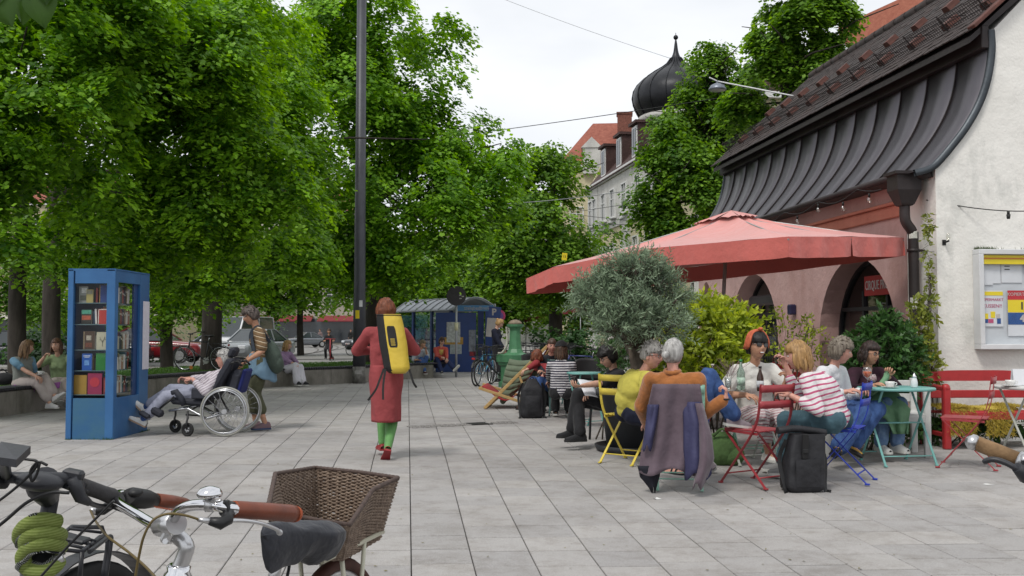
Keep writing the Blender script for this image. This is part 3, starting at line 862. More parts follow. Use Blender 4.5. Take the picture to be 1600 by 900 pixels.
M_lime2 = leaf_mat('linden_leaf_far', (.036, .110, .014), (.24, .42, .044), .46)
M_bark = mat('tree_bark', (.045, .038, .032), .95, .35, 8, .9, 18, stretch=(1, 1, .3))
def leaves_mesh(name, C, Nrm, size, tone, m, elong=1.15, dirs=None, fold=.22, seed=0):
 """C centres, Nrm normals; each leaf is a kite folded along its midrib: 2 faces"""
 rs = np.random.RandomState(seed); n = len(C)
 Nrm = Nrm / (np.linalg.norm(Nrm, axis=1, keepdims=True) + 1e-9)
 if dirs is None: dirs = rs.normal(size=(n, 3)) + np.array([0, 0, -.6])
 D = dirs - Nrm * np.sum(dirs * Nrm, axis=1, keepdims=True)
 D /= (np.linalg.norm(D, axis=1, keepdims=True) + 1e-9)
 X = np.cross(Nrm, D)
 s = size[:, None]
 base = C - D * s * elong * .5; tip = C + D * s * elong * .5
 mid = C - D * s * elong * .08 + Nrm * s * fold * -1
 l = mid + X * s * .5 + Nrm * s * fold; r = mid - X * s * .5 + Nrm * s * fold
 V = np.stack([base, l, tip, r], axis=1).reshape(-1, 3).astype(np.float32)
 me = bpy.data.meshes.new(name)
 me.vertices.add(4 * n); me.vertices.foreach_set('co', V.ravel())
 idx = np.arange(n, dtype=np.int32)[:, None] * 4
 F = np.concatenate([idx + np.array([[0, 1, 2]]), idx + np.array([[0, 2, 3]])], axis=1).reshape(-1).astype(np.int32)
 me.loops.add(6 * n); me.loops.foreach_set('vertex_index', F)
 me.polygons.add(2 * n); me.polygons.foreach_set('loop_start', np.arange(0, 6 * n, 3, dtype=np.int32)); me.polygons.foreach_set('loop_total', np.full(2 * n, 3, dtype=np.int32))
 me.update(calc_edges=True)
 a = me.attributes.new('tone', 'FLOAT', 'POINT'); a.data.foreach_set('value', np.repeat(tone, 4).astype(np.float32))
 me.materials.append(m)
 return me
def crown_points(lobes, n_cl, per, rs, cl_r=.45, shell=.55, origin=None):
 """leaf clusters: drooping sprays near the surface of uneven lobes"""
 C = []; Nn = []; T = []
 sub = []
 for c_, r_ in lobes:
  k_ = max(9, int(16 * (r_[0] * r_[2]) ** .35))
  for q in range(k_):
   dd = rs.normal(size=3); dd /= np.linalg.norm(dd); dd[1] = -abs(dd[1]) if rs.uniform() < .55 else dd[1]
   f = rs.uniform(.25, .42)
   sub.append((np.array(c_) + dd * np.array(r_) * rs.uniform(.62, .95), np.array([r_[0] * f * 1.15, r_[1] * f, r_[2] * f * .85])))
  sub.append((np.array(c_), np.array(r_) * .62))
 lobes = sub
 vol = np.array([l[1][0] * l[1][1] * l[1][2] for l in lobes]) ** .67
 pr = vol / vol.sum()
 lc = np.array([l[0] for l in lobes]); lr = np.array([l[1] for l in lobes])
 pick = rs.choice(len(lobes), n_cl, p=pr)
 d = rs.normal(size=(n_cl, 3)); d /= np.linalg.norm(d, axis=1, keepdims=True)
 rad = 1.08 - np.abs(rs.normal(0, .34, n_cl)) * shell
 rad = np.clip(rad, .1, 1.15)
 P = lc[pick] + d * rad[:, None] * lr[pick]
 keep = np.array([mnoise.noise(Vector(p * .55)) + .7 * mnoise.noise(Vector(p * 1.3)) > -.16 for p in P])
 P = P[keep]; d = d[keep]; rad = rad[keep]; k = len(P)
 n = k * per
 cid = np.repeat(np.arange(k), per)
 dn = d[cid]
 h = dn.copy(); h[:, 2] = 0; h /= (np.linalg.norm(h, axis=1, keepdims=True) + .3)
 a = rs.uniform(0, 2 * pi, n); r = np.sqrt(rs.uniform(0, 1, n))
 sz = rs.uniform(.6, 1.25, k)[cid] * cl_r
 out = rs.uniform(-.2, 1, n)
 tx = np.stack([-h[:, 1], h[:, 0], np.zeros(n)], 1)
 off = h * (out * sz * 1.0)[:, None] + tx * ((rs.uniform(-1, 1, n)) * sz * .75)[:, None]
 off[:, 2] += -np.maximum(out, 0) ** 1.5 * sz * .75 + rs.normal(0, .16, n) * sz
 C = P[cid] + off
 N_ = np.stack([h[:, 0] * .75, h[:, 1] * .75, np.full(n, .85)], 1) + rs.normal(0, .30, (n, 3))
 D = h * .7 + np.stack([np.zeros(n), np.zeros(n), np.full(n, -.75)], 1) + rs.normal(0, .45, (n, 3))
 ctone = rs.uniform(0, 1, k)[cid]
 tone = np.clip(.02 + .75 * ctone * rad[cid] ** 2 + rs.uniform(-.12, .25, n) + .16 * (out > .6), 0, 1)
 return C, N_, D, tone
def tree(name, label, base, lobes, n_cl, per=34, leaf=.095, m=None, trunk_r=.3, trunk_h=4.0, seed=1, group=None, cl_r=.45, lean=(0, 0), limbs=10, shell=.9):
 rs = np.random.RandomState(seed); rr = random.Random(seed)
 base = Vector(base); base.z = gz(base.y)
 t = empty(name, base, 0, label, 'tree', group); n_cl = int(n_cl * 1.06)
 L2 = [(np.array(Vector(c) - base), np.array(r)) for c, r in lobes]
 C, N_, D, tone = crown_points(L2, n_cl, per, rs, cl_r, shell)
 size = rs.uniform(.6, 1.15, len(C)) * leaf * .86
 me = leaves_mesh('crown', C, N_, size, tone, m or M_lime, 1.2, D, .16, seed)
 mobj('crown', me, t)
 mb = MB(); mb.smooth = True
 top = V_((lean[0], lean[1], trunk_h))
 pts = [V_((0, 0, -.1)), V_((0, 0, .12)), V_((rr.gauss(0, .05), rr.gauss(0, .05), trunk_h * .4)) + top * 0, top]
 pts[2] += V_((lean[0], lean[1], 0)) * .35
 mb.tube(bez(pts, 4), [trunk_r * 1.35, trunk_r * 1.25, trunk_r * 1.1, trunk_r * 1.03] + [trunk_r * (1 - .03 * k) for k in range(9)], 12)
 mb.build('trunk', M_bark, t)
 for k in range(limbs):
  c, r = L2[rr.randrange(len(L2))]
  tgt = Vector(c) + V_((rr.uniform(-.5, .5) * r[0], rr.uniform(-.5, .5) * r[1], rr.uniform(-.4, .4) * r[2]))
  st = top * rr.uniform(.75, 1.0)
  midp = st.lerp(tgt, .45) + V_((rr.gauss(0, .3), rr.gauss(0, .3), .5))
  pp = bez([st, midp, tgt], 5)
  r0 = trunk_r * rr.uniform(.3, .5)
  mb = MB(); mb.tube(pp, [max(.015, r0 * (1 - i / len(pp))) for i in range(len(pp))], 7)
  for q in range(3):
   i = rr.randrange(3, len(pp) - 1); a = pp[i]; bb = a + V_((rr.gauss(0, 1), rr.gauss(0, 1), rr.uniform(.1, 1))) * 1.1
   mb.tube([a, a.lerp(bb, .5) + V_((0, 0, .15)), bb], [r0 * .3, r0 * .2, .012], 5)
  mb.build('limb', M_bark, t)
 return t
def LB(px, py, Y, rx, rz=None, ry=None):
 """a crown lobe where the photograph shows it: radii in photograph pixels"""
 c = W(px, py, Y); k = Y / FPX
 return (c, (rx * k, (ry or rx) * k, (rz or rx) * k))
GT = 'linden trees along the square'
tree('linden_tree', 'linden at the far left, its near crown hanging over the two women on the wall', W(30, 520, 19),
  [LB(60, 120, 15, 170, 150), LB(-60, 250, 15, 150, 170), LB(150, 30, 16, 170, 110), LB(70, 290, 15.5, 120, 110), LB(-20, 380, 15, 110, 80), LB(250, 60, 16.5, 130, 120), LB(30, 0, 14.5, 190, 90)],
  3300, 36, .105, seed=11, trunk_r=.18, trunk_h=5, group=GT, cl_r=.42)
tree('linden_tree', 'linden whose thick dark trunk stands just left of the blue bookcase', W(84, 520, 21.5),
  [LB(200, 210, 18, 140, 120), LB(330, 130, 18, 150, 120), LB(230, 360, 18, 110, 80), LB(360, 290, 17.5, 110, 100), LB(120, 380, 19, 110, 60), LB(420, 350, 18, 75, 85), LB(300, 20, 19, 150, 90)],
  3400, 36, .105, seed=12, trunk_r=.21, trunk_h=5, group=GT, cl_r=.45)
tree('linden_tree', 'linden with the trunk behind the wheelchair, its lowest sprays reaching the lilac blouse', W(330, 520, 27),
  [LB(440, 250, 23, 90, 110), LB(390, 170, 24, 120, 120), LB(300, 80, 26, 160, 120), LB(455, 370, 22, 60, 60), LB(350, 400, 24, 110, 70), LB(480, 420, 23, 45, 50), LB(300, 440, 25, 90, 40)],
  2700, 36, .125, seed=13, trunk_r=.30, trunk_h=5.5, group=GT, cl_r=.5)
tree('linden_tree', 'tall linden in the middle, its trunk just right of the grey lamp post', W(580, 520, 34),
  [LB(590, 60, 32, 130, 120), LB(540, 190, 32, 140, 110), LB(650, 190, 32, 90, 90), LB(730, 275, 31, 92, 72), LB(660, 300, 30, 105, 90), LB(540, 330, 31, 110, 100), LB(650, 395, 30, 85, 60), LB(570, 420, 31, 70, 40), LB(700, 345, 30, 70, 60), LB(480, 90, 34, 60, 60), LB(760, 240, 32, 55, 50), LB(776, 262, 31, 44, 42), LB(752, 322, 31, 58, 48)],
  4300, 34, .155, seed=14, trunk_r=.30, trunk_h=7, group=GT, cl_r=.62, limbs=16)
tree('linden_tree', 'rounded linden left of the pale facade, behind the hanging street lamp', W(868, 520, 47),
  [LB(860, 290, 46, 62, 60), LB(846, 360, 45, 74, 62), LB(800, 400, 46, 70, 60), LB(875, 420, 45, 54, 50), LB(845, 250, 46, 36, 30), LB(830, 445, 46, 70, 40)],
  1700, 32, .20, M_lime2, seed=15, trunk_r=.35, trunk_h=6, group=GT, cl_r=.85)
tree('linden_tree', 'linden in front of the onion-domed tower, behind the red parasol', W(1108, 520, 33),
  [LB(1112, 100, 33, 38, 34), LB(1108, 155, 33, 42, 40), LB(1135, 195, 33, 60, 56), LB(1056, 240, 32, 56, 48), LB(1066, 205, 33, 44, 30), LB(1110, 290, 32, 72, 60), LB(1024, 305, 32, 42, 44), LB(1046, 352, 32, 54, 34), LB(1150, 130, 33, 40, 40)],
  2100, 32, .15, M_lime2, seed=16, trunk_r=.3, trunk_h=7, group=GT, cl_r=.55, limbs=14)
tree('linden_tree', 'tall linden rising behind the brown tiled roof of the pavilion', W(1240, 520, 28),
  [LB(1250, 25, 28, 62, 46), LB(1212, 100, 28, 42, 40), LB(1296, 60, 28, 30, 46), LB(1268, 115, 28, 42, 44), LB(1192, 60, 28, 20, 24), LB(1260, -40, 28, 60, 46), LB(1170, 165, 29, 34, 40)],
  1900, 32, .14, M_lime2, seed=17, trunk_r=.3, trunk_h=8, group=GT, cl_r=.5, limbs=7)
GB = 'trees further along the street'
far = [('dark linden above the left end of the glass shelter', 640, 60, [(620, 445, 70, 45), (690, 430, 80, 55), (740, 400, 60, 50)], 21, None),
  ('linden with a dark trunk behind the green pump', 775, 52, [(760, 430, 70, 55), (800, 470, 60, 40), (720, 460, 60, 45)], 22, None),
  ('linden over the parked bicycles behind the olive tree', 905, 56, [(900, 470, 60, 50), (950, 450, 60, 60), (930, 400, 50, 50)], 23, None),
  ('bright young tree seen between lamp post and shelter', 610, 85, [(615, 440, 45, 50), (640, 470, 40, 30), (600, 400, 40, 50)], 24, None),
  ('shaded linden between bookcase and wheelchair', 262, 33, [(230, 400, 90, 60), (290, 430, 70, 50), (180, 330, 100, 70), (260, 478, 64, 40), (320, 485, 50, 34)], 25, None),
  ('shaded linden at the left edge beyond the seated women', -40, 30, [(-30, 420, 90, 70), (40, 400, 80, 60), (-60, 330, 90, 80), (-10, 480, 84, 48), (60, 475, 64, 48)], 26, None),
  ('linden beyond the tram tracks above the scooter rider', 470, 60, [(480, 390, 70, 60), (520, 340, 60, 70), (440, 440, 50, 40), (540, 440, 40, 50)], 27, None),
  ('linden beyond the road above the white van', 395, 58, [(400, 440, 60, 50), (360, 400, 70, 60), (330, 470, 40, 30), (440, 470, 40, 24)], 28, None),
  ('old linden further back between the two left trunks', 190, 42, [(150, 380, 90, 60), (210, 430, 70, 50), (110, 440, 70, 40), (130, 488, 84, 40), (210, 494, 60, 34)], 29, None)]
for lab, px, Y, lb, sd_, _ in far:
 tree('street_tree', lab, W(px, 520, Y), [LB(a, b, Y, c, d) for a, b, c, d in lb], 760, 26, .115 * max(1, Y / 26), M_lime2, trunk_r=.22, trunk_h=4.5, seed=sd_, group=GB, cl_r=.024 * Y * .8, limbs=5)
rs = np.random.RandomState(40)
P = []
for k in range(46):
 x = rs.uniform(-75, 34); y = rs.uniform(115, 170); P.append(((x, y, rs.uniform(5, 11)), (rs.uniform(5, 8), 5, rs.uniform(4, 7))))
P = [p for p in P]
C, N_, D, tone = crown_points([(np.array(a), np.array(b)) for a, b in P], 2600, 16, rs, 1.8, .7)
me = leaves_mesh('far_tree_line', C, N_, rs.uniform(.5, .9, len(C)), tone * .8, M_lime2, 1.2, D, .16, 3)
o = mobj('distant_woods', me); tag(o, kind='stuff')
sp_ = empty('leaf_sprig', W(30, 0, 2.6), 0, 'out of focus green leaves hanging into the top left corner', 'branch')
M_big = leaf_mat('sprig_leaf', (.05, .11, .02), (.12, .20, .05))
rr = random.Random(4)
for k in range(9):
 a = V_((rr.uniform(-.09, .09), rr.uniform(-.05, .05), rr.uniform(-.0, .10))); mb = MB()
 d = V_((rr.uniform(-.5, .6), rr.uniform(-.2, .2), -1)).normalized(); x = d.cross(V_((0, 1, 0))).normalized(); L_ = rr.uniform(.08, .12)
 def lf(u, v):
  w = L_ * .42 * sin(pi * min(1, (v * .96 + .04)) ** .7); return a + d * (v * L_) + x * ((u - .5) * 2 * w) + V_((0, .012 * abs(u - .5) * 2, 0))
 mb.grid(lf, 4, 6); mb.build('leaf', M_big, sp_)
mb = MB(); mb.tube([V_((-.15, 0, .2)), V_((0, 0, .08)), V_((.08, 0, .03))], .003, 5); mb.build('twig', M_bark, sp_)
# ================================================================== cafe furniture
def paint(name, h, k=1.0, rough=.42): return mat(name, hexc(h, k), rough, .14, 7, .05, 30, spec=.5)
M_cred = paint('chair_red', '#a83038'); M_cblue = paint('chair_blue', '#1238b4'); M_cyel = paint('chair_yellow', '#e6cb10'); M_cmint = paint('chair_mint', '#8fc4ae')
M_cgreen = paint('chair_dark_green', '#1d4a48'); M_teal = paint('table_teal', '#6fb3ac'); M_bench = paint('bench_red', '#b8161c'); M_wht = paint('white_paint', '#d3d3cf'); M_cream = paint('leg_cream', '#b9bbb0')
M_black = mat('black_plastic', (.013, .013, .014), .5, .2, 8); M_blackm = mat('black_metal', (.018, .018, .019), .4, .2, 8, metal=.2)
def bistro_chair(m, loc, heading, label, K=1.06, folded=0):
 """folding slatted chair; local +y is where the sitter looks"""
 rz = atan2(-heading[0], heading[1])
 t = empty('folding_chair', loc, rz, label, 'chair')
 w, t_ = .20 * K, .012 * K
 for s in (-1, 1):
  mb = MB(); x = s * w
  pts = bez([(x, .235 * K, .012), (x, .02 * K, .27 * K), (x, -.135 * K, .47 * K), (x, -.20 * K, .62 * K), (x, -.235 * K, .87 * K)], 4)
  for i in range(len(pts) - 1): mb.bar(pts[i], pts[i + 1] + (pts[i + 1] - pts[i]).normalized() * .004, .008, .026 * K, (1, 0, 0))
  mb.box((x, .24 * K, .01), (.03, .045, .016), bev=.004)
  mb.build('back_leg_frame', m, t)
  mb = MB(); x = s * (w - .02)
  mb.bar((x, -.25 * K, .012), (x, .19 * K, .455 * K), .008, .024 * K, (1, 0, 0)); mb.box((x, -.255 * K, .01), (.028, .045, .016), bev=.004)
  mb.build('front_leg_frame', m, t)
  mb = MB(); mb.bar((x, -.17 * K, .452 * K), (x, .20 * K, .462 * K), .012, .022); mb.build('seat_rail', m, t)
 for y, z, x in ((.16 * K, .095 * K, w), (-.175 * K, .088 * K, w - .02)):
  mb = MB(); mb.cyl((-x, y, z), (x, y, z), .007, n=6); mb.build('crossbar', m, t)
 ns = 7
 sm = MB(); sm.box((0, 0, 0), (.040 * K, .40 * K, .012), bev=.003); sme = sm.mesh('seat_slat', m)
 for k in range(ns): mobj('seat_slat', sme, t, ((k - 3) * .052 * K, .015 * K, .475 * K))
 for z, y in ((.70 * K, -.215 * K), (.835 * K, -.235 * K)):
  mb = MB()
  mb.grid(lambda a, b: ((a - .5) * 2 * (w + .006), y - .022 * (1 - (2 * a - 1) ** 2) * 1 - .008 * b, z + (b - .5) * .062 * K), 8, 1)
  o = mb.build('back_slat', m, t, solid=.009)
 return t
def pot_chair(px, py): return G(px, py)
C_red = bistro_chair(M_cred, G(1184, 757), (-.55, .83), 'red folding chair with a grey sneaker resting on its seat')
C_blue = bistro_chair(M_cblue, G(1314, 751), (-.87, .50), 'blue folding chair under the woman in pink stripes')
C_yel = bistro_chair(M_cyel, G(984, 722), (.62, .78), 'yellow folding chair under the man in the yellow T-shirt')
C_mint = bistro_chair(M_cmint, G(1060, 760), (.12, .99), 'mint green folding chair with the mauve coat over its back')
C_red2 = bistro_chair(M_cred, G(1512, 730), (-.86, .50), 'empty red folding chair in front of the red bench')
C_grn = bistro_chair(M_cgreen, G(878, 648), (.10, .99), 'dark green folding chair under the woman in the striped jersey')
C_beh = bistro_chair(M_cmint, G(1176, 712), (.05, -1), 'pale folding chair under the woman with the orange headband')
def slat_armless(name, m, loc, heading, label, w=.46, K=1.06):
 rz = atan2(-heading[0], heading[1]); t = empty('garden_chair', loc, rz, label, 'chair')
 for x in (-w / 2, w / 2):
  for y, h in ((-.22, .92), (.22, .46)):
   mb = MB(); mb.box((x, y - (.03 if h > .5 else 0), h * K / 2), (.035, .035, h * K), bev=.005); mb.build('leg', m, t)
 for k in range(6): mb = MB(); mb.box((0, -.19 + k * .078, .46 * K), (w + .04, .062, .018), bev=.004); mb.build('seat_slat', m, t)
 for k in range(4): mb = MB(); mb.box((0, -.255, (.58 + k * .095) * K), (w, .016, .065), bev=.004); mb.build('back_slat', m, t)
 return t
slat_armless('garden_chair', M_bench, G(1238, 688), (-.3, -.95), 'red slatted wooden chair behind the blonde woman in pink stripes')
slat_armless('garden_chair', M_bench, G(1108, 672), (.5, -.86), 'red slatted wooden chair beside the yellow-green shrub')
def x_table(m, loc, r, h, label, rz=0.0, mleg=None, square=0, name='bistro_table', tmat=None):
 t = empty(name, loc, rz, label, 'table'); ml = mleg or m
 mb = MB()
 if square: mb.box((0, 0, h - .012), (2 * r, 2 * r, .022), bev=.006)
 else: mb.lathe([(0.001, h - .004), (r - .006, h - .002), (r, h - .006), (r, h - .028), (r - .012, h - .030), (r - .014, h - .016), (.001, h - .016)], n=40)
 mb.build('table_top', tmat or m, t)
 a = r * .72; b = r * .70
 for s in (-1, 1):
  for q in (-1, 1):
   mb = MB(); x = s * (a - (.0 if q > 0 else .022))
   mb.bar((x, -q * b * 1.02, .012), (x, q * b * .72, h - .03), .009, .022, (1, 0, 0)); mb.box((x, -q * b * 1.03, .01), (.03, .04, .016), bev=.004)
   mb.build('leg', ml, t)
 for q in (-1, 1):
  for hh in (.10, .42):
   f = hh / h
   y = -q * (b * 1.02 * (1 - f) - b * .72 * f)
   mb = MB(); x = a - (.0 if q > 0 else .022); mb.cyl((-x, y, hh), (x, y, hh), .007, n=6); mb.build('crossbar', ml, t)
 return t
T_teal = x_table(M_teal, G(1402, 724), .385, .79, 'round teal bistro table with the orange spritz glass', radians(8))
T_mid = x_table(M_cream, G(1168, 722), .36, .79, 'pale round bistro table with the bottles in the middle group', radians(20), tmat=M_wht)
T_wh = x_table(M_cream, W(1628, 520, 10.3).xy.to_3d() + V_((0, 0, 0)), .46, .80, 'pale bistro table with a cup at the right edge by the red bench', radians(5), tmat=M_wht)
T_s1 = x_table(M_teal, G(915, 668), .27, .79, 'small teal table in front of the reading woman in the dark T-shirt', radians(30))
T_s2 = x_table(M_teal, G(868, 632), .27, .79, 'small teal table between deckchair and the woman in the striped jersey', radians(10))
def arm_chair(loc, heading, label):
 rz = atan2(-heading[0], heading[1]); t = empty('armchair', loc, rz, label, 'chair')
 for s in (-1, 1):
  mb = MB(); x = s * .28
  mb.tube(bez([(x, .27, 0), (x, .25, .40), (x, .22, .64), (x, .10, .68), (x, -.16, .67), (x * .95, -.24, .66)], 4), .016, 8); mb.build('arm_frame', M_blackm, t)
  mb = MB(); mb.tube([(x * .95, -.27, 0), (x * .92, -.22, .45), (x * .85, -.27, .88)], .016, 8); mb.build('rear_leg', M_blackm, t)
 mb = MB(); mb.grid(lambda a, b: ((a - .5) * .50, (b - .5) * .48 + .01, .455 - .02 * sin(pi * a) + .02 * (b > .9)), 8, 8); mb.build('seat', M_black, t, solid=.012)
 mb = MB(); mb.grid(lambda a, b: ((a - .5) * .50 * (1 - .1 * b ** 2), -.22 - .05 * sin(pi * a) - .06 * b, .50 + .40 * b - .05 * (2 * a - 1) ** 4 * (b > .8)), 10, 8); mb.build('backrest', M_black, t, solid=.012)
 return t
arm_chair(G(968, 686), (-.80, .60), 'black armchair under the reading woman in the dark T-shirt')
arm_chair(G(922, 640), (.1, -1), 'empty black armchair across the small teal table')
arm_chair(G(842, 620), (.75, -.6), 'black armchair half hidden behind the deckchair and green quilted coat')
rb = empty('garden_bench', G(1500, 702) + V_((.55, .32, 0)), RB.to_euler().z - radians(4), 'red wooden garden bench against the white gable', 'bench')
BW = .72
for x in (-BW, BW):
 mb = MB(); mb.box((x, -.30, .36), (.085, .075, .72), bev=.012); mb.ell((x, -.30, .71), (.05, .045, .05), 10, 8); mb.build('front_leg', M_bench, rb)
 mb = MB(); mb.bar((x, .30, -.01), (x, .34, .86), .08, .06, (1, 0, 0), .01); mb.build('rear_leg', M_bench, rb)
 mb = MB(); mb.bar((x, -.28, .70), (x, .31, .72), .075, .055, (0, 0, 1), .012); mb.build('armrest', M_bench, rb)
 mb = MB(); mb.bar((x, -.27, .16), (x, .30, .17), .05, .05, (0, 0, 1), .008); mb.build('stretcher', M_bench, rb)
for k in range(5):
 mb = MB(); mb.box((0, -.27 + k * .115, .43 - k * .008), (2 * BW - .06, .10, .028), bev=.006); mb.build('seat_slat', M_bench, rb)
mb = MB(); mb.box((0, -.32, .385), (2 * BW - .09, .03, .09), bev=.006); mb.build('apron', M_bench, rb)
mb = MB(); mb.prism([(-BW, .335, .76)] + [(x, .335, .84 + .05 * (1 - (x / BW) ** 4) if abs(x) < BW * .85 else .845) for x in np.linspace(-BW, BW, 24)] + [(BW, .335, .76)], (0, .035, 0)); mb.build('top_rail', M_bench, rb)
mb = MB(); mb.box((0, .335, .60), (2 * BW - .05, .026, .095), bev=.006); mb.build('back_rail', M_bench, rb)
M_fur = mat('yellow_fur', hexc('#a58a12'), .95, .5, 30, .5, 90, col2=hexc('#d8c030'))
o0 = rb.location + Matrix.Rotation(rb.rotation_euler.z, 3, 'Z') @ V_((-.22, -.06, .45))
fr = random.Random(2); mb = MB()
def furry(mb, n, fn, ln):
 for k in range(n):
  p, nrm = fn(fr.random(), fr.random()); p = Vector(p); d = (Vector(nrm) + V_((fr.gauss(0, .6), fr.gauss(0, .6), fr.gauss(0, .4) - .35))).normalized()
  x = d.cross(V_((fr.gauss(0, 1), fr.gauss(0, 1), .1))).normalized() * .0045; L_ = ln * fr.uniform(.5, 1.3)
  mb.add([p - x, p + x, p + d * L_ + V_((0, 0, -L_ * .35))], [(0, 1, 2)], False)
def fsurf(a, b):
 if b < .75: return (((a - .5) * .98, (b / .75 - .5) * .46, .02 + .02 * sin(a * 9)), (0, -.1, 1))
 q = (b - .75) / .25; w = .16 * (1 if a < .5 else 1); cx = -.32 if a < .5 else .12
 return ((cx + (a * 2 % 1 - .5) * 2 * w, -.25 - .02 * q, .02 - .30 * q), (0, -1, .1))
mb.ell((0, 0, .0), (.50, .24, .035), 20, 8); furry(mb, 11000, fsurf, .05)
o = mb.build('sheepskin', M_fur); o.location = o0; o.rotation_euler.z = rb.rotation_euler.z
tag(o, 'shaggy mustard yellow sheepskin on the red bench', 'sheepskin')
wb = empty('garden_bench', W(1372, 520, 11.05).xy.to_3d(), radians(-4), 'white garden bench behind the teal table', 'bench')
for x in (-.62, .44):
 for y in (-.22, .22):
  mb = MB(); mb.box((x, y, .38 if y < 0 else .42), (.07, .055, .76 if y < 0 else .84), bev=.008); mb.build('leg', M_wht, wb)
mb = MB(); mb.box((-.09, -.235, .415), (1.0, .025, .08), bev=.005); mb.build('apron', M_wht, wb)
for k in range(4): mb = MB(); mb.box((-.09, -.19 + k * .125, .465), (1.1, .11, .022), bev=.005); mb.build('seat_slat', M_wht, wb)
for k in range(2): mb = MB(); mb.box((-.09, .225, .62 + k * .15), (1.02, .02, .09), bev=.005); mb.build('back_slat', M_wht, wb)
M_canvas = mat('red_canvas', hexc('#c3605c'), .85, .06, 2.5, .35, 5, sheen=.3, spec=.15)
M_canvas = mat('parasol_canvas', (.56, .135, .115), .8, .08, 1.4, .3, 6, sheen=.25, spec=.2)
cn = {'N': (3.16, 11.3, 2.45), 'R': (5.15, 13.0, 2.60), 'B': (2.45, 17.2, 2.40), 'L': (.22, 15.6, 2.20)}
cn = {k: Vector(v) for k, v in cn.items()}
cn['B'] = V_((2.35, 17.3, 2.40))
mids = {'NR': (cn['N'] + cn['R']) / 2 + V_((0, -.05, .0)), 'RB': (cn['R'] + cn['B']) / 2 + V_((0, 0, -.02)), 'BL': (cn['B'] + cn['L']) / 2, 'LN': V_((1.80, 13.15, 2.47))}
rimp = [cn['N'], mids['NR'], cn['R'], mids['RB'], cn['B'], mids['BL'], cn['L'], V_((.62, 15.0, 2.34)), mids['LN']]
apex = V_((3.15, 14.2, 3.06))
um = empty('parasol', V_((2.9, 14.3, 0)), 0, 'large square parasol of faded red canvas over the cafe tables', 'parasol')
def L_(v): return v - um.location
mb = MB(); n = len(rimp)
for i in range(n):
 a, b = rimp[i], rimp[(i + 1) % n]
 def f(u, v):
  r = a.lerp(b, u); p = apex.lerp(r, v)
  p = p + V_((0, 0, -.10 * sin(pi * v) * (.3 + .7 * sin(pi * u)) + .012 * mnoise.noise(p * 2.3)))
  return L_(p)
 mb.grid(f, 8, 14)
mb.build('canopy', mat('faded_canvas', (.62, .225, .195), .6, .1, 1.2, .3, 6, sheen=.5, spec=.35), um)  # sky sheen on canopy and vent cap put into a paler colour
for i in range(n):
 a, b = rimp[i], rimp[(i + 1) % n]
 mb = MB()
 def f(u, v):
  r = a.lerp(b, u); out = (r - apex); out.z = 0; out.normalize()
  w = .018 * sin(u * 17 + i) * v + .02 * mnoise.noise(r * 3) * v
  return L_(r + V_((0, 0, -.25 * v * (1 - .06 * (2 * u - 1) ** 8 * 1))) + out * w)
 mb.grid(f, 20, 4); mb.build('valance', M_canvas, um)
 if a in (cn['N'], cn['R'], cn['B'], cn['L']) or True:
  mb = MB(); pts = [L_(apex.lerp(a, k / 8) + V_((0, 0, -.035))) for k in range(9)]
  mb.tube(pts, .012, 6); mb.build('rib', mat('parasol_pole', (.35, .35, .34), .4, .1, 6, metal=.6), um)
mb = MB()
for i in range(n):
 a, b = rimp[i], rimp[(i + 1) % n]
 mb.grid(lambda u, v: L_(apex.lerp(a.lerp(b, u), .17 * v) + V_((0, 0, .05 - .03 * v + .012 * sin(u * 12 + i * 3) * v))), 6, 4)
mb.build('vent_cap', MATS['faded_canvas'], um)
mb = MB(); ub = V_((2.35, 14.4, 0)) ; mb.cyl(L_(V_((2.95, 14.35, .05))), L_(V_((3.1, 14.2, 3.02))), .028, n=12); mb.build('mast', MATS['parasol_pole'], um)
mb = MB(); mb.box(L_(V_((2.95, 14.35, .05))), (.8, .8, .09), bev=.02); mb.build('foot_slab', M_sett, um)
op = G(1002, 706); op.y += .12
pot = empty('plant_pot', op, 0, 'big dark grey round pot with white pebbles under the olive tree', 'plant pot')
M_pot = mat('pot_grey', (.030, .032, .036), .55, .15, 3, .1, 30)
mb = MB(); mb.lathe([(.36, 0.06), (.38, .07), (.455, .62), (.50, .64), (.505, .70), (.47, .71), (.455, .66), (.001, .64)], n=40); mb.build('pot', M_pot, pot)
mb = MB(); mb.lathe([(.45, 0), (.50, .02), (.52, .075), (.50, .08), (.48, .04), (.001, .035)], n=40); mb.build('saucer', M_pot, pot)
mb = MB(); pr = random.Random(6)
for k in range(520):
 a, r = pr.uniform(0, 2 * pi), sqrt(pr.random()) * .44; s = pr.uniform(.014, .026)
 mb.ell((r * cos(a), r * sin(a), .665 + pr.uniform(0, .03)), (s, s * .8, s * .6), 5, 4, smooth=True)
tag(mb.build('pebbles', mat('white_pebbles', (.62, .62, .60), .7, .2, 20), pot), kind='stuff')
M_olive = leaf_mat('olive_leaf', (.075, .105, .075), (.29, .385, .24), .2, rough=.5)
M_obark = mat('olive_bark', (.085, .068, .052), .95, .5, 14, 1.0, 22, stretch=(1, 1, .4))
ol = empty('olive_tree', op + V_((0, 0, .66)), 0, 'old olive tree with silvery foliage growing in the big dark pot', 'tree')
def lobes_px(L, Y, o): return [(np.array(W(a, b, Y + e) - o.location), np.array((c * Y / FPX, c * Y / FPX, d * Y / FPX))) for a, b, c, d, e in L]
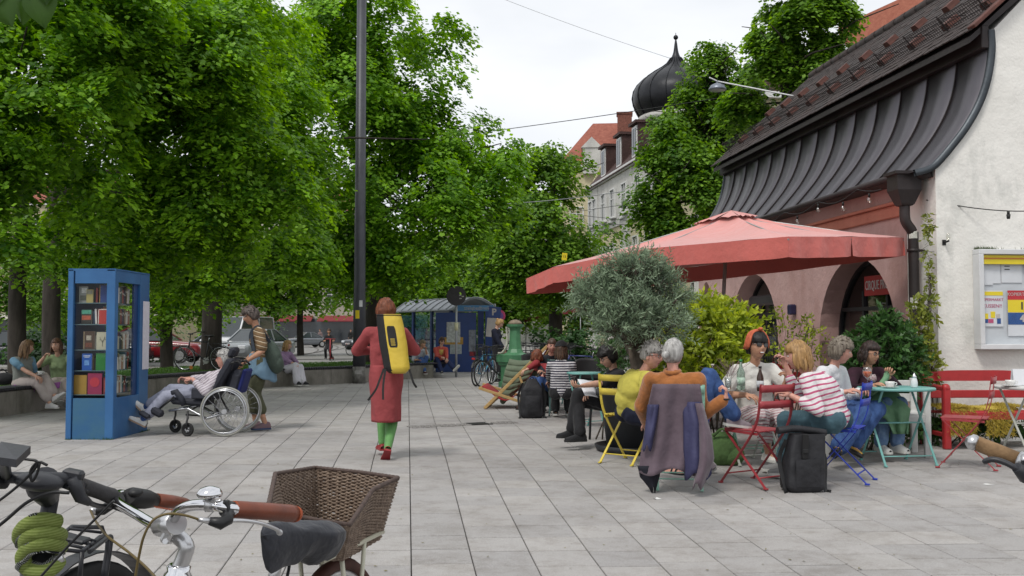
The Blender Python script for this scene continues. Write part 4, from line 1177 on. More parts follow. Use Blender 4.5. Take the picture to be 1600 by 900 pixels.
def sprays(lobes, n_tw, per, rs, lw, elong, tw_len=.16, up=.6, name='crown', m=None, parent=None, sz=1.0, droop=0.0, seed=0, gap=-.3, nf=2.2):
 """twigs growing outward with narrow leaves set along them"""
 lc = np.array([l[0] for l in lobes]); lr = np.array([l[1] for l in lobes]); vol = lr.prod(1) ** .67
 pick = rs.choice(len(lobes), n_tw, p=vol / vol.sum()); d = rs.normal(size=(n_tw, 3)); d /= np.linalg.norm(d, axis=1, keepdims=True)
 P = lc[pick] + d * (1 - np.abs(rs.normal(0, .3, n_tw)))[:, None] * lr[pick]
 keep = np.array([mnoise.noise(Vector(p * nf)) > gap for p in P]); P = P[keep]; d = d[keep]; n = len(P)
 tip = d + np.array([0, 0, up]) + rs.normal(0, .45, (n, 3)); tip /= np.linalg.norm(tip, axis=1, keepdims=True)
 ln = tw_len * rs.uniform(.6, 1.4, n)
 cid = np.repeat(np.arange(n), per); t = np.tile(np.linspace(0, 1, per), n)
 C = P[cid] + tip[cid] * (ln[cid] * t)[:, None]; C[:, 2] -= droop * t * t * ln[cid]
 side = np.cross(tip, rs.normal(size=(n, 3))); side /= np.linalg.norm(side, axis=1, keepdims=True)
 s2 = side[cid] * np.where(np.arange(len(cid)) % 2 == 0, 1, -1)[:, None]
 D = tip[cid] * .8 + s2 * .8 + rs.normal(0, .25, (len(cid), 3)); D[:, 2] -= droop * .5
 N_ = np.cross(D, s2 + rs.normal(0, .5, (len(cid), 3))); N_ *= np.sign(N_[:, 2:3] + .01)
 size = rs.uniform(.7, 1.25, len(cid)) * lw
 C = C + D / np.linalg.norm(D, axis=1, keepdims=True) * (size * elong * .5)[:, None]
 tone = np.clip(rs.uniform(0, 1, n)[cid] * .6 + t * .3 + rs.uniform(-.1, .2, len(cid)), 0, 1)
 me = leaves_mesh(name, C, N_, size, tone, m, elong, D, .12, seed)
 mobj(name, me, parent)
 return P, tip, ln
rs = np.random.RandomState(77)
OL = lobes_px([(985, 428, 52, 22, 0), (932, 460, 32, 24, 0), (1036, 455, 38, 28, .1), (980, 482, 54, 26, -.1), (1056, 478, 22, 18, .2), (1000, 440, 60, 40, 0), (912, 478, 18, 13, 0), (1030, 510, 45, 22, 0), (960, 510, 40, 20, -.2)], 10.15, ol)
P, tip, ln = sprays([(c, r * .86) for c, r in OL], 1900, 12, rs, .0125, 4.6, .155, .55, m=M_olive, parent=ol, seed=5, gap=-.25)
mb = MB()
for k in range(0, len(P), 3): mb.tube([Vector(P[k]) - Vector(tip[k]) * .08, Vector(P[k]) + Vector(tip[k]) * ln[k]], [.004, .0015], 3, False)
tag(mb.build('twigs', M_obark, ol), kind='stuff')
mb = MB(); tr = random.Random(9)
def trunkf(a, b):
 th = 2 * pi * a; r = .155 * (1.25 - .75 * b + .28 * b * b) * (1 + .16 * sin(3 * th + 5 * b) + .09 * sin(7 * th - 8 * b)); return (r * cos(th) + .05 * sin(4 * b), r * sin(th), .62 * b - .02)
mb.grid(trunkf, 26, 12, True, True); mb.build('trunk', M_obark, ol)
for k in range(13):
 a = 2 * pi * k / 13 + tr.uniform(-.2, .2); e = Vector(OL[k % len(OL)][0]) + V_((tr.gauss(0, .1), tr.gauss(0, .15), tr.gauss(0, .1)))
 s = V_((.07 * cos(a), .07 * sin(a), .55)); mb = MB(); pp = bez([s, s.lerp(e, .4) + V_((.1 * cos(a), .1 * sin(a), .03)), e], 5); mb.tube(pp, [.045 * (1 - i / len(pp) * .85) for i in range(len(pp))], 7); mb.build('limb', M_obark, ol)
M_ylf = leaf_mat('golden_leaf', (.08, .15, .012), (.50, .57, .06), .4)
M_dkl = leaf_mat('dark_shrub_leaf', (.02, .06, .016), (.07, .16, .04), .25, rough=.35)
M_vin = leaf_mat('vine_leaf', (.08, .13, .02), (.30, .33, .06), .35)
def shrub(label, px, Y, L, m, ntw, per, lw, el, twl, seed, up=.5, cat='shrub', name='shrub', stems=9, gap=-.35, droop=.3, pz=0.0, nf=2.2):
 o = empty(name, W(px, 520, Y).xy.to_3d() + V_((0, 0, pz)), 0, label, cat)
 rs = np.random.RandomState(seed); lob = lobes_px(L, Y, o)
 P, tip, ln = sprays(lob, ntw, per, rs, lw, el, twl, up, 'foliage', m, o, droop=droop, seed=seed, gap=gap, nf=nf)
 rr = random.Random(seed)
 for k in range(stems):
  e = Vector(P[rr.randrange(len(P))]); mb = MB(); s = V_((rr.gauss(0, .08), rr.gauss(0, .05), 0)); pp = bez([s, s.lerp(e, .5) + V_((rr.gauss(0, .05), 0, .08)), e], 4)
  mb.tube(pp, [.012 * (1 - i / len(pp) * .7) for i in range(len(pp))], 5); mb.build('stem', M_obark, o)
 mb = MB()
 for k in range(0, len(P), 2): mb.tube([Vector(P[k]) - Vector(tip[k]) * .1, Vector(P[k]) + Vector(tip[k]) * ln[k]], [.003, .0012], 3, False)
 tag(mb.build('twigs', M_obark, o), kind='stuff')
 return o
shrub('golden yellow-green shrub between olive tree and pink arcade', 1110, 11.3, [(1105, 520, 62, 42, 0), (1080, 565, 50, 34, 0), (1135, 550, 45, 36, 0), (1130, 500, 40, 26, .1), (1080, 480, 36, 20, 0), (1160, 520, 26, 24, 0), (1110, 590, 45, 26, 0)], M_ylf, 900, 9, .036, 2.1, .17, 31)
shrub('sparse golden twigs beside the pier between the two arches', 1235, 11.9, [(1225, 520, 48, 24, 0), (1255, 545, 36, 20, 0), (1200, 555, 30, 16, 0), (1270, 510, 18, 12, 0)], M_ylf, 100, 6, .028, 2.0, .16, 32, gap=-.9)
shrub('dark green glossy shrub in front of the first arch', 1380, 11.75, [(1380, 535, 40, 36, 0), (1350, 560, 30, 28, 0), (1410, 560, 26, 34, 0), (1375, 505, 18, 16, 0), (1398, 590, 40, 22, 0)], M_dkl, 620, 9, .036, 2.2, .15, 33)
shrub('vine with yellowing leaves climbing beside the downpipe', 1445, 12.35, [(1450, 480, 9, 22, 0), (1440, 545, 18, 34, 0), (1452, 575, 14, 22, 0), (1433, 520, 10, 22, 0), (1428, 478, 8, 8, 0)], M_vin, 150, 7, .045, 1.4, .09, 34, up=.1, cat='climbing plant', name='climbing_plant', gap=-.9, stems=5)
shrub('thin ivy shoot high on the white corner pier', 1455, 12.35, [(1452, 350, 5, 22, 0), (1450, 395, 4, 26, 0), (1453, 440, 4, 18, 0)], M_vin, 60, 6, .028, 1.5, .05, 35, up=-.2, cat='climbing plant', name='climbing_plant', gap=-.9, stems=3)
shrub('low green plants growing under the red bench', 1480, 12.1, [(1450, 672, 30, 14, 0), (1500, 668, 34, 12, 0), (1555, 672, 40, 12, 0)], M_dkl, 320, 8, .03, 2.4, .11, 36, up=.8, stems=4, gap=-.9)
shrub('low weeds under the white bench behind the teal table', 1370, 11.6, [(1340, 670, 36, 12, 0), (1400, 668, 36, 12, 0), (1300, 640, 26, 26, 0)], M_dkl, 240, 8, .03, 2.4, .11, 37, up=.8, stems=4, gap=-.9)
shrub('white-flowered shrub behind the olive trunk', 945, 12.6, [(965, 560, 26, 26, 0), (1060, 560, 20, 26, 0)], M_dkl, 160, 8, .028, 2.4, .12, 38, up=.8, stems=4, gap=-.9)
M_grn = mat('green_fleece', hexc('#50703a'), .95, .3, 12, .4, 30)
mb = MB(); mb.ell((0, 0, .16), (.18, .15, .18), 18, 12); mb.ell((.10, -.02, .10), (.14, .13, .11), 14, 10); mb.tube(bez([(-.1, -.1, .3), (-.02, -.16, .38), (.08, -.1, .3)], 4), .014, 6)
o = mb.build('cloth_bag', M_grn); o.location = G(1127, 726); tag(o, 'crumpled green cloth bag under the middle table', 'bag')
# ================================================================== people
def remeshed(mb, vox, smooth=3, dec=.5, fold=0.0, ff=7.0, seed=0, stretch=(1, 1, .5)):
 fold *= 1.7; ff *= 1.25
 me = mb.mesh('tmp', [])
 o = bpy.data.objects.new('tmp', me); COL.objects.link(o)
 r = o.modifiers.new('r', 'REMESH'); r.mode = 'VOXEL'; r.voxel_size = vox; r.use_smooth_shade = True
 if smooth: s = o.modifiers.new('s', 'SMOOTH'); s.factor = .6; s.iterations = smooth
 if dec < 1 and not fold: d = o.modifiers.new('d', 'DECIMATE'); d.ratio = dec
 out = bpy.data.meshes.new_from_object(o.evaluated_get(bpy.context.evaluated_depsgraph_get()))
 COL.objects.unlink(o); bpy.data.objects.remove(o); bpy.data.meshes.remove(me)
 if fold:
  n = len(out.vertices); co = np.empty(n * 3, np.float32); out.vertices.foreach_get('co', co); co = co.reshape(-1, 3)
  nr = np.empty(n * 3, np.float32); out.vertices.foreach_get('normal', nr); nr = nr.reshape(-1, 3)
  sv = V_((seed * 3.1, seed * 1.7, 0))
  d = np.empty(n, np.float32)
  for i in range(n):
   p = V_((float(co[i, 0]) * stretch[0], float(co[i, 1]) * stretch[1], float(co[i, 2]) * stretch[2])) * ff + sv
   q = mnoise.noise_vector(p * .6) * .8
   d[i] = (1 - abs(mnoise.noise(p + q)) * 2.6) * .7 + .4 * mnoise.noise(p * 2.3)
  co += nr * (d * fold)[:, None]
  out.vertices.foreach_set('co', co.ravel()); out.update()
 return out
def cap(mb, a, b, r0, r1=None, n=10):
 r1 = r0 if r1 is None else r1; a = Vector(a); b = Vector(b)
 mb.tube([a, b], [r0, r1], n); mb.ell(a, (r0,) * 3, n, 6); mb.ell(b, (r1,) * 3, n, 6)
def limb(mb, pts, rs, n=10):
 for i in range(len(pts) - 1): cap(mb, pts[i], pts[i + 1], rs[i], rs[i + 1], n)
def ik(a, t, l1, l2, hint):
 a = Vector(a); t = Vector(t); d = t - a; L = d.length
 if L > (l1 + l2) * .995: d = d.normalized() * (l1 + l2) * .995; t = a + d; L = d.length
 u = d.normalized(); c = (l1 * l1 + L * L - l2 * l2) / (2 * L); h2 = max(0, l1 * l1 - c * c)
 hv = Vector(hint); hv = hv - u * hv.dot(u)
 if hv.length < 1e-4: hv = V_((0, 0, 1)) - u * u.z
 return a + u * c + hv.normalized() * sqrt(h2), t
SKIN = {}
def skin_mat(k):
 c = {'fair': '#d8a488', 'tan': '#c58f6e', 'pink': '#d79a85', 'brown': '#8f5b40'}[k]
 return mat('skin_' + k, hexc(c), .5, .16, 26, .25, 60, spec=.4, detail=5)
def hair_mat(name, a, b): return mat('hair_' + name, hexc(a, .8), .5, .3, 46, 1.0, 90, col2=hexc(b, 1.15), stretch=(1, 1, .07), spec=.35)
M_eye = mat('eye_white', (.7, .7, .68), .3); M_iris = mat('eye_dark', (.02, .015, .012), .3)
def head_parts(skin, lip, hs=1.0, female=True, mouth=0, brow=(0, 0, 0)):
 """head in its own frame: x right, y forward, z up, origin at the centre of the skull"""
 mb = MB(); mb.smooth = True
 N_, M_ = 32, 26
 vs = []
 for i in range(M_ + 1):
  t = pi * i / M_
  for k in range(N_):
   a = 2 * pi * k / N_
   x, y, z = sin(t) * cos(a), sin(t) * sin(a), cos(t)
   X, Y, Z = x * .076, y * .097, z * .118
   if z < 0:
    q = (-z) ** 1.4
    X *= 1 - (.36 if female else .28) * q
    if y < 0: Y *= 1 - .45 * q
    else: Y *= 1 + .02 * q
   if y > 0: Y *= .96 - .04 * abs(x)
   f = max(0, y)
   g = lambda cx, cz, sx, sz: math.exp(-((X - cx) / sx) ** 2 - ((Z - cz) / sz) ** 2)
   if y > 0:
    d = -.010 * (g(-.031, .008, .017, .012) + g(.031, .008, .017, .012)) + .005 * (g(-.030, .030, .02, .008) + g(.030, .030, .02, .008))
    d += .017 * g(0, -.012, .010, .022) + .012 * g(0, -.030, .013, .010)
    d += .006 * g(0, -.060, .022, .008) - .004 * g(0, -.048, .03, .006) - .004 * g(0, -.076, .02, .006) + .009 * g(0, -.098, .022, .014)
    d += .004 * (g(-.045, -.025, .02, .02) + g(.045, -.025, .02, .02))
    Y += d
   vs.append((X, Y, Z))
 fs = []; ms = []
 for i in range(M_):
  for k in range(N_):
   k2 = (k + 1) % N_; fs.append((i * N_ + k, (i + 1) * N_ + k, (i + 1) * N_ + k2, i * N_ + k2))
   c = [sum(vs[j][q] for j in fs[-1]) / 4 for q in range(3)]
   ms.append(1 if (c[1] > 0 and abs(c[0]) < .026 and -.070 < c[2] < -.052) else 0)
 b = len(mb.f); mb.add(vs, fs, True)
 for i, m in enumerate(ms): mb.m[b + i] = m
 mb.mat(0)
 for s in (-1, 1):
  mb.ell((s * .077, -.006, -.008), (.010, .021, .031), 8, 6, Matrix.Rotation(s * .3, 3, 'Z'))
  mb.mat(2); mb.ell((s * .031, .0795, .008), (.0135, .008, .0065), 8, 6); mb.mat(3); mb.ell((s * .031, .0855, .008), (.006, .003, .006), 6, 4)
  mb.mat(4); mb.tube([(s * .014, .092, .024), (s * .032, .090, .030), (s * .048, .078, .026)], [.0035, .004, .002], 5); mb.mat(0)
 if mouth:
  mb.mat(2); mb.ell((0, .087, -.058), (.020, .007, .0055), 10, 6); mb.mat(0)
 return mb
def hair_parts(style, rs, seed=0):
 """hair in the head's frame"""
 mb = MB(); mb.smooth = True; rr = random.Random(seed)
 N_, M_ = 44, 30
 hl = rs.get('line', .50); th = rs.get('th', .016); low = rs.get('low', -.45); side = rs.get('side', .10)
 vs = []
 for i in range(M_ + 1):
  t = pi * i / M_
  for k in range(N_):
   a = 2 * pi * k / N_
   x, y, z = sin(t) * cos(a), sin(t) * sin(a), cos(t)
   n = mnoise.noise(V_((x * 5, y * 5, z * 2.0)) + V_((seed, 0, 0))); n2 = mnoise.noise(V_((x * 15, y * 15, z * 5)) + V_((seed, 0, 0)))
   lim = low if y < side - .25 else (low + (hl - low) * min(1, max(0, (y - side + .25) / .5)))
   if y > .35: lim = hl
   if z > lim + .06 * n: k_ = 1.0
   elif z > lim - .14: k_ = .35
   else: k_ = -1.2
   T = th * (1 + .5 * n + .45 * n2) * k_ + (.005 if k_ > 0 else -.004)
   q = (-z) ** 1.4 if z < 0 else 0
   X, Y, Z = x * (.077 * (1 - .2 * q) + T), y * (.098 * (1 - (.25 * q if y < 0 else 0)) + T), z * (.120 + T * (1.1 if z > 0 else 1))
   vs.append((X, Y, Z))
 fs = []
 for i in range(M_):
  for k in range(N_):
   k2 = (k + 1) % N_; fs.append((i * N_ + k, (i + 1) * N_ + k, (i + 1) * N_ + k2, i * N_ + k2))
 mb.add(vs, fs, True)
 def lock(a, z0, L_, r, outw=.0, fwd=0, wav=0):
  x, y = cos(a), sin(a); R0 = .088
  pts = []
  for k in range(6):
   u = k / 5; w = wav * sin(u * 9 + a * 5)
   pts.append(V_((x * (.080 + outw * sin(u * 2.4)) * (1 if z0 < .06 else .9) + w, y * (.098 + outw * sin(u * 2.4)) + fwd * u, z0 - L_ * u)))
  mb.tube(pts, [r * .7, r, r, r * .95, r * .7, r * .2], 6, flat=.6)
 if style in ('bob', 'long'):
  L_ = rs.get('len', .16)
  for k in range(46):
   a = rr.uniform(-pi * 1.0 - .25, .25) if True else 0
   fr = abs(((a + pi / 2 + pi) % (2 * pi)) - pi)
   lock(a, rr.uniform(.0, .07), L_ * rr.uniform(.85, 1.1), rr.uniform(.014, .022), rs.get('out', .02), 0, rs.get('wav', .003))
 if style == 'tuft':
  for k in range(70):
   a = rr.uniform(0, 2 * pi); el = rr.uniform(.1, 1.4); d = V_((cos(a) * cos(el), sin(a) * cos(el), sin(el)))
   if d.y > .6 and d.z < hl: continue
   p = V_((d.x * .085, d.y * .105, d.z * .128)); dd = (d + V_((rr.gauss(0, .5), rr.gauss(0, .4) + .2, rr.gauss(0, .4)))).normalized()
   mb.tube([p, p + dd * .015 + d * .006, p + dd * .035], [.010, .009, .002], 5)
 if style in ('bun', 'pony'):
  c = Vector(rs.get('bun', (0, -.125, .01))); mb.ell(c, (rs.get('br', .034),) * 3, 12, 8)
  mb.ell(c + V_((0, .025, 0)), (.02, .02, .02), 8, 6)
  if style == 'pony':
   for k in range(8): mb.tube([c, c + V_((rr.gauss(0, .015), -.03, -.05)), c + V_((rr.gauss(0, .02), -.02, -.14))], [.014, .013, .003], 5)
 return mb
def hand_mb(mb, wrist, d, pn, curl=.5, s=1.0, side=1, thumb=.6, spread=.0, curls=None):
 """five separate fingers rooted in a palm"""
 d = Vector(d).normalized(); pn = Vector(pn); pn = (pn - d * pn.dot(d)).normalized(); x = d.cross(pn) * side   # x points to the thumb side
 w = Vector(wrist)
 for k in range(4):
  off = (.5 - k / 3) * .062 * s
  base = w + d * (.078 - .006 * abs(k - 1)) * s + x * off
  c = curl if curls is None else curls[k]
  ln = (.040, .045, .042, .032)[k] * s
  dirv = (d + x * (.10 * (1.5 - k) * (.5 + spread))).normalized()
  pts = [base - dirv * .02 * s, base]; ang = 0; p = base
  for q, f in enumerate((1, .66, .55)):
   ang += c * (.9, 1.1, .8)[q]
   dd = dirv * cos(ang) + pn * sin(ang); p = p + dd * ln * f; pts.append(p)
  mb.tube(pts, [.0088 * s, .0094 * s, .0085 * s, .0078 * s, .0060 * s], 7)
  mb.ell(pts[-1], (.0062 * s,) * 3, 6, 4)
 tb = w + d * .022 * s + x * .030 * s
 t1 = (d * (.75) + x * (.75 * (1 - thumb * .3)) + pn * .45 * thumb).normalized(); t2 = (d * .9 + x * .25 + pn * .35 * thumb).normalized()
 if thumb < 0: t1 = (x * 1.0 + d * .15).normalized(); t2 = t1
 mb.tube([tb - x * .012 * s, tb, tb + t1 * .040 * s, tb + t1 * .040 * s + t2 * .030 * s], [.013 * s, .013 * s, .0105 * s, .007 * s], 7)
def shoe(name, ankle, toe, up, parent, mu, ms, s=1.0, kind='sneaker', label=None):
 up = Vector(up).normalized(); toe = Vector(toe); toe = (toe - up * toe.dot(up)).normalized(); x = toe.cross(up)
 R = Matrix((x, toe, up)).transposed(); AT = Matrix.Translation(Vector(ankle))
 mb = MB(); h0 = {'sneaker': .088, 'flat': .058, 'boot': .15, 'sandal': .07}[kind]
 secs = [(-.075, .030, .6), (-.06, .036, .9), (-.02, .037, 1.0), (.03, .038, .86), (.08, .046, .60), (.13, .047, .44), (.165, .036, .36), (.182, .015, .25)]
 zb = -.078 * s
 def f(a, b):
  i = min(int(b * (len(secs) - 1)), len(secs) - 2); t = b * (len(secs) - 1) - i
  y = secs[i][0] * (1 - t) + secs[i + 1][0] * t; w = secs[i][1] * (1 - t) + secs[i + 1][1] * t; h = (secs[i][2] * (1 - t) + secs[i + 1][2] * t) * h0
  an = pi * a; return R @ V_((w * cos(an) * s, y * s, zb + .012 + max(.0, sin(an)) ** .8 * h * s))
 mb.smooth = True; mb.grid(f, 10, 14)
 if kind == 'boot': mb.tube([R @ V_((0, -.03, zb + .06)), R @ V_((0, -.03, zb + .17))], [.045 * s, .05 * s], 12)
 st = len(mb.v)
 mb.mat(1)
 o_ = [(-.078, 0)] + [(y, w) for y, w, _ in secs] + [(.186, 0)]
 poly = [R @ V_((w * 1.08 * s, y * s * 1.02, zb - .008)) for y, w in o_] + [R @ V_((-w * 1.08 * s, y * s * 1.02, zb - .008)) for y, w in o_[::-1][1:-1]]
 mb.prism(poly, up * .022 * s)
 if kind in ('sneaker',):
  for k in range(4):
   y = .03 + k * .018; z = zb + .012 + h0 * (.83 - k * .085)
   mb.tube([R @ V_((-.022, y, z - .006)), R @ V_((0, y + .003, z + .004)), R @ V_((.022, y, z - .006))], .0035, 4)
 if kind == 'sandal':
  mb.mat(2)
  for y in (.06, .11):
   pts = [R @ V_((.05 * cos(a) * s, y * s, zb + .012 + .048 * sin(a) * s)) for a in np.linspace(0, pi, 9)]
   mb.tube(pts, .011, 5, flat=.5)
  return mb.xf(AT).build(name, [mu, ms, ms], parent)
 return mb.xf(AT).build(name, [mu, ms], parent)
def human(label, pel, neck, fwd, s=1.0, face=None, pitch=0, roll=0, hands=None, el=None, feet=None, kn=None, toe=None, skin='fair',
   hair=None, hstyle='short', hopt=None, top=None, sleeve=1.0, bottom=None, leglen=1.0, loose=1.0, shoes=None, shoek='sneaker', sole=None,
   slump=.05, female=True, vox=.011, curl=(.6, .6), palm=None, hdir=None, belly=0.0, hem=.0, headk=1.0, mouth=0, thumb=(.6, .6), fold=.006,
   bodym=None, group=None, tleg=1.0, sw=1.0, neckline=0, toe_up=None, legm=None):
 pel = Vector(pel); neck = Vector(neck); fw = V_((fwd[0], fwd[1], 0)).normalized(); rt = V_((fw.y, -fw.x, 0))
 root = empty('person', (pel.x, pel.y, gz(pel.y)), 0, label, 'person', group)
 o0 = Vector(root.location); pel -= o0; neck -= o0
 sp_ax = neck - pel; TL = sp_ax.length; ax = sp_ax.normalized()
 K = TL / .50 if TL < .5 * s else s
 K = max(K, .86 * s)
 bk = rt.cross(ax).normalized()          # forward, square to the spine
 if bk.dot(fw) < 0: bk = -bk
 if abs(ax.dot(fw)) > .97: bk = V_((0, 0, -1))
 def spn(t): return pel + sp_ax * t - bk * (slump * 4 * t * (1 - t))
 def P(t, x=0, y=0): return spn(t) + rt * x * s + bk * y * s
 skn = skin_mat(skin)
 Rt = Matrix((rt, bk, rt.cross(bk))).transposed()
 sh = {q: P(.90, q * .168 * sw, -.005) for q in (-1, 1)}
 hip = {q: pel + rt * q * .088 * s - V_((0, 0, .015)) for q in (-1, 1)}
 hands = hands or {}; feet = feet or {}; el = el or {}; kn = kn or {}; toe = toe or {}
 J = {}
 for q in (-1, 1):
  ht = hands.get(q);
  ht = (Vector(ht) - o0) if ht is not None else P(.25, q * .2, .25)
  e, w = ik(sh[q], ht, .285 * s, .255 * s, el.get(q, rt * q * .5 + V_((0, 0, -1)) - fw * .3)); J['e', q], J['w', q] = e, w
  ft = feet.get(q); ft = (Vector(ft) - o0) if ft is not None else hip[q] + fw * .4 - V_((0, 0, .4))
  k, a = ik(hip[q], ft, .435 * s, .425 * s, kn.get(q, fw + V_((0, 0, .6)))); J['k', q], J['a', q] = k, a
 def torso(mb, g=0.0, shirt=False):
  R3 = Rt
  mb.ell(P(.04), (.152 * s + g, .108 * s + g, .10 * K + g), 18, 12, R3)
  if shirt:
   for q in (-1, 0, 1): cap(mb, P(.80, q * .085, -.005), P(.06, q * .080, .0), .070 * s + g + (q == 0) * .012, .078 * s + g + (q == 0) * .012)
  mb.ell(P(.30, 0, .01 + belly * .3), ((.125 + belly * .3) * s + g, (.090 + belly) * s + g, .125 * K + g), 18, 12, R3)
  mb.ell(P(.62, 0, .005), (.148 * sw * s + g, .105 * s + g, .150 * K + g), 18, 12, R3)
  mb.ell(P(.80, 0, -.005), (.150 * sw * s + g, .088 * s + g, .09 * K + g), 16, 10, R3)
  cap(mb, sh[-1].lerp(sh[1], .06), sh[1].lerp(sh[-1], .06), .052 * s + g)
  for q in (-1, 1): cap(mb, P(.90, q * .11, -.01), P(1.0, q * .02, -.005), .042 * s + g * .7, .048 * s + g * .4)
  if female:
   for q in (-1, 1): mb.ell(P(.62, q * .068, .085), (.056 * s + g * .8, .050 * s + g, .055 * s + g * .8), 12, 8, R3)
 mb = MB(); torso(mb)
 hf = V_((face[0], face[1], 0)).normalized() if face is not None else fw
 nk_top = neck + ax * .075 * s + hf * .02 * s + V_((0, 0, .03 * s))
 cap(mb, P(.94), nk_top, .050 * s, .049 * s)
 for q in (-1, 1):
  e, w, k, a = J['e', q], J['w', q], J['k', q], J['a', q]
  limb(mb, [sh[q], sh[q].lerp(e, .45), e, e.lerp(w, .3), w], [.049 * s, .045 * s, .036 * s, .040 * s, .026 * s])
  hd = Vector(hdir[q]).normalized() if hdir and q in hdir else (w - e).normalized()
  pn = Vector(palm[q]) if palm and q in palm else V_((0, 0, -1)) - rt * q * .3
  if abs(pn.normalized().dot(hd)) > .95: pn = fw
  pn = (pn - hd * pn.dot(hd)).normalized(); xh = hd.cross(pn)
  J['hd', q], J['pn', q] = hd, pn
  for f in (-.024, 0, .024): cap(mb, w + xh * f * .6 * s, w + hd * .074 * s + xh * f * 1.15 * s, .014 * s, .0125 * s, 8)
  limb(mb, [hip[q], hip[q].lerp(k, .4), k, k.lerp(a, .28), a], [.088 * s, .077 * s, .052 * s, .053 * s, .034 * s])
  tu = Vector(toe_up[q]).normalized() if toe_up and q in toe_up else (V_((0, 0, 1)) if abs(((k - a).normalized()).z) > .8 and q not in (toe_up or {}) else (k - a).normalized())
  td = Vector(toe.get(q, fw)); td = (td - tu * td.dot(tu)).normalized(); J['tu', q], J['td', q] = tu, td
  cap(mb, a - tu * .035 * s, a - tu * .052 * s + td * .12 * s, .030 * s, .020 * s)
 me = remeshed(mb, vox, 2, .45)
 hz = Matrix.Rotation(radians(pitch), 3, V_((hf.y, -hf.x, 0))) ; hy = (hz @ hf); hx = V_((hf.y, -hf.x, 0)); hx = Matrix.Rotation(radians(roll), 3, hy) @ hx
 hx = (hx - hy * hx.dot(hy)).normalized(); RH = Matrix((hx, hy, hx.cross(hy))).transposed()
 hk = s * headk
 hc = nk_top + RH @ V_((0, .025, .082)) * hk
 hb = head_parts(skn, None, 1, female, mouth); M4 = RH.to_4x4() @ Matrix.Scale(hk, 4); M4.translation = hc; hb.xf(M4)
 hmb = MB(); hmb.smooth = True
 for q in (-1, 1):
  hand_mb(hmb, J['w', q], J['hd', q], J['pn', q], curl[0 if q < 0 else 1], s, side=(1 if q > 0 else -1) * -1, thumb=thumb[0 if q < 0 else 1])
 M_lip = mat('lip', hexc('#b0605a'), .45)
 M_hair = hair or hair_mat('brown', '#3a2a20', '#6a4e38')
 m1 = hb.mesh('h', [skn, M_lip, M_eye, M_iris, M_hair]); m2 = hmb.mesh('f', [skn])
 bm = bmesh.new()
 for m_ in (m1, m2, me): bm.from_mesh(m_)
 body = bpy.data.meshes.new('body')
 for m_ in (skn, M_lip, M_eye, M_iris, M_hair): body.materials.append(m_)
 bm.to_mesh(body); bm.free()
 for p in body.polygons: p.use_smooth = True
 link(bpy.data.objects.new('body', body), root)
 if hstyle:
  hp_ = hair_parts(hstyle, hopt or {}, seed=len(label)); hp_.xf(M4); hp_.build('hair', M_hair, root)
 sd = len(label) % 17
 if top:
  mb = MB(); g = .011 + .004 * loose; torso(mb, g, True)
  if hem:
   mb.ell(pel + ax * (.02 - hem * .4) , ((.160 + .01 * loose) * s, (.118 + .01 * loose) * s, (.09 + hem) * s), 18, 12, Rt)
  for q in (-1, 1):
   e, w = J['e', q], J['w', q]; gl = .010 + .007 * loose
   if sleeve > 0:
    ln = sleeve * 2
    if ln <= 1: limb(mb, [sh[q], sh[q].lerp(e, ln)], [.052 * s + gl, .047 * s + gl * 1.3])
    else: limb(mb, [sh[q], sh[q].lerp(e, .5), e, e.lerp(w, (ln - 1) * .96)], [.051 * s + gl, .047 * s + gl, .041 * s + gl, .030 * s + gl * 1.0])
  tm = remeshed(mb, vox * 1.05, 7, 1, fold, 5.5, sd)
  tm.materials.clear(); tm.materials.append(top)
  link(bpy.data.objects.new('top', tm), root); tm.name = 'top'
 if bottom:
  mb = MB(); g = .012
  mb.ell(pel + ax * .03 * s, (.156 * s + g, .113 * s + g, .105 * s + g), 18, 12, Rt)
  for q in (-1, 1):
   k, a = J['k', q], J['a', q]; gl = .008 + .010 * loose
   e_ = leglen * 2
   mb.ell(hip[q] - bk * .03 * s, (.088 * s + g,) * 3, 12, 8)
   if e_ <= 1: limb(mb, [hip[q], hip[q].lerp(k, .5 * e_), hip[q].lerp(k, e_)], [.094 * s + gl, .085 * s + gl, .075 * s + gl])
   else: limb(mb, [hip[q], hip[q].lerp(k, .4), k, k.lerp(a, (e_ - 1) * .4), k.lerp(a, (e_ - 1) * .94)], [.092 * s + gl, .080 * s + gl, .058 * s + gl, .055 * s + gl, (.040 + .012 * loose) * s + gl])
  tm = remeshed(mb, vox * 1.05, 3, 1, fold * .9, 9, sd + 3)
  tm.materials.clear(); tm.materials.append(bottom)
  nm = 'trousers' if leglen > .7 else 'shorts'
  link(bpy.data.objects.new(nm, tm), root); tm.name = nm
 if legm:
  mb = MB()
  for q in (-1, 1):
   k, a = J['k', q], J['a', q]; limb(mb, [hip[q].lerp(k, .5), k, k.lerp(a, .3), a], [.078 * s, .062 * s, .066 * s, .043 * s])
  tm = remeshed(mb, vox, 3, .6); tm.materials.clear(); tm.materials.append(legm); link(bpy.data.objects.new('tights', tm), root)
 if shoes:
  for q in (-1, 1):
   shoe('shoe', J['a', q], J['td', q], J['tu', q], root, shoes if shoek != 'sandal' else skn, sole or mat('sole_white', (.55, .55, .52), .6), s, shoek)
 J.update(root=root, o0=o0, hc=hc, RH=RH, hk=hk, P=P, Rt=Rt, sh=sh, hip=hip, rt=rt, bk=bk, fw=fw, ax=ax, s=s, pel=pel, neck=neck)
 return J
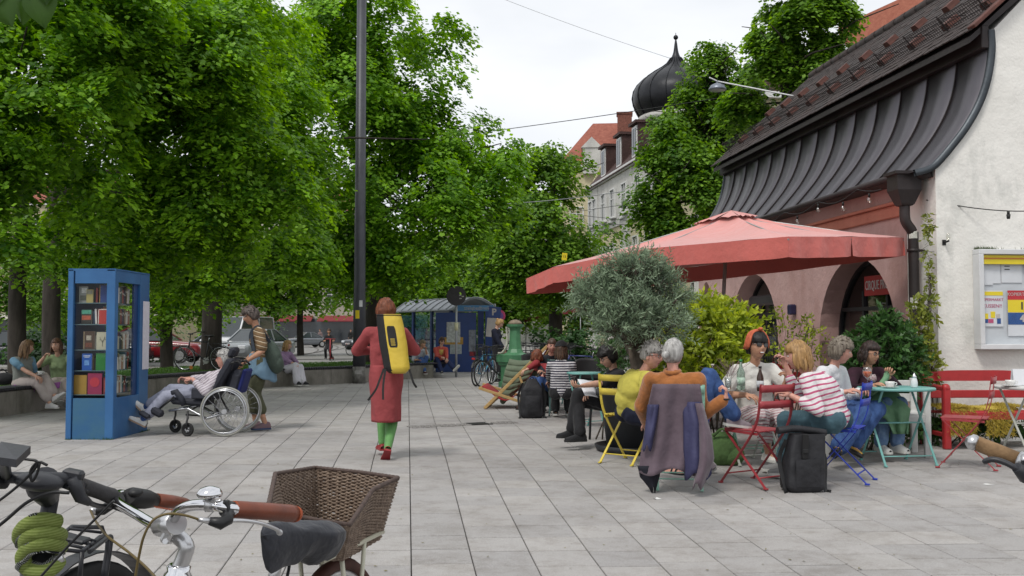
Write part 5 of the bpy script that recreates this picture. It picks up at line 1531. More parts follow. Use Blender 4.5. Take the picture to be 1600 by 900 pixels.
def glasses(J, m, sun=False, col=None):
 mb = MB(); R, c, k = J['RH'], J['hc'], J['hk']
 T = lambda x, y, z: c + R @ V_((x, y, z)) * k
 for s in (-1, 1):
  pts = [T(s * .032 + .021 * cos(a), .098 - .012 * abs(s * .032 + .021 * cos(a)) / .05, .008 + .016 * sin(a)) for a in np.linspace(0, 2 * pi, 14)[:-1]]
  if sun: mb.add([p for p in pts] + [p + R @ V_((0, .003, 0)) for p in pts], [tuple(range(13))[::-1], tuple(range(13, 26))])
  mb.tube(pts, .0025 if not sun else .004, 5, closed=True)
  mb.tube([T(s * .052, .088, .012), T(s * .077, .04, .012), T(s * .080, -.01, .008)], .002 if not sun else .004, 5)
 mb.tube([T(-.012, .100, .012), T(.012, .100, .012)], .002, 5)
 return mb.build('sunglasses' if sun else 'glasses', m, J['root'])
M_blk = mat('black_fabric', (.012, .012, .014), .85, .25, 14, .3, 30, sheen=.1)
M_jean = mat('denim_blue', hexc('#27467c'), .85, .25, 16, .3, 60, col2=hexc('#3c619c'))
M_jeanl = mat('denim_light', hexc('#4d6f9c'), .85, .2, 16, .3, 60, col2=hexc('#7592b4'))
M_soled = mat('sole_dark', (.02, .02, .02), .6)
H_grey = hair_mat('grey', '#77736e', '#b4b0aa'); H_silver = hair_mat('silver', '#85827f', '#c2c0bc'); H_black = hair_mat('black', '#0c0a0a', '#1d1815')
H_brown = hair_mat('brown', '#33231a', '#5f4330'); H_red = hair_mat('auburn', '#5a2c18', '#8a4a28'); H_blond = hair_mat('blond', '#8a6534', '#c79d5c'); H_gb = hair_mat('grey_brown', '#57493d', '#8f8474')
H_dk = hair_mat('dark_grey', '#2e2826', '#5b524d'); H_straw = hair_mat('straw', '#8f6a38', '#b98d50')
Jr = human('ponytailed man with silver hair in a rust orange shirt seen from behind', W(1070, 657, 9.0), W(1052, 586, 8.93), (.22, .97), 1.04, face=(.62, .78), pitch=2,
  hands={1: W(1134, 622, 8.72), -1: W(1010, 660, 9.3)}, el={1: (.5, -.3, -1), -1: (-.6, .2, -1)}, hdir={1: (.10, .10, 1)}, palm={1: (-1, .3, 0)}, curl=(.6, 1.15), thumb=(.6, -1),
  feet={1: W(1146, 651, 9.12), -1: G(1108, 745) + V_((0, .35, .09))}, kn={1: (.1, .2, 1), -1: (.1, .6, 1)}, toe={1: (.95, .25, -.1), -1: (.3, -.9, 0)}, toe_up={1: (.15, 0, 1)},
  skin='pink', hair=H_silver, hstyle='bun', hopt=dict(line=.42, th=.010, low=-.5, bun=(0, -.136, -.005), br=.036), top=mat('rust_corduroy', hexc('#a8621c'), .9, .2, 10, .5, 40, sheen=.3), sleeve=.93,
  bottom=M_jean, shoes=mat('sneaker_grey', hexc('#8a7f86'), .7, .2, 20), sole=mat('sole_white', (.55, .55, .52), .6), female=False, sw=1.18, slump=.05, belly=.02, loose=1.3, vox=.0095, fold=.008)
mb = MB(); w = Jr['w', 1]; d_ = Jr['hd', 1]; mb.tube([w + (Jr['rt'] * cos(a) + Jr['fw'] * sin(a)) * .031 - d_ * .01 for a in np.linspace(0, 2 * pi, 14)[:-1]], .008, 6, closed=True); mb.build('wristwatch', M_blk, Jr['root'])
mb = MB();
for q in (0,):
 pts = [Jr['neck'] + Jr['ax'] * .035 + (Jr['rt'] * cos(a) + Jr['bk'] * sin(a)) * .066 for a in np.linspace(0, 2 * pi, 18)[:-1]]
 mb.tube(pts, .017, 7, closed=True, flat=1.3)
mb.build('collar', MATS['rust_corduroy'], Jr['root'])
Jy = human('grey-haired man in a yellow T-shirt and spectacles leaning in from the yellow chair', W(985, 642, 10.15), W(1006, 585, 10.0), (.88, .25), 1.03, face=(.86, -.5), pitch=-6,
  hands={1: W(1050, 640, 9.75), -1: W(1046, 606, 10.1)}, el={1: (-.3, -.3, -1), -1: (0, .5, -1)}, feet={1: W(1046, 726, 9.75), -1: W(1035, 716, 10.2)}, toe={1: (.6, -.7, 0), -1: (.9, -.2, 0)},
  skin='pink', hair=H_dk if False else H_grey, hstyle='tuft', hopt=dict(line=.42, th=.010, low=-.2, side=.05), top=mat('yellow_cotton', hexc('#d2c53c'), .9, .12, 8, .4, 16), sleeve=.42, bottom=mat('navy_shorts', hexc('#1a2036'), .9, .2), leglen=.46,
  shoes=M_blk, sole=M_blk, shoek='sandal', female=False, sw=1.18, slump=.09, belly=.03, loose=1.4, vox=.0095, fold=.008, headk=1.05)
glasses(Jy, M_blackm)
Jh = human('smiling woman in a white blouse, dark sunglasses and a twisted orange headband', W(1180, 648, 10.15), W(1179, 572, 10.02), (.10, -1), 1.06, face=(.28, -.96), pitch=2, roll=-4,
  hands={1: W(1166, 617, 9.75), -1: W(1226, 600, 9.75)}, el={1: (-1, .2, -.8), -1: (1, .1, -.9)}, hdir={-1: (.2, -.2, 1), 1: (.6, -.6, -.1)}, palm={-1: (-1, 0, 0)}, curl=(.9, .5),
  feet={1: W(1200, 705, 9.9), -1: W(1241, 722, 9.5)}, kn={1: (-.1, -1, .6), -1: (.1, -1, .7)}, toe={1: (.2, -.9, 0), -1: (.4, -.9, 0)}, skin='tan', hair=H_black, hstyle='bob', hopt=dict(line=.34, th=.012, len=.07, out=.004), mouth=1,
  top=mat('white_blouse', hexc('#dcdad2'), .9, .05, 8, .5, 14), sleeve=.42, bottom=stripes('white_pink_knit', hexc('#d9cfce'), hexc('#b06a76'), 34, .72, (0, .3, 1), wob=.03), leglen=.82, shoes=mat('white_shoe', (.55, .54, .5), .7, .2), shoek='flat', slump=.02, loose=1.2, vox=.0095, headk=1.08)
glasses(Jh, mat('sunglass_dark', (.01, .01, .012), .12, spec=.8), True)
def headband(J, m, r=1.0, tilt=.35):
 mb = MB(); R, c, k = J['RH'], J['hc'], J['hk']
 for j in range(4):
  pts = []
  for a in np.linspace(-.25, pi + .25, 22):
   pts.append(c + R @ V_((cos(a) * .093, .046 - .021 * j - (.10 * max(0, -sin(a)) + .02) + .004 * sin(a * 5 + j * 2), sin(a) * (.136 - .003 * abs(j - 1.5)) + .004)) * k)
  mb.tube(pts, .0125 * k, 7)
 mb.ell(c + R @ V_((0, .045, .148)) * k, (.026, .03, .018), 10, 8)
 return mb.build('headband', m, J['root'])
headband(Jh, mat('orange_cotton', hexc('#cf6238'), .85, .2, 20, .5, 40))
M_pink = stripes('pink_stripe_jersey', hexc('#e4dfe0'), hexc('#c4577e'), 21, .66, (-.25, .1, 1), wob=.05, off=.2)
Jp = human('blonde woman in a white jersey with pink stripes, her back to the camera', W(1305, 655, 9.12), W(1263, 588, 9.18), (-.80, .60), 1.04, face=(-.95, .32), pitch=-4,
  hands={1: W(1228, 573, 9.5), -1: W(1236, 618, 9.0)}, el={1: (.2, .2, -1), -1: (-.5, -.2, -1)}, hdir={1: (-.3, 0, 1)}, feet={1: W(1222, 722, 9.7), -1: W(1232, 728, 9.4)}, toe={1: (-.9, .3, 0), -1: (-.9, .2, 0)},
  skin='pink', hair=H_straw, hstyle='bob', hopt=dict(line=.40, th=.020, len=.145, out=.028, side=.35, low=-.6), top=M_pink, sleeve=.78, bottom=mat('petrol_jeans', hexc('#41636f'), .9, .15, 12, .3, 40), shoes=mat('shoe_grey', (.2, .2, .2), .7), slump=.07, belly=.02, loose=1.2, hem=.02, vox=.0095, sw=1.1, fold=.007)
Jw = human('grey-brown haired person in a white shirt turned towards the woman in maroon', W(1300, 640, 10.5), W(1303, 577, 10.35), (.70, -.70), 1.04, face=(.97, -.25), pitch=-12,
  hands={1: W(1322, 612, 10.05), -1: W(1345, 612, 10.3)}, el={1: (-.3, -.5, -1), -1: (.4, 0, -1)}, feet={1: W(1310, 700, 9.95), -1: W(1332, 693, 10.2)}, kn={1: (.9, -.4, .7), -1: (.9, -.3, .7)}, toe={1: (-.3, -.9, 0), -1: (.6, -.8, 0)},
  skin='pink', hair=H_gb, hstyle='tuft', hopt=dict(line=.36, th=.022, low=-.55, side=.2), top=mat('white_linen', hexc('#dedfe2'), .9, .04, 8, .5, 12), sleeve=.9, bottom=M_jean, shoes=mat('mustard_shoe', hexc('#b78b22'), .8, .2), shoek='flat', sole=M_soled, slump=.06, loose=1.8, vox=.0095, female=False, fold=.009, headk=1.04)
Jm = human('dark-haired woman with glasses and maroon cardigan sitting on the white bench', W(1362, 630, 11.0), W(1355, 579, 10.9), (.25, -.97), 1.0, face=(.55, -.83), pitch=-5,
  hands={1: W(1362, 602, 10.5), -1: W(1387, 588, 10.6)}, el={1: (-1, .2, -.8), -1: (1, .2, -1)}, hdir={-1: (.1, -.3, 1)}, curl=(.9, .4), feet={1: W(1376, 694, 10.55), -1: W(1401, 693, 10.55)}, toe={1: (.2, -1, 0), -1: (.3, -1, 0)},
  skin='tan', hair=hair_mat('dark_curly', '#1d1411', '#43302a'), hstyle='bob', hopt=dict(line=.45, th=.022, len=.12, out=.03, wav=.008), top=mat('maroon_knit', hexc('#361526'), .9, .2, 12, .3, 40), sleeve=.9, bottom=M_jeanl, shoes=mat('canvas_white', (.52, .52, .50), .8, .15), slump=.04, vox=.0095)
glasses(Jm, M_blackm)
mb = MB(); P_ = Jm['P']; mb.grid(lambda a, b: P_(.93 - .42 * b, (a - .5) * (.17 - .10 * b), .085 + .055 * sin(pi * min(1, b * 1.2)) - .05 * (2 * a - 1) ** 2), 6, 8); mb.build('scarf', mat('floral_scarf', hexc('#8a3a52'), .85, .3, 60, col2=hexc('#dcd8d2')), Jm['root'])
Jn = human('reading woman with short black hair in a dark grey T-shirt', W(955, 628, 11.85), W(958, 581, 11.75), (-.93, -.2), 1.02, face=(-.92, -.38), pitch=-24,
  hands={-1: W(905, 604, 11.3), 1: W(925, 618, 11.7)}, el={-1: (.6, -.1, -1), 1: (.4, .2, -1)}, palm={-1: (.2, .4, 1)}, feet={-1: W(893, 672, 11.7), 1: W(906, 678, 11.5)}, kn={-1: (-1, -.2, 1), 1: (-1, -.2, .7)}, toe={-1: (-.9, -.3, 0), 1: (-.9, -.3, 0)},
  skin='fair', hair=H_black, hstyle='short', hopt=dict(line=.38, th=.024, low=-.5, side=.25), top=mat('charcoal_cotton', hexc('#26262b'), .9, .15, 10, .4, 20), sleeve=.42, bottom=M_blk, shoes=M_blk, sole=M_soled, slump=.08, vox=.011)
glasses(Jn, M_blackm)
Js = human('woman in a black cap and navy striped jersey, seen from behind', W(877, 612, 15.6), W(877, 566, 15.6), (.05, 1), 1.0, pitch=-5, hands={1: W(893, 600, 16.1), -1: W(858, 598, 16.1)},
  feet={1: W(888, 640, 16.0), -1: W(868, 640, 16.0)}, skin='fair', hair=H_brown, hstyle='long', hopt=dict(len=.16, out=.012), top=stripes('navy_stripe_jersey', hexc('#d6d3d6'), hexc('#22233c'), 26, .52, (0, 0, 1), wob=.02), sleeve=.9, bottom=M_blk, shoes=M_blk, slump=.05, vox=.013)
mb = MB(); R, c, k = Js['RH'], Js['hc'], Js['hk']
mb.grid(lambda a, b: c + R @ V_((.102 * sin(b * 1.45) * cos(2 * pi * a), .124 * sin(b * 1.45) * sin(2 * pi * a), .045 + .118 * cos(b * 1.45))), 20, 8, True, True); mb.ell(c + R @ V_((0, .13, .05)), (.07, .07, .008), 12, 5, R); mb.build('cap', M_blk, Js['root'])
Jf = human('short-haired man in a dark jacket facing the woman in the black cap', W(856, 606, 17.4), W(861, 557, 17.3), (.1, -1), 1.03, pitch=-8, hands={1: W(850, 585, 16.8), -1: W(872, 588, 16.8)}, feet={1: W(848, 635, 16.9), -1: W(862, 635, 16.9)},
  skin='pink', hair=H_brown, hstyle='short', hopt=dict(line=.5, th=.006, low=-.2), top=mat('jacket_dark', hexc('#23262e'), .85, .2), sleeve=.95, bottom=M_blk, shoes=M_blk, female=False, sw=1.15, vox=.014)
Jk = human('auburn-haired person in a red sweater and blue jeans resting a hand on one knee', W(872, 606, 16.9), W(842, 573, 17.1), (-.85, -.5), 1.0, face=(.3, .9), pitch=-8, hands={1: W(824, 577, 16.8), -1: W(850, 583, 16.6)}, el={1: (.4, .3, .3)}, palm={1: (0, 0, -1)}, hdir={1: (-.9, -.3, -.3)},
  feet={1: W(822, 632, 16.9), -1: W(836, 634, 16.6)}, kn={1: (-.4, -.3, 1), -1: (-.4, -.3, 1)}, toe={1: (-.9, -.3, 0), -1: (-.9, -.3, 0)}, skin='fair', hair=H_red, hstyle='bob', hopt=dict(len=.08, th=.02, low=-.5), top=mat('red_sweater', hexc('#9e2e33'), .9, .2), sleeve=.92, bottom=M_jean, shoes=mat('brown_boot', hexc('#3a241b'), .7, .2), shoek='boot', sole=M_soled, slump=.08, vox=.012)
M_dress = mat('brick_red_dress', hexc('#a23f42'), .85, .12, 5, .5, 10)
Jl = human('woman walking away in a brick red dress, green tights and red flats', W(603, 590, 10.75), W(603, 513, 10.7), (.03, 1), 1.0, face=(-.15, .99), pitch=-10, hands={-1: W(588, 548, 11.02), 1: W(624, 548, 11.04)}, el={-1: (-1, -.1, -.5), 1: (1, -.1, -.5)},
  feet={1: W(606, 700, 10.62), -1: W(597, 691, 11.0)}, kn={1: (0, 1, 0), -1: (0, 1, 0)}, toe={1: (-.15, .98, 0), -1: (-.3, .95, 0)}, skin='fair', hair=H_red, hstyle='short', hopt=dict(line=.4, th=.026, low=-.72, side=.3), top=M_dress, sleeve=.80, bottom=None,
  legm=mat('green_tights', hexc('#5b9c4a'), .6, .12, 14, .1, 40, sheen=.2), shoes=mat('red_leather', hexc('#9a1f26'), .4, .15, 10), shoek='flat', sole=MATS['red_leather'], slump=.0, vox=.0095, fold=.006, sw=1.08)
mb = MB()
def skirt(a, b):
 z = 1.02 - b * .62; p = Jl['o0']; th_ = 2 * pi * a
 w_ = .166 + .030 * sin(min(1, b * 2.6) * pi / 2) - .040 * b; dpt = .135 + .03 * sin(min(1, b * 1.6) * pi / 2)
 f = .010 * b * sin(th_ * 6 + 1.5 * sin(3 * b)) + .014 * mnoise.noise(V_((cos(th_) * 2, sin(th_) * 2, b * 2.5)))
 return V_(((w_ + f) * cos(th_) * (1 - .10 * b), (dpt + f) * sin(th_) + .02 * b, z * .985))
mb.grid(skirt, 48, 22, True, True); mb.build('skirt', M_dress, Jl['root'], solid=.006)
bg = empty('roll_top_bag', W(612, 580, 10.5), 0, 'bright yellow and black roll-top bag on the back of the woman in red', 'bag')
M_by = mat('tarpaulin_yellow', hexc('#e6c402'), .45, .06, 3, .25, 9, spec=.4); M_bb = mat('tarpaulin_black', (.012, .012, .012), .6, .2, 10, .2, 20)
def bagf(a, b, g=0):
 th_ = 2 * pi * a; z = b * .62; ax_ = V_((-.10 * b + .065, -.02 + .02 * b, z - .02))
 r = (.128 + .012 * sin(b * 3) - .03 * max(0, b - .9) * 2) * (1 + .03 * mnoise.noise(V_((cos(th_) * 2, sin(th_) * 2, b * 5)))) + g
 e = 1 - (.35 * max(0, .07 - b) / .07)
 return ax_ + V_((r * e * 1.02 * cos(th_), r * e * .78 * sin(th_) + .0, 0))
mb = MB(); mb.grid(lambda a, b: bagf(a, b), 36, 24, True, True); b0 = len(mb.f)
mb.grid(lambda a, b: bagf(a, 1) * (1 - b * .0) + V_((0, 0, -.10 * b)) - (bagf(a, 1) - V_((-.035, 0, .60))) * (.10 * b), 36, 2, True, True)
for i in range(len(mb.f)):
 c = sum((Vector(mb.v[j]) for j in mb.f[i]), Vector()) / 4
 axx = -.10 * (c.z + .02) / .62 + .065
 if i < b0 and (c.x - axx) < -.052 : mb.m[i] = 1
mb.add([bagf(k / 20, 0) for k in range(20)], [tuple(range(20))[::-1]])
mb.build('bag_body', [M_by, M_bb], bg, solid=.004)
mb = MB()
for k in range(36): pass
mb.tube([bagf(k / 36, .985, .003) for k in range(36)], .006, 5, closed=True); mb.build('rim_tape', M_bb, bg)
mb = MB(); mb.grid(lambda a, b: bagf(.765 + .050 * (a - .5) * 2 * (1 - .25 * (2 * b - 1) ** 6) , .44 + .36 * b, .006), 4, 14); mb.build('black_panel', M_bb, bg)
mb = MB()
for k in range(4): mb.grid(lambda a, b: bagf(.765 + .024 * (a - .5) * 2, .475 + k * .033 + .012 * b, .009), 2, 1)
mb.build('print', M_by if k > 2 else mat('print_white', (.7, .7, .68), .6), bg)
for pts in ([(-.075, -.05, .03), (-.12, -.08, -.10), (-.155, -.09, -.19), (-.235, -.08, -.30)], [(-.055, -.08, .03), (-.075, -.10, -.14), (-.075, -.11, -.29)], [(.19, -.03, .02), (.215, -.04, -.06), (.235, -.04, -.12), (.265, -.02, -.17)]):
 mb = MB(); pp = bez(pts, 6)
 for i in range(len(pp) - 1): mb.bar(pp[i], pp[i + 1] + (pp[i + 1] - pp[i]) * .1, .022, .004, (0, 1, 0))
 mb.build('strap', M_bb, bg)
Jc = human('old woman with short white hair and red glasses reclining in the wheelchair', W(314, 613, 13.3), W(348, 581, 13.3), (-1, -.02), .98, face=(-.985, -.17), pitch=6,
  hands={1: W(288, 592, 13.5), -1: W(301, 592, 13.05)}, el={1: (.5, .3, -1), -1: (.6, -.3, -1)}, hdir={1: (-1, 0, .15), -1: (-1, .1, .1)}, curl=(1.0, .8), feet={1: W(228, 636, 13.4), -1: W(224, 655, 13.15)}, kn={1: (0, 0, 1), -1: (-.0, -.1, 1)},
  toe={1: (-.55, -.1, .8), -1: (-.9, 0, .45)}, toe_up={1: (.75, .0, .65), -1: (.45, 0, .9)}, skin='pink', hair=H_silver, hstyle='tuft', hopt=dict(line=.42, th=.020, low=-.5, side=.15), top=stripes('lilac_stripe_shirt', hexc('#cfc8ce'), hexc('#9d8e9a'), 30, .66, (-.7, .1, 1), wob=.05), sleeve=.86,
  bottom=mat('lilac_grey_trousers', hexc('#9ca0b4'), .9, .1, 8, .4, 18), leglen=.93, shoes=mat('white_leather', (.60, .60, .58), .5, .12, 16), sole=mat('sole_tan', (.35, .25, .18), .7), slump=.02, vox=.0105, belly=.02)
glasses(Jc, mat('red_frame', (.25, .02, .02), .4))
for q in (-1, 1): mb = MB(); cap(mb, Jc['a', q] + (Jc['k', q] - Jc['a', q]) * .02, Jc['a', q].lerp(Jc['k', q], .16), .046, .047); mb.build('sock', mat('blue_sock', hexc('#3a5a96'), .9), Jc['root'])
M_btee = stripes('brown_stripe_tee', hexc('#7d6242'), hexc('#cbb99a'), 17, .68, (.25, 0, 1), wob=.02, c3=hexc('#55402c'))
Jd = human('helper in a brown striped T-shirt and olive capris pushing the wheelchair', W(409, 563, 13.95), W(401, 514, 13.85), (-.96, -.28), 1.03, face=(-.96, -.25), pitch=-16,
  hands={-1: W(384, 565, 13.55), 1: W(380, 568, 14.15)}, el={-1: (.8, -.3, -.6), 1: (.6, .5, -.6)}, curl=(1.1, 1.1), hdir={-1: (-.9, .0, -.2), 1: (-.9, 0, -.2)}, feet={-1: W(414, 661, 13.8), 1: W(399, 660, 14.1)}, kn={-1: (-1, 0, 0), 1: (-1, 0, 0)}, toe={-1: (-.85, -.5, 0), 1: (-.85, -.45, 0)},
  skin='tan', hair=hair_mat('pepper', '#2c2421', '#6d6058'), hstyle='tuft', hopt=dict(line=.38, th=.018, low=-.4, side=.12), top=M_btee, sleeve=.40, bottom=mat('olive_capris', hexc('#55573f'), .9, .15, 10, .4, 20), leglen=.80, shoes=mat('trek_grey', hexc('#6e6a6a'), .8, .3, 40, col2=hexc('#8d5d6a')), sole=mat('sole_blue', hexc('#33486e'), .6), slump=.03, vox=.0105, loose=1.5, sw=1.05)
mb = MB(); w = Jd['w', -1]; e = Jd['e', -1]; dd = (w - e).normalized(); x_, y_, z_ = frame_from(dd); mb.tube([w - dd * .02 + (x_ * cos(a) + y_ * sin(a)) * .031 for a in np.linspace(0, 2 * pi, 12)[:-1]], .008, 5, closed=True); mb.build('wristwatch', M_blk, Jd['root'])
M_ljk = mat('pale_blue_jacket', hexc('#6f93ac'), .85, .1, 6, .4, 14)
mb = MB(); Pl = Jd['pel']
def jk(a, b):
 th_ = -2.05 + 4.5 * a; ang = pi + th_
 v = Jd['bk'] * cos(ang) + Jd['rt'] * sin(ang)
 r = .150 + .05 * b + .018 * sin(th_ * 5) * b; ln = .42 * (.75 + .35 * max(0, cos(th_ - .4)))
 return Pl + v * (r * (1.12 if abs(sin(ang)) > .5 else 1)) + V_((0, 0, .13 - ln * b + .01 * sin(th_ * 7)))
mb.grid(jk, 34, 12); o = mb.build('waist_jacket', M_ljk, Jd['root'], solid=.012)
mb = MB(); f0 = Jd['rt'] * -.10 + Jd['bk'] * .13
for q in (-1, 1):
 s0 = Pl + Jd['bk'] * .145 - Jd['rt'] * .06 + V_((0, 0, .12)); mb.tube(bez([s0, s0 + V_((-.01, -.03, -.08)), s0 + Jd['rt'] * .04 * q + V_((0, -.02, -.24))], 5), [.028] * 5 + [.03] * 5 + [.024], 7, flat=.5)
mb.build('tied_sleeves', M_ljk, Jd['root'])
Ja = human('woman in a grey vest over a pale blue T-shirt seated in profile on the wall', W(37, 598, 17.2), W(37, 560, 17.15), (.86, -.5), 1.0, face=(.80, .55), pitch=-6, hands={1: W(58, 589, 16.9), -1: W(63, 588, 17.2)}, el={1: (0, -.3, -1), -1: (.1, .3, -1)}, feet={1: W(78, 630, 16.9), -1: W(86, 619, 16.95)}, kn={1: (1, -.5, .8), -1: (1, -.5, .9)}, toe={1: (.95, -.3, 0), -1: (.95, -.2, -.1)},
  skin='fair', hair=hair_mat('light_brown', '#5a4029', '#8e6d47'), hstyle='long', hopt=dict(len=.22, out=.02, wav=.006, th=.016), top=mat('grey_vest', hexc('#8d918a'), .9, .1), sleeve=0, bottom=mat('cream_trousers', hexc('#b9aca6'), .9, .08), leglen=.9, loose=1.6, shoes=mat('white_leather2', (.62, .6, .6), .6), slump=.06, vox=.013)
for q in (-1, 1):
 mb = MB(); limb(mb, [Ja['sh'][q], Ja['sh'][q].lerp(Ja['e', q], .62)], [.068, .063]); mb.build('sleeve', mat('pale_blue_cotton', hexc('#6f9cb8'), .9), Ja['root'])
Jb = human('woman in a light green blouse on the wall, both hands lifted to her shoulders', W(95, 597, 18.1), W(91, 556, 18.0), (.12, -1), 1.0, face=(-.1, -1), hands={1: W(70, 557, 17.75), -1: W(112, 557, 17.75)}, el={1: (-1, -.6, -1.2), -1: (1, -.6, -1.2)}, curl=(1, 1), feet={1: W(98, 628, 17.5), -1: W(112, 628, 17.5)},
  skin='fair', hair=hair_mat('chestnut', '#402a1e', '#6c4a34'), hstyle='long', hopt=dict(len=.16, out=.015, th=.014), top=mat('sage_blouse', hexc('#8aa070'), .9, .1, 8, .4, 20), sleeve=.30, bottom=mat('cream_trousers', hexc('#b9aca6'), .9, .08), loose=1.5, shoes=M_blk, slump=.03, vox=.013)
Je = human('woman in a lilac blouse and white trousers sitting on the wall', W(449, 578, 25.3), W(446, 551, 25.3), (.80, -.6), 1.0, face=(.9, .2), pitch=-8, hands={1: W(466, 572, 24.9), -1: W(468, 571, 25.1)}, feet={1: W(464, 597, 24.85), -1: W(473, 597, 24.9)}, toe={1: (.7, -.7, 0), -1: (.9, -.4, 0)},
  skin='fair', hair=H_blond, hstyle='long', hopt=dict(len=.16, out=.015), top=mat('lilac_blouse', hexc('#a081a6'), .9, .12, 8, .4, 20), sleeve=.75, loose=2.2, bottom=mat('white_trousers', hexc('#d5d3dc'), .9, .06), shoes=M_blk, shoek='boot', slump=.08, vox=.016)
Jo = human('woman in a coral jacket and sunglasses sitting on the wall with crossed legs', W(686, 569, 30.6), W(689, 543, 30.5), (.35, -.94), 1.0, face=(.5, -.87), hands={1: W(690, 558, 30.1), -1: W(698, 562, 30.1)}, feet={1: W(690, 580, 30.0), -1: W(709, 575, 30.0)}, kn={1: (.1, -1, .6), -1: (.3, -1, .9)}, toe={1: (.2, -.9, 0), -1: (.9, -.4, .1)},
  skin='fair', hair=H_brown, hstyle='short', hopt=dict(line=.4, th=.02, low=-.5), top=mat('coral_jacket', hexc('#cc5040'), .85, .1), sleeve=.95, bottom=mat('navy_jeans', hexc('#22305a'), .9, .15), shoes=M_blk, slump=.03, vox=.018)
glasses(Jo, MATS['sunglass_dark'], True)
mb = MB(); P_ = Jo['P']; mb.grid(lambda a, b: P_(.92 - .5 * b, (a - .5) * .14, .11 + .045 * sin(pi * min(1, b * 1.2)) - .04 * (2 * a - 1) ** 2), 4, 6); mb.build('yellow_shirt', mat('yellow_shirt', hexc('#cfae4c'), .9), Jo['root'])
Ji = human('person in a grey shirt and bright jeans resting chin on hand on the wall', W(655, 570, 30.3), W(658, 547, 30.2), (.45, -.9), 1.0, face=(.75, -.6), pitch=-6, hands={-1: W(665, 545, 29.9), 1: W(655, 562, 29.9)}, el={-1: (.3, -.4, -1)}, feet={1: W(663, 580, 29.7), -1: W(659, 579, 29.9)},
  skin='tan', hair=hair_mat('ash_blond', '#6b5a48', '#978468'), hstyle='short', hopt=dict(line=.4, th=.016, low=-.4), top=mat('pale_grey_shirt', hexc('#b6bac0'), .9), sleeve=.5, bottom=M_jean, shoes=mat('maroon_shoe', hexc('#4a1f28'), .7), slump=.09, vox=.018)
Jj = human('standing person in a navy sweater with a blond bun looking down beside the bicycles', W(777, 543, 27), W(776, 515, 26.9), (.85, -.3), 1.0, face=(.9, .1), pitch=-28, hands={1: W(786, 545, 26.6), -1: W(787, 544, 27)}, feet={1: W(773, 593, 26.8), -1: W(780, 593, 27)}, kn={1: (1, 0, 0), -1: (1, 0, 0)},
  skin='fair', hair=H_blond, hstyle='bun', hopt=dict(line=.4, th=.014, low=-.5, bun=(0, -.10, .075), br=.036), top=mat('navy_sweater', hexc('#161b30'), .9, .2), sleeve=.92, loose=1.6, bottom=M_blk, shoes=M_blk, slump=.03, vox=.015)
Jg = human('rider in black standing with a red kick scooter on the far pavement', W(514, 541, 49), W(514, 524, 49), (.1, -1), 1.03, hands={1: W(507, 532, 48.6), -1: W(521, 532, 48.6)}, feet={1: W(509, 558, 48.8), -1: W(518, 559, 48.8)}, kn={1: (0, -1, 0), -1: (0, -1, 0)}, toe={1: (-.2, -1, 0), -1: (.2, -1, 0)},
  skin='tan', hair=H_brown, hstyle='short', hopt={}, top=M_blk, sleeve=.4, bottom=M_blk, shoes=M_blk, vox=.025, fold=0)
for (lab, px, Y, c1, c2, fx) in (('small distant figure in a red top between the left tree trunks', 18, 58, '#a8222c', '#22304a', -1), ('tiny distant pedestrian in a white shirt on the far pavement', 434, 95, '#d8d8d8', '#2a2c34', 1), ('distant pedestrian in black crossing near the tram stop', 548, 110, '#222', '#222', 1), ('distant pedestrian in pale trousers beyond the tracks', 500, 105, '#7d6a6a', '#b8b8b0', -1)):
 c1 = c1 if len(c1) > 4 else '#222222'; c2 = c2 if len(c2) > 4 else '#222222'
 b_ = W(px, 520, Y); b_.z = 0
 human(lab, b_ + V_((0, 0, .93)), b_ + V_((0, 0, 1.43)), (.3 * fx, -1), 1.02, hands={1: b_ + V_((-.25, -.1, .85)), -1: b_ + V_((.25, -.1, .85))}, feet={1: b_ + V_((-.1, -.15, .09)), -1: b_ + V_((.1, .1, .09))}, kn={1: (0, -1, 0), -1: (0, -1, 0)},
   top=mat('cloth' + c1, hexc(c1), .9), bottom=mat('cloth' + c2, hexc(c2), .9), shoes=M_blk, vox=.03, fold=0, skin='fair', hair=H_brown)
# ================================================================== things on the square
def wheel(t, c, axis, r, tyre=.022, rim_m=None, tyre_m=None, spokes=28, hub=.02, name='wheel', rimw=.012, sp_r=.0012, crosspat=True):
 """a spoked wheel: tyre with rim, hub and spokes below it"""
 c = Vector(c); x, y, z = frame_from(axis)
 mb = MB(); n = 44
 mb.tube([c + (x * cos(a) + y * sin(a)) * (r - tyre) for a in np.linspace(0, 2 * pi, n + 1)[:-1]], tyre, 8, closed=True)
 w = mb.build(name, tyre_m or MR, t)
 mb = MB(); mb.tube([c + (x * cos(a) + y * sin(a)) * (r - tyre * 2 - rimw * .6) for a in np.linspace(0, 2 * pi, n + 1)[:-1]], rimw, 6, closed=True); mb.build('rim', rim_m or MAL, w)
 mb = MB(); mb.cyl(c - z * .03, c + z * .03, hub, n=10); mb.build('hub', MAL, w)
 mb = MB()
 for k in range(spokes):
  a = 2 * pi * k / spokes; b = a + (.5 if k % 2 else -.5) * (1 if crosspat else 0); s = z * (.022 if k % 4 < 2 else -.022)
  mb.cyl(c + s + (x * cos(b) + y * sin(b)) * hub, c + (x * cos(a) + y * sin(a)) * (r - tyre * 2 - rimw), sp_r, n=4)
 tag(mb.build('spokes', MAL, w), kind='stuff')
 return w
MR = mat('rubber', (.016, .016, .016), .75, .15, 10); MAL = mat('bright_steel', (.55, .56, .58), .25, .1, 10, metal=.9); M_chr = mat('chrome', (.72, .72, .74), .08, .03, 4, metal=1.0)
M_kb = mat('kiosk_blue', hexc('#1d5c96'), .45, .18, 1.6, .06, 20, col2=hexc('#2f74ae'), spec=.5)
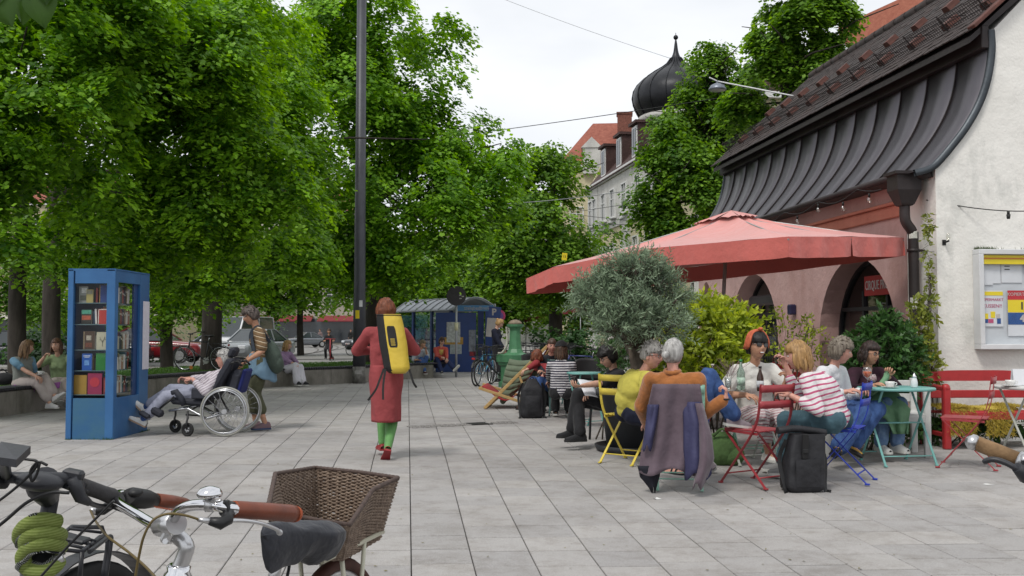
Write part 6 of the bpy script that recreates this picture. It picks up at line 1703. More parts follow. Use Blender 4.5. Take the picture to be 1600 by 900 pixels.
M_kbd = mat('kiosk_blue_deep', hexc('#12427c'), .5, .15, 2)
kA, kB, kC = G(101.5, 687), G(176, 687), G(230, 673)
kf = (kB - kA); KW = kf.length; kx = kf.normalized(); ks = (kC - kB); KD = ks.length; ksd = ks.normalized()
ky = V_((-kx.y, kx.x, 0))
KH = 2.16
kio = empty('book_kiosk', kA, 0, 'blue metal public bookcase with glass doors, full of books', 'bookcase')
RK = Matrix((kx, ky, V_((0, 0, 1)))).transposed(); kio.rotation_euler = RK.to_euler()
sdl = RK.transposed() @ ks
KD_ = sdl.y; SX = sdl.x
def kpl(name, pts, d, m): mb = MB(); mb.prism(pts, d); return mb.build(name, m, kio)
z0, z1 = .52, 1.98                              # glazed opening
bev_ = .07
mb = MB(); mb.box((bev_ / 2, .03, KH / 2), (bev_, .06, KH), bev=.006); mb.build('corner_post', M_kb, kio)
mb = MB(); mb.box((KW - .055, .03, KH / 2), (.11, .06, KH), bev=.006); mb.build('corner_post', M_kb, kio)
mb = MB(); mb.box((KW / 2, .03, (z1 + KH) / 2), (KW - .18, .058, KH - z1)); mb.build('top_rail', M_kb, kio)
M_kst = mat('kiosk_blue_stained', hexc('#1f5f96'), .5, .2, 2.4, .06, 20, col2=hexc('#3a6f86'))
mb = MB(); mb.box((KW / 2, .03, z0 / 2), (KW - .18, .058, z0)); mb.build('front_base_panel', M_kst, kio)
s_ = V_((SX, KD_, 0)); sn_ = s_.normalized(); sq = V_((sn_.y, -sn_.x, 0)); LS = s_.length
def sbox(a0, a1, zz0, zz1, th, name, m, off=0.0):
 p = V_((KW, 0, 0)) + sn_ * ((a0 + a1) / 2) + sq * (off - th / 2); mb = MB()
 R = Matrix((sn_, -sq, V_((0, 0, 1)))).transposed(); mb.box((p.x, p.y, (zz0 + zz1) / 2), (a1 - a0, th, zz1 - zz0), R, .004); return mb.build(name, m, kio)
sbox(.03, .10, 0, KH - .002, .05, 'side_post', M_kb); sbox(LS * .72, LS, 0, KH - .002, .05, 'side_panel', M_kb); sbox(.10, LS * .72, z1 + .02, KH - .003, .048, 'side_rail', M_kb); sbox(.10, LS * .72, 0, z0, .048, 'side_base_panel', M_kb)
sbox(LS * .60, LS * .72, z0, z1 + .02, .03, 'door_stile', M_kbd, -.03)
sbox(LS * .80, LS * 1.0, .85, 1.78, .004, 'notice_sheet', mat('notice_sheet', (.62, .60, .66), .6, .08, 20), .006)
top_poly = [(0, 0, KH), (KW, 0, KH), (KW + SX, KD_, KH), (SX * .2, KD_, KH)]
kpl('roof_plate', [(x, y, KH - .02) for x, y, _ in top_poly], (0, 0, .028), M_kb)
kpl('floor_plate', [(x, y, .02) for x, y, _ in [(.02, .03, 0), (KW - .05, .03, 0), (KW + SX - .05, KD_ - .03, 0), (.1, KD_ - .03, 0)]], (0, 0, z0 - .04), M_kbd)
M_kgl = glass('kiosk_glass', (.95, .97, .98), .0, ior=1.25)
mb = MB(); mb.add([(.07, .045, z0), (KW - .11, .045, z0), (KW - .11, .045, z1), (.07, .045, z1)], [(0, 1, 2, 3)]); mb.build('pane', M_kgl, kio)
a_, b_ = V_((KW, 0, 0)) + sn_ * .10 - sq * .03, V_((KW, 0, 0)) + sn_ * (LS * .6) - sq * .03
mb = MB(); mb.add([a_ + V_((0, 0, z0)), b_ + V_((0, 0, z0)), b_ + V_((0, 0, z1)), a_ + V_((0, 0, z1))], [(0, 1, 2, 3)]); mb.build('pane', M_kgl, kio)
mb = MB(); bk_ = [(.04, KD_ - .03), (KW + SX - .08, KD_ - .03)]; mb.box((.02, KD_ / 2, KH / 2), (.03, KD_ - .1, KH - .02)); mb.build('left_glass_edge', M_kbd, kio)
mb = MB(); mb.add([(.05, KD_ - .02, z0), (KW + SX - .1, KD_ - .02, z0), (KW + SX - .1, KD_ - .02, z1), (.05, KD_ - .02, z1)], [(0, 1, 2, 3)]); mb.build('pane', M_kgl, kio)
shz = [z0 + .005, .86, 1.15, 1.44, 1.70]
shz = [.555, .86, 1.125, 1.45, 1.725]
M_shelf = mat('glass_shelf', (.10, .16, .17), .15, .1, 4)
for z in shz:
 kpl('shelf', [(.06, .07, z), (KW - .07, .07, z), (KW + SX - .12, KD_ - .07, z), (.10, KD_ - .07, z)], (0, 0, .010), M_shelf)
kM = kio.matrix_basis.copy() if False else (Matrix.Translation(kA) @ RK.to_4x4())
def book(x, y, z, w, h, d, col, lab, ry=0.0, grp=None, art=None, face='front', tilt=0.0, colset=None):
 m = mat('book_' + col, hexc(col), .5, .08, 12, spec=.4); pg = mat('book_pages', (.55, .52, .44), .8, .1, 60)
 o = empty('book', kM @ V_((x, y, z)), 0, lab, 'book', grp)
 o.rotation_euler = (RK @ Matrix.Rotation(ry, 3, 'Z') @ Matrix.Rotation(tilt, 3, 'Y')).to_euler()
 mb = MB()
 for s in (-1, 1): mb.box((0, s * (d / 2 - .0015) + d / 2, h / 2), (w, .003, h))
 mb.box((-w / 2 + .0015, d / 2, h / 2), (.003, d - .006, h)); mb.build('cover', m, o)
 mb = MB(); mb.box((.002, d / 2, h / 2), (w - .010, d - .007, h - .008)); mb.build('pages', pg, o)
 if art:
  for (ax, az, aw, ah, c) in art:
   mb = MB(); mb.box((ax * w, -.002, az * h), (aw * w, .002, ah * h)); mb.build('cover_print', mat('print_' + c, hexc(c), .5, .35, 30), o)
 return o
K_ = KW
book(.235, .10, 1.735, .085, .17, .02, '#b0a054', 'yellow book with an olive spine standing at the front of the top shelf', art=[(0, .8, .9, .3, '#8e8a70')])
book(.15, .11, 1.735, .11, .21, .02, '#8d8f86', 'grey and white book at the left end of the top shelf', art=[(.1, .75, .6, .3, '#c9c8bd'), (0, .3, .7, .3, '#55584a')])
book(.43, .10, 1.735, .135, .225, .03, '#223f7e', 'royal blue book with an ochre edge at the right of the top shelf', art=[(-.47, .5, .06, 1, '#a88a3c')])
book(.20, .10, 1.46, .13, .185, .025, '#3d3a30', 'paperback with an orange landscape cover on the second shelf from the top', art=[(0, .85, .95, .28, '#43987b'), (0, .45, .9, .3, '#b0502c'), (0, .12, .9, .18, '#2a2a22')])
book(.415, .10, 1.46, .135, .195, .03, '#c02a1c', 'bright red book with a white frame on the second shelf from the top', art=[(-.44, .5, .06, .96, '#d8cfc2'), (0, .96, .9, .05, '#d8cfc2')])
book(.235, .10, 1.135, .15, .235, .03, '#4a3524', 'dark brown book with a small pale label in the middle shelf', art=[(0, .64, .42, .26, '#a89e8a'), (-.4, .5, .08, .95, '#8a7a5a'), (0, .25, .6, .25, '#6e3a22')])
yb = book(.415, .09, 1.135, .155, .225, .02, '#b9b396', 'pale cream book with a dark branching twig drawn on its cover')
book(.215, .10, .87, .125, .215, .03, '#1c58ac', 'bright blue book with white lettering on the fourth shelf', art=[(0, .86, .7, .04, '#d6dde6'), (0, .78, .5, .03, '#d6dde6'), (0, .45, .5, .3, '#5f93cf')])
book(.40, .10, .87, .14, .22, .035, '#1e7a2c', 'plain green book on the fourth shelf')
book(.135, .10, .565, .165, .245, .04, '#a8801c', 'big ochre book at the left end of the bottom shelf')
rb_ = book(.325, .09, .565, .18, .27, .02, '#9c2450', 'magenta book with a red disc on its cover on the bottom shelf')
book(.505, .10, .565, .15, .215, .03, '#7c2c30', 'dark red book with an orange frame at the right of the bottom shelf', art=[(0, .5, .75, .7, '#b85c2c'), (0, .5, .55, .5, '#6a2244')])
mb = MB(); mb.cyl((0, -.004, .155), (0, -.001, .155), .062, n=28); mb.cyl((0, -.0055, .155), (0, -.0035, .155), .022, n=20); mb.build('cover_print', mat('print_scarlet', hexc('#c2283a'), .5), rb_)
mb = MB()
for a, b in (((0, .04), (0, .12)), ((0, .09), (-.035, .16)), ((0, .09), (.03, .165)), ((-.018, .125), (-.04, .13)), ((.015, .13), (.04, .135))): mb.bar((a[0], -.003, a[1]), (b[0], -.003, b[1]), .004, .002)
mb.build('cover_print', mat('print_twig', (.06, .06, .05), .7), yb)
text_part('BESTE', .026, mat('print_pale', (.7, .72, .75), .6), yb, (0, -.004, .19), face_R((0, -1, 0)), .001) if False else None
bcols = ['#8c2f2a', '#c9c4b6', '#44566e', '#2d2b2a', '#a9a28a', '#5b2b33', '#b5b0a6', '#264a3a', '#7a6a4c', '#d0cdc6', '#1e2a4a', '#9a5b2c']
bnames = ['brick red', 'off-white', 'slate blue', 'black', 'beige', 'plum', 'light grey', 'bottle green', 'khaki', 'white', 'navy', 'rust brown']
br = random.Random(12)
shn = ['bottom', 'fourth', 'middle', 'second', 'top']
for si, z in enumerate(shz):
 n = 20; used_ = {}
 a = .13; k = 0
 while a < LS * .60 and k < n:
  th = br.uniform(.024, .05); ci = (k * 5 + si * 2) % 12; h = br.uniform(.15, .23)
  dup_ = ci in used_; used_[ci] = 1
  p = V_((KW, 0, 0)) + sn_ * (a + th / 2) - sq * .16
  lab = f'{bnames[ci]} book spine {("leaning to the right" if dup_ else "standing")} behind the kiosk side glass, {shn[si]} shelf'
  m = mat('book_' + bcols[ci], hexc(bcols[ci]), .5, .08, 12, spec=.4)
  R = Matrix((sn_, -sq, V_((0, 0, 1)))).transposed(); tl_ = .10 if dup_ else br.uniform(-.02, .02)
  mb = MB(); mb.box((0, 0, h / 2), (th, .14, h), Matrix.Rotation(tl_, 3, 'Y'), .003)
  mb.mat(1); mb.box((0, .005, h / 2 + .003), (th * .7, .13, h), Matrix.Rotation(tl_, 3, 'Y'))
  mb.mat(2); mb.box((0, -.072, h * .7), (th * .6, .002, h * .12), Matrix.Rotation(tl_, 3, 'Y'))
  o = mb.build('book', [m, MATS['book_pages'], mat('book_title', (.5, .48, .4), .6)])
  M4 = kM @ (Matrix.Translation(p + V_((0, 0, z + .012))) @ R.to_4x4()); o.matrix_world = M4
  tag(o, lab, 'book', f'book spines on the {shn[si]} shelf')
  a += th + .002; k += 1
 for k, (x, y) in enumerate(((.335, .13), (.30, .14), (.56, .16))):
  if si in (1, 2, 3) or k == 0:
   ci = (si * 3 + k * 5) % 12; h = br.uniform(.15, .2)
   mb = MB(); mb.box((0, .06, h / 2), (.026, .13, h), None, .003); m = mat('book_' + bcols[ci], hexc(bcols[ci]), .5, .08, 12, spec=.4)
   o = mb.build('book', [m]); o.matrix_world = kM @ Matrix.Translation((x - .02, y, z + .012)) @ Matrix.Rotation(br.uniform(-.06, .06), 4, 'Y')
   tag(o, f'{bnames[ci]} book standing between the faced-out books, {shn[si]} shelf of the kiosk', 'book')
mb = MB(); gr_ = random.Random(5)
for k in range(260):
 u = gr_.random(); e_ = gr_.choice((0, 0, 1)); p = kA.lerp(kB, u) if e_ == 0 else kB.lerp(kC, .75 + .3 * u)
 if e_ == 0 and .12 < u < .8 and gr_.random() < .7: continue
 p = p + V_((gr_.gauss(0, .012), -abs(gr_.gauss(0, .02)), 0)); h = gr_.uniform(.01, .04); mb.add([p, p + V_((.006, 0, 0)), p + V_((gr_.gauss(0, .012), gr_.gauss(0, .01), h))], [(0, 1, 2)])
M_grass = leaf_mat('grass_blade', (.03, .08, .012), (.09, .19, .03), .3)
tag(mb.build('kiosk_weeds', M_grass), kind='stuff')
wc0 = W(352, 520, 13.25).xy.to_3d()
wc = empty('wheelchair', wc0, 0, 'reclining wheelchair with large silver-rimmed wheels and dark padded back', 'wheelchair')
def w_(px, py, Y): return W(px, py, Y) - wc0
M_pad = mat('pad_black', (.022, .024, .034), .7, .2, 10, .3, 30)
M_tyreg = mat('tyre_grey', (.30, .30, .27), .7, .1, 10)
for Y in (12.98, 13.55):
 c = Vector(w_(351, 643, 12.98)); c.y = Y - 13.25
 c.x += (Y - 12.98) * .03
 c.z = .325; w = wheel(wc, c, (0, 1, 0), .325, .014, MAL, M_tyreg, 20, .035, rimw=.012, sp_r=.0022)
 mb = MB(); mb.tube([c + V_((cos(a) * .275, -.05 if Y < 13.2 else .05, sin(a) * .275)) for a in np.linspace(0, 2 * pi, 37)[:-1]], .008, 6, closed=True); mb.build('hand_rim', MAL, w)
for px, Y in ((274, 13.5), (293, 13.0)):
 c = w_(px, 668, Y); c.z = .09; w = wheel(wc, c, (.25, 1, 0), .09, .018, M_black, MR, 5, .02, 'caster', .012, .012, False)
 mb = MB(); mb.tube([c + V_((0, -.035, 0)), c + V_((0, -.035, .11)), c + V_((.0, 0, .14)), c + V_((0, 0, .24))], .014, 6); mb.build('caster_fork', M_blackm, wc)
for dy in (-.2, .22):
 mb = MB()
 mb.tube([w_(272, 640, 13.25) + V_((0, dy, 0)), w_(300, 636, 13.25) + V_((0, dy, 0)), w_(330, 652, 13.25) + V_((0, dy, 0)), w_(352, 645, 13.25) + V_((0, dy, 0))], .017, 8); mb.build('frame_tube', MAL, wc)
 mb = MB(); mb.tube([w_(288, 628, 13.25) + V_((0, dy, 0)), w_(322, 628, 13.25) + V_((0, dy, 0))], .018, 8); mb.build('seat_tube', MAL, wc)
 mb = MB(); mb.tube([w_(350, 645, 13.25) + V_((0, dy, 0)), w_(336, 620, 13.25) + V_((0, dy, 0)), w_(362, 568, 13.25) + V_((0, dy, 0)), w_(378, 564, 13.25) + V_((0, dy, 0)), w_(384, 571, 13.25) + V_((0, dy, 0))], .015, 8); mb.build('push_handle', M_blackm, wc)
mb = MB(); mb.bar(w_(275, 622, 13.25) + V_((0, 0, -.02)), w_(328, 626, 13.25) + V_((0, 0, -.02)), .46, .09, (0, 0, 1), .03); mb.build('seat_cushion', M_pad, wc)
mb = MB(); mb.bar(w_(330, 624, 13.25), w_(368, 560, 13.25), .44, .11, (0, 0, 1), .04); mb.build('back_cushion', M_pad, wc)
mb = MB(); mb.bar(w_(361, 558, 13.25), w_(369, 543, 13.25), .26, .08, (0, 0, 1), .03); mb.build('headrest', M_pad, wc)
for Y in (13.0, 13.52):
 mb = MB(); mb.bar(w_(300, 610, Y), w_(323, 610, Y), .03, .17, (0, 1, 0), .05) if False else mb.box(w_(311, 615, Y) , (.20, .035, .14), None, .016); mb.build('side_pad', M_pad, wc)
 mb = MB(); mb.tube([w_(268, 614, Y), w_(275, 612, Y), w_(283, 622, Y), w_(287, 634, Y)], [.03, .042, .042, .03], 8); mb.build('knee_hinge', M_pad, wc)
 mb = MB(); mb.tube([w_(272, 620, Y), w_(250, 638, Y)], .015, 6); mb.build('legrest_tube', M_blackm, wc)
mb = MB(); mb.box(w_(246, 644, 13.1), (.17, .1, .10), Matrix.Rotation(.5, 3, 'Y'), .03); mb.build('calf_pad', M_pad, wc)
mb = MB(); mb.box(w_(226, 648, 13.05), (.16, .1, .06), Matrix.Rotation(-.55 + 1.1, 3, 'Y'), .025); mb.build('foot_strap', M_pad, wc)
for k, (a, b) in enumerate((((300, 640), (330, 622)), ((305, 628), (335, 645)), ((290, 648), (318, 650)))):
 mb = MB(); mb.tube([w_(*a, 13.2), w_(*b, 13.3)], .012, 6); mb.build('brace', M_blackm, wc)
mb = MB()
mb.tube(bez([w_(384, 571, 13.05), w_(378, 562, 13.0), w_(366, 566, 13.0), w_(362, 580, 13.05)], 5), .006, 5); mb.build('brake_cable', M_blackm, wc)
wb_ = empty('wheelchair_bag', W(383, 520, 13.5).xy.to_3d(), 0, 'dark blue and black bag hanging behind the wheelchair back', 'bag')
mb = MB(); p0 = W(376, 578, 13.3) - wb_.location; p1 = W(366, 616, 13.3) - wb_.location
for i in range(1): mb.bar(p0, p1, .36, .22, (0, 0, 1), .07)
mb.build('bag_body', M_pad, wb_)
mb = MB(); mb.bar(W(388, 576, 13.3) - wb_.location, W(377, 614, 13.3) - wb_.location, .35, .05, (0, 0, 1), .02); mb.build('blue_side', mat('bag_blue', hexc('#14226a'), .7, .2), wb_)
gb_ = empty('backpack', W(424, 555, 13.9), 0, 'grey-green backpack worn by the helper in the striped T-shirt', 'backpack')
mb = MB(); mb.smooth = True; mb.ell((0.02, 0, -.02), (.12, .15, .25), 18, 14, Matrix.Rotation(-.30, 3, 'Y')); mb.ell((.09, 0, -.10), (.08, .12, .14), 14, 10, Matrix.Rotation(-.3, 3, 'Y'))
mb.build('pack_body', mat('pack_green', hexc('#48574c'), .85, .2, 12, .4, 24), gb_)
for q in (-1, 1):
 mb = MB(); s_h = Jd['sh'][q] + Jd['o0'] - gb_.location
 pts = bez([V_((-.0, .09 * q, .18)), s_h + V_((-.0, 0, .075)), s_h + V_((-.10, -.02 * q, -.05)), s_h + V_((-.06, 0, -.26))], 6)
 for i in range(len(pts) - 1): mb.bar(pts[i], pts[i + 1] + (pts[i + 1] - pts[i]) * .1, .04, .012, (0, 1, 0))
 mb.build('strap', mat('strap_grey', hexc('#3a4450'), .8), gb_)
lp = empty('lamp_post', G(561, 599), 0, 'tall dark grey lamp post with a small yellow sticker, foot scuffed and rusty', 'lamp post')
M_post = mat('post_paint', (.060, .062, .072), .45, .18, 3, .08, 20, metal=.2)
M_rust = mat('post_foot', (.10, .095, .085), .8, .5, 9, .4, 30, col2=(.26, .25, .23))
mb = MB(); mb.cyl((0, 0, 0), (0, 0, .45), .172, .170, 28); mb.build('foot', M_rust, lp)
mb = MB(); mb.tube([(0, 0, .45), (0, 0, 2.2), (0, 0, 2.26), (0, 0, 14)], [.168, .166, .155, .112], 28); mb.build('shaft', M_post, lp)
def curved_sticker(px_off, z, w, h, m, name, r=.168):
 mb = MB(); mb.grid(lambda a, b: ((r + .003) * sin((a - .5) * w / r + px_off), -(r + .003) * cos((a - .5) * w / r + px_off), z + (b - .5) * h), 6, 1); mb.build(name, m, lp)
curved_sticker(-.2, 1.84, .11, .22, M_ye, 'yellow_sticker'); curved_sticker(.35, 2.13, .09, .17, mat('sticker_white', (.6, .6, .6), .6), 'white_sticker'); curved_sticker(0, .30, .2, .1, mat('poster_rest', (.36, .35, .33), .8, .3, 12), 'paper_remains', .172)
M_conc = plaster('bench_concrete', (.30, .28, .25), (.13, .125, .10), .7)
M_slatd = mat('dark_slat', (.028, .028, .034), .6, .3, 14, .2, 40)
wpts = [G(-160, 676), G(-60, 661), G(0, 651.5), G(100, 637), G(240, 621), (G(330, 612)), G(450, 603.5), G(552, 598.5), G(635, 592.2), G(706, 589)]
wl = bez(wpts, 6)
wl = [V_((p.x, p.y, 0)) for p in wl]
acc = [0]
for i in range(1, len(wl)): acc.append(acc[-1] + (wl[i] - wl[i - 1]).length)
def at(s):
 s = min(max(s, 0), acc[-1] - 1e-4)
 i = max(k for k in range(len(acc) - 1) if acc[k] <= s); t = (s - acc[i]) / (acc[i + 1] - acc[i]); return wl[i].lerp(wl[i + 1], t), (wl[i + 1] - wl[i]).normalized()
bw = empty('bench_wall', (0, 0, 0), 0, 'long curved concrete seat wall with dark slats round the tree lawn', 'wall')
SEG = 1.5; nseg = int(acc[-1] / SEG)
for k in range(nseg):
 mb = MB()
 vs = []
 for q in range(5):
  p, d = at((k + q / 4 * .994) * SEG); nn = V_((-d.y, d.x, 0))
  for off, z in ((0, -.1), (0, .375), (.018, .39), (.42, .39), (.42, -.1)): vs.append(p + nn * off + V_((0, 0, z)))
 fs = []
 for q in range(4):
  for j in range(4): fs.append((q * 5 + j, (q + 1) * 5 + j, (q + 1) * 5 + j + 1, q * 5 + j + 1))
 fs += [(0, 1, 2, 3, 4), (24, 23, 22, 21, 20)]
 mb.add(vs, fs, False); mb.build('wall_block', M_conc, bw)
sm2 = MB(); sm2.box((0, .20, .43), (.055, .44, .05), None, .006); sme = sm2.mesh('seat_slat', M_slatd)
ns = int(acc[-1] / .072); extra = MB(); cnt = 0
lst = []
for k in range(ns):
 p, d = at(k * .072 + .03); lst.append((p, atan2(d.y, d.x)))
lst.sort(key=lambda t: t[0].y)
vis_ = [t for t in lst if -20 < 800 + FPX * t[0].x / t[0].y < 1600]
ids = set(id(t) for t in vis_[:290])
for t in lst:
 if id(t) in ids: mobj('seat_slat', sme, bw, t[0], t[1])
 else: extra.box(t[0] + Matrix.Rotation(t[1], 3, 'Z') @ V_((0, .20, .43)), (.055, .44, .05), Matrix.Rotation(t[1], 3, 'Z'))
tag(extra.build('seat_slats', M_slatd, bw), kind='stuff')
lw = [p + V_((-(at(a)[1]).y, at(a)[1].x, 0)) * .43 for a, p in ((s, at(s)[0]) for s in np.linspace(0, acc[-1], 40))]
back = [V_((p.x * 1.18 - .6, p.y + 7.5 + .05 * abs(p.x), 0)) for p in lw]
M_soil = mat('lawn_soil', (.035, .055, .02), .95, .5, 3, .5, 30, col2=(.05, .09, .022))
mb = MB()
for i in range(len(lw) - 1): mb.add([lw[i] + V_((0, 0, .33)), lw[i + 1] + V_((0, 0, .33)), back[i + 1] + V_((0, 0, .30)), back[i] + V_((0, 0, .30))], [(0, 1, 2, 3)])
for i in range(len(lw) - 1): mb.add([back[i] + V_((0, 0, .30)), back[i + 1] + V_((0, 0, .30)), back[i + 1] + V_((0, .3, -.05)), back[i] + V_((0, .3, -.05))], [(0, 1, 2, 3)])
tag(mb.build('lawn', M_soil), kind='structure')
rs = np.random.RandomState(9); n = 52000
ii = rs.randint(0, len(lw) - 1, n); u = rs.random(n); v = rs.random(n) ** 1.4
A_ = np.array([list(p) for p in lw]); B_ = np.array([list(p) for p in back])
P0 = A_[ii] * (1 - u)[:, None] + A_[ii + 1] * u[:, None]; P1 = B_[ii] * (1 - u)[:, None] + B_[ii + 1] * u[:, None]
PP = P0 * (1 - v)[:, None] + P1 * v[:, None]; PP[:, 2] = .315
h = rs.uniform(.03, .085, n); nrm = rs.normal(size=(n, 3)); nrm[:, 2] = .3
D = rs.normal(0, .35, (n, 3)); D[:, 2] = 1
me = leaves_mesh('grass', PP + D * (h / 2)[:, None], nrm, h * .22, rs.random(n), M_grass, 4.5, D, .1, 5)
tag(mobj('grass', me), kind='stuff')
M_vio = mat('violet_cloth', hexc('#a457a8'), .9, .1, 10, .3, 20)
mb = MB(); mb.grid(lambda a, b: (-.05 + a * .72, -.22 + .30 * (b if b > .0 else 0), .02 + .012 * sin(a * 14) - (.0 if b > .35 else (.35 - b) * (.75 if .22 < a < .45 else .25))), 26, 10)
o = mb.build('cloth', M_vio, solid=.012); o.location = W(30, 520, 17.15).xy.to_3d() + V_((0, 0, .455)); o.rotation_euler.z = .35; tag(o, 'violet jacket spread on the wall under the woman in the grey vest', 'jacket')
mb = MB(); mb.smooth = True; mb.ell((0, 0, .10), (.20, .12, .11), 16, 10); mb.tube(bez([(-.12, 0, .16), (-.03, -.02, .27), (.09, 0, .17)], 5), .01, 6)
o = mb.build('handbag', M_blk); o.location = W(8, 520, 17.2).xy.to_3d() + V_((0, 0, .455)); tag(o, 'black handbag on the wall at the left edge', 'bag')
mb = MB(); mb.smooth = True; mb.ell((0, 0, .22), (.11, .09, .22), 14, 10); mb.tube(bez([(-.05, 0, .40), (0, -.02, .50), (.05, 0, .40)], 5), .01, 6)
o = mb.build('backpack', mat('navy_nylon', hexc('#141c34'), .7, .2)); o.location = G(101, 636); tag(o, 'navy rucksack on the ground between the two women on the left wall', 'backpack')
def cup(loc, label, s=1.0, saucer=True, mtl=None, logo=False):
 o = empty('coffee_cup', loc, 0, label, 'cup'); M_ch = mat('china_white', (.70, .70, .68), .25, .03, 5, spec=.6)
 mb = MB(); mb.lathe([(.018 * s, .012), (.030 * s, .018), (.040 * s, .045), (.043 * s, .066), (.040 * s, .066), (.034 * s, .03), (.001, .028)], n=20); mb.build('cup_body', M_ch, o)
 mb = MB(); mb.tube(bez([(.040 * s, 0, .056), (.060 * s, 0, .052), (.058 * s, 0, .032), (.036 * s, 0, .030)], 4), .0045, 6); mb.build('handle', M_ch, o)
 if saucer: mb = MB(); mb.lathe([(.001, .004), (.045 * s, .003), (.075 * s, .012), (.076 * s, .015), (.044 * s, .008), (.001, .009)], n=24); mb.build('saucer', M_ch, o)
 return o
cup(W(63, 584, 17.0) - V_((0, 0, .02)), 'white cup on a saucer on the lap of the woman in the grey vest', 1.1)
# ================================================================== small things on and round the tables
def rel(o, p): return Vector(p) - Vector(o.location)
M_mauve = mat('mauve_coat', hexc('#665560'), .8, .1, 5, .35, 9, sheen=.2); M_inkb = mat('coat_lining', hexc('#3c3c62'), .7, .12, 6, .3, 10); M_nvl = mat('coat_dark', hexc('#141624'), .8, .1)
ct = empty('coat', G(1062, 765), 0, 'mauve coat with blue lining hung over the back of the mint chair', 'coat')
def cp(px, py, Y): return rel(ct, W(px, py, Y))
def drape(rows, m, name, amp=.018, fr=4, ph=0, n=26, mm=14):
 """rows: (left x, right x, y, depth) in photograph pixels from top to hem"""
 mb = MB()
 def f(a, b):
  t = b * (len(rows) - 1); i = min(int(t), len(rows) - 2); u = t - i
  r = [rows[i][k] * (1 - u) + rows[i + 1][k] * u for k in range(4)]
  x = r[0] + (r[1] - r[0]) * a
  hemw = 6 * sin(a * 9 + ph) * b ** 3
  d = amp * (.4 + 1.3 * b) * sin(a * fr * pi + ph + b * 1.3) + .03 * mnoise.noise(V_((a * 4, b * 3, ph)))
  return cp(x, r[2] + hemw, r[3] + d - .05 * sin(pi * a))
 mb.grid(f, n, mm); return mb.build(name, m, ct, solid=.006)
drape([(1020, 1094, 600, 8.66), (1013, 1098, 632, 8.68), (1006, 1104, 680, 8.70), (1000, 1108, 715, 8.68), (998, 1100, 738, 8.66)], M_mauve, 'coat_back', .024, 5)
drape([(1066, 1094, 628, 8.66), (1068, 1104, 660, 8.60), (1068, 1110, 700, 8.58), (1070, 1112, 745, 8.58)], M_inkb, 'coat_lining', .02, 2, 1.2, 14)
drape([(1086, 1098, 630, 8.60), (1092, 1112, 680, 8.54), (1090, 1116, 720, 8.52), (1082, 1102, 760, 8.54)], M_mauve, 'coat_sleeve', .03, 1.5, 2, 10)
drape([(1012, 1030, 632, 8.66), (1008, 1024, 670, 8.64), (1004, 1018, 700, 8.64)], M_inkb, 'coat_front_edge', .012, 1.5, .4, 8)
drape([(996, 1034, 728, 8.70), (1000, 1030, 745, 8.70), (1018, 1024, 765, 8.70)], M_nvl, 'coat_tail', .012, 2, 0, 8, 6)
def pack(loc, rz, label, w, d, h, roll=True, s=1.0):
 o = empty('backpack', loc, rz, label, 'backpack'); M_pk = mat('pack_black', (.018, .018, .021), .6, .3, 7, .35, 16, spec=.35)
 mb = MB()
 def f(a, b):
  th = 2 * pi * a; c, s_ = cos(th), sin(th); e = .38
  x = math.copysign(abs(c) ** e, c) * w / 2; y = math.copysign(abs(s_) ** e, s_) * d / 2
  k = (1 - .16 * b ** 2 - .25 * max(0, .06 - b) / .06) * (1 + .035 * mnoise.noise(V_((c * 2, s_ * 2, b * 5))))
  if not roll: k *= (1 - .35 * max(0, b - .75) / .25 * 1.6)
  return V_((x * k + .05 * b * b * (1 if roll else 0), y * k * (1 - .25 * b * roll), b * h))
 mb.grid(f, 40, 20, True, True); mb.add([f(k / 20, 1) for k in range(20)], [tuple(range(20))]); mb.build('pack_body', M_pk, o)
 if roll:
  mb = MB(); mb.tube(bez([(-w * .62, 0, h + .03), (-w * .2, 0, h + .045), (w * .2, 0, h + .03), (w * .60, 0, h + .005)], 5), .042, 10, flat=.75); mb.build('rolled_top', M_pk, o)
  mb = MB(); mb.box((-.02, -d * .46, h * .80), (.055, .02, .22), Matrix.Rotation(.1, 3, 'X'), .004); mb.build('front_strap', M_blackm, o)
  mb = MB(); mb.box((-.02, -d * .50, h * .72), (.05, .014, .035), None, .004); mb.build('buckle', M_blackm, o)
  mb = MB(); mb.grid(lambda a, b: (-w * .3 + a * w * .6, -d * .505 - .012 * sin(pi * a) * sin(pi * b), h * (.10 + .48 * b)), 8, 8); mb.build('front_pocket', M_pk, o)
 else:
  mb = MB(); mb.grid(lambda a, b: (-w * .34 + a * w * .68, -d * .50 - .03 * sin(pi * a) ** .5 * sin(pi * b) ** .5, h * (.08 + .5 * b)), 10, 8); mb.build('front_pocket', M_pk, o)
  mb = MB(); mb.tube(bez([(-.04, 0, h * .98), (0, -.02, h * 1.05), (.04, 0, h * .98)], 5), .008, 6); mb.build('grab_handle', M_pk, o)
 for q in (-1, 1):
  mb = MB(); pts = bez([(w * .40 * q, d * .3 * (0 if roll else -1), h * .9), (w * (.56) * q, -.02 * q, h * .55), (w * .50 * q, -.06, .03), (w * .58 * q, -.11, .004)], 6)
  for i in range(len(pts) - 1): mb.bar(pts[i], pts[i + 1] + (pts[i + 1] - pts[i]) * .1, .035, .007, (0, 1, 0))
  mb.build('strap', M_blackm, o)
 return o
pack(G(1254, 767), .12, 'black roll-top backpack standing beside the red chair with the sneaker on it', .36, .25, .50)
pack(G(831, 653), .1, 'black rucksack standing between the deckchair and the striped jersey woman', .38, .24, .62, False)
def on(T, dx, dy, h=.79): return Vector(T.location) + V_((dx, dy, h))
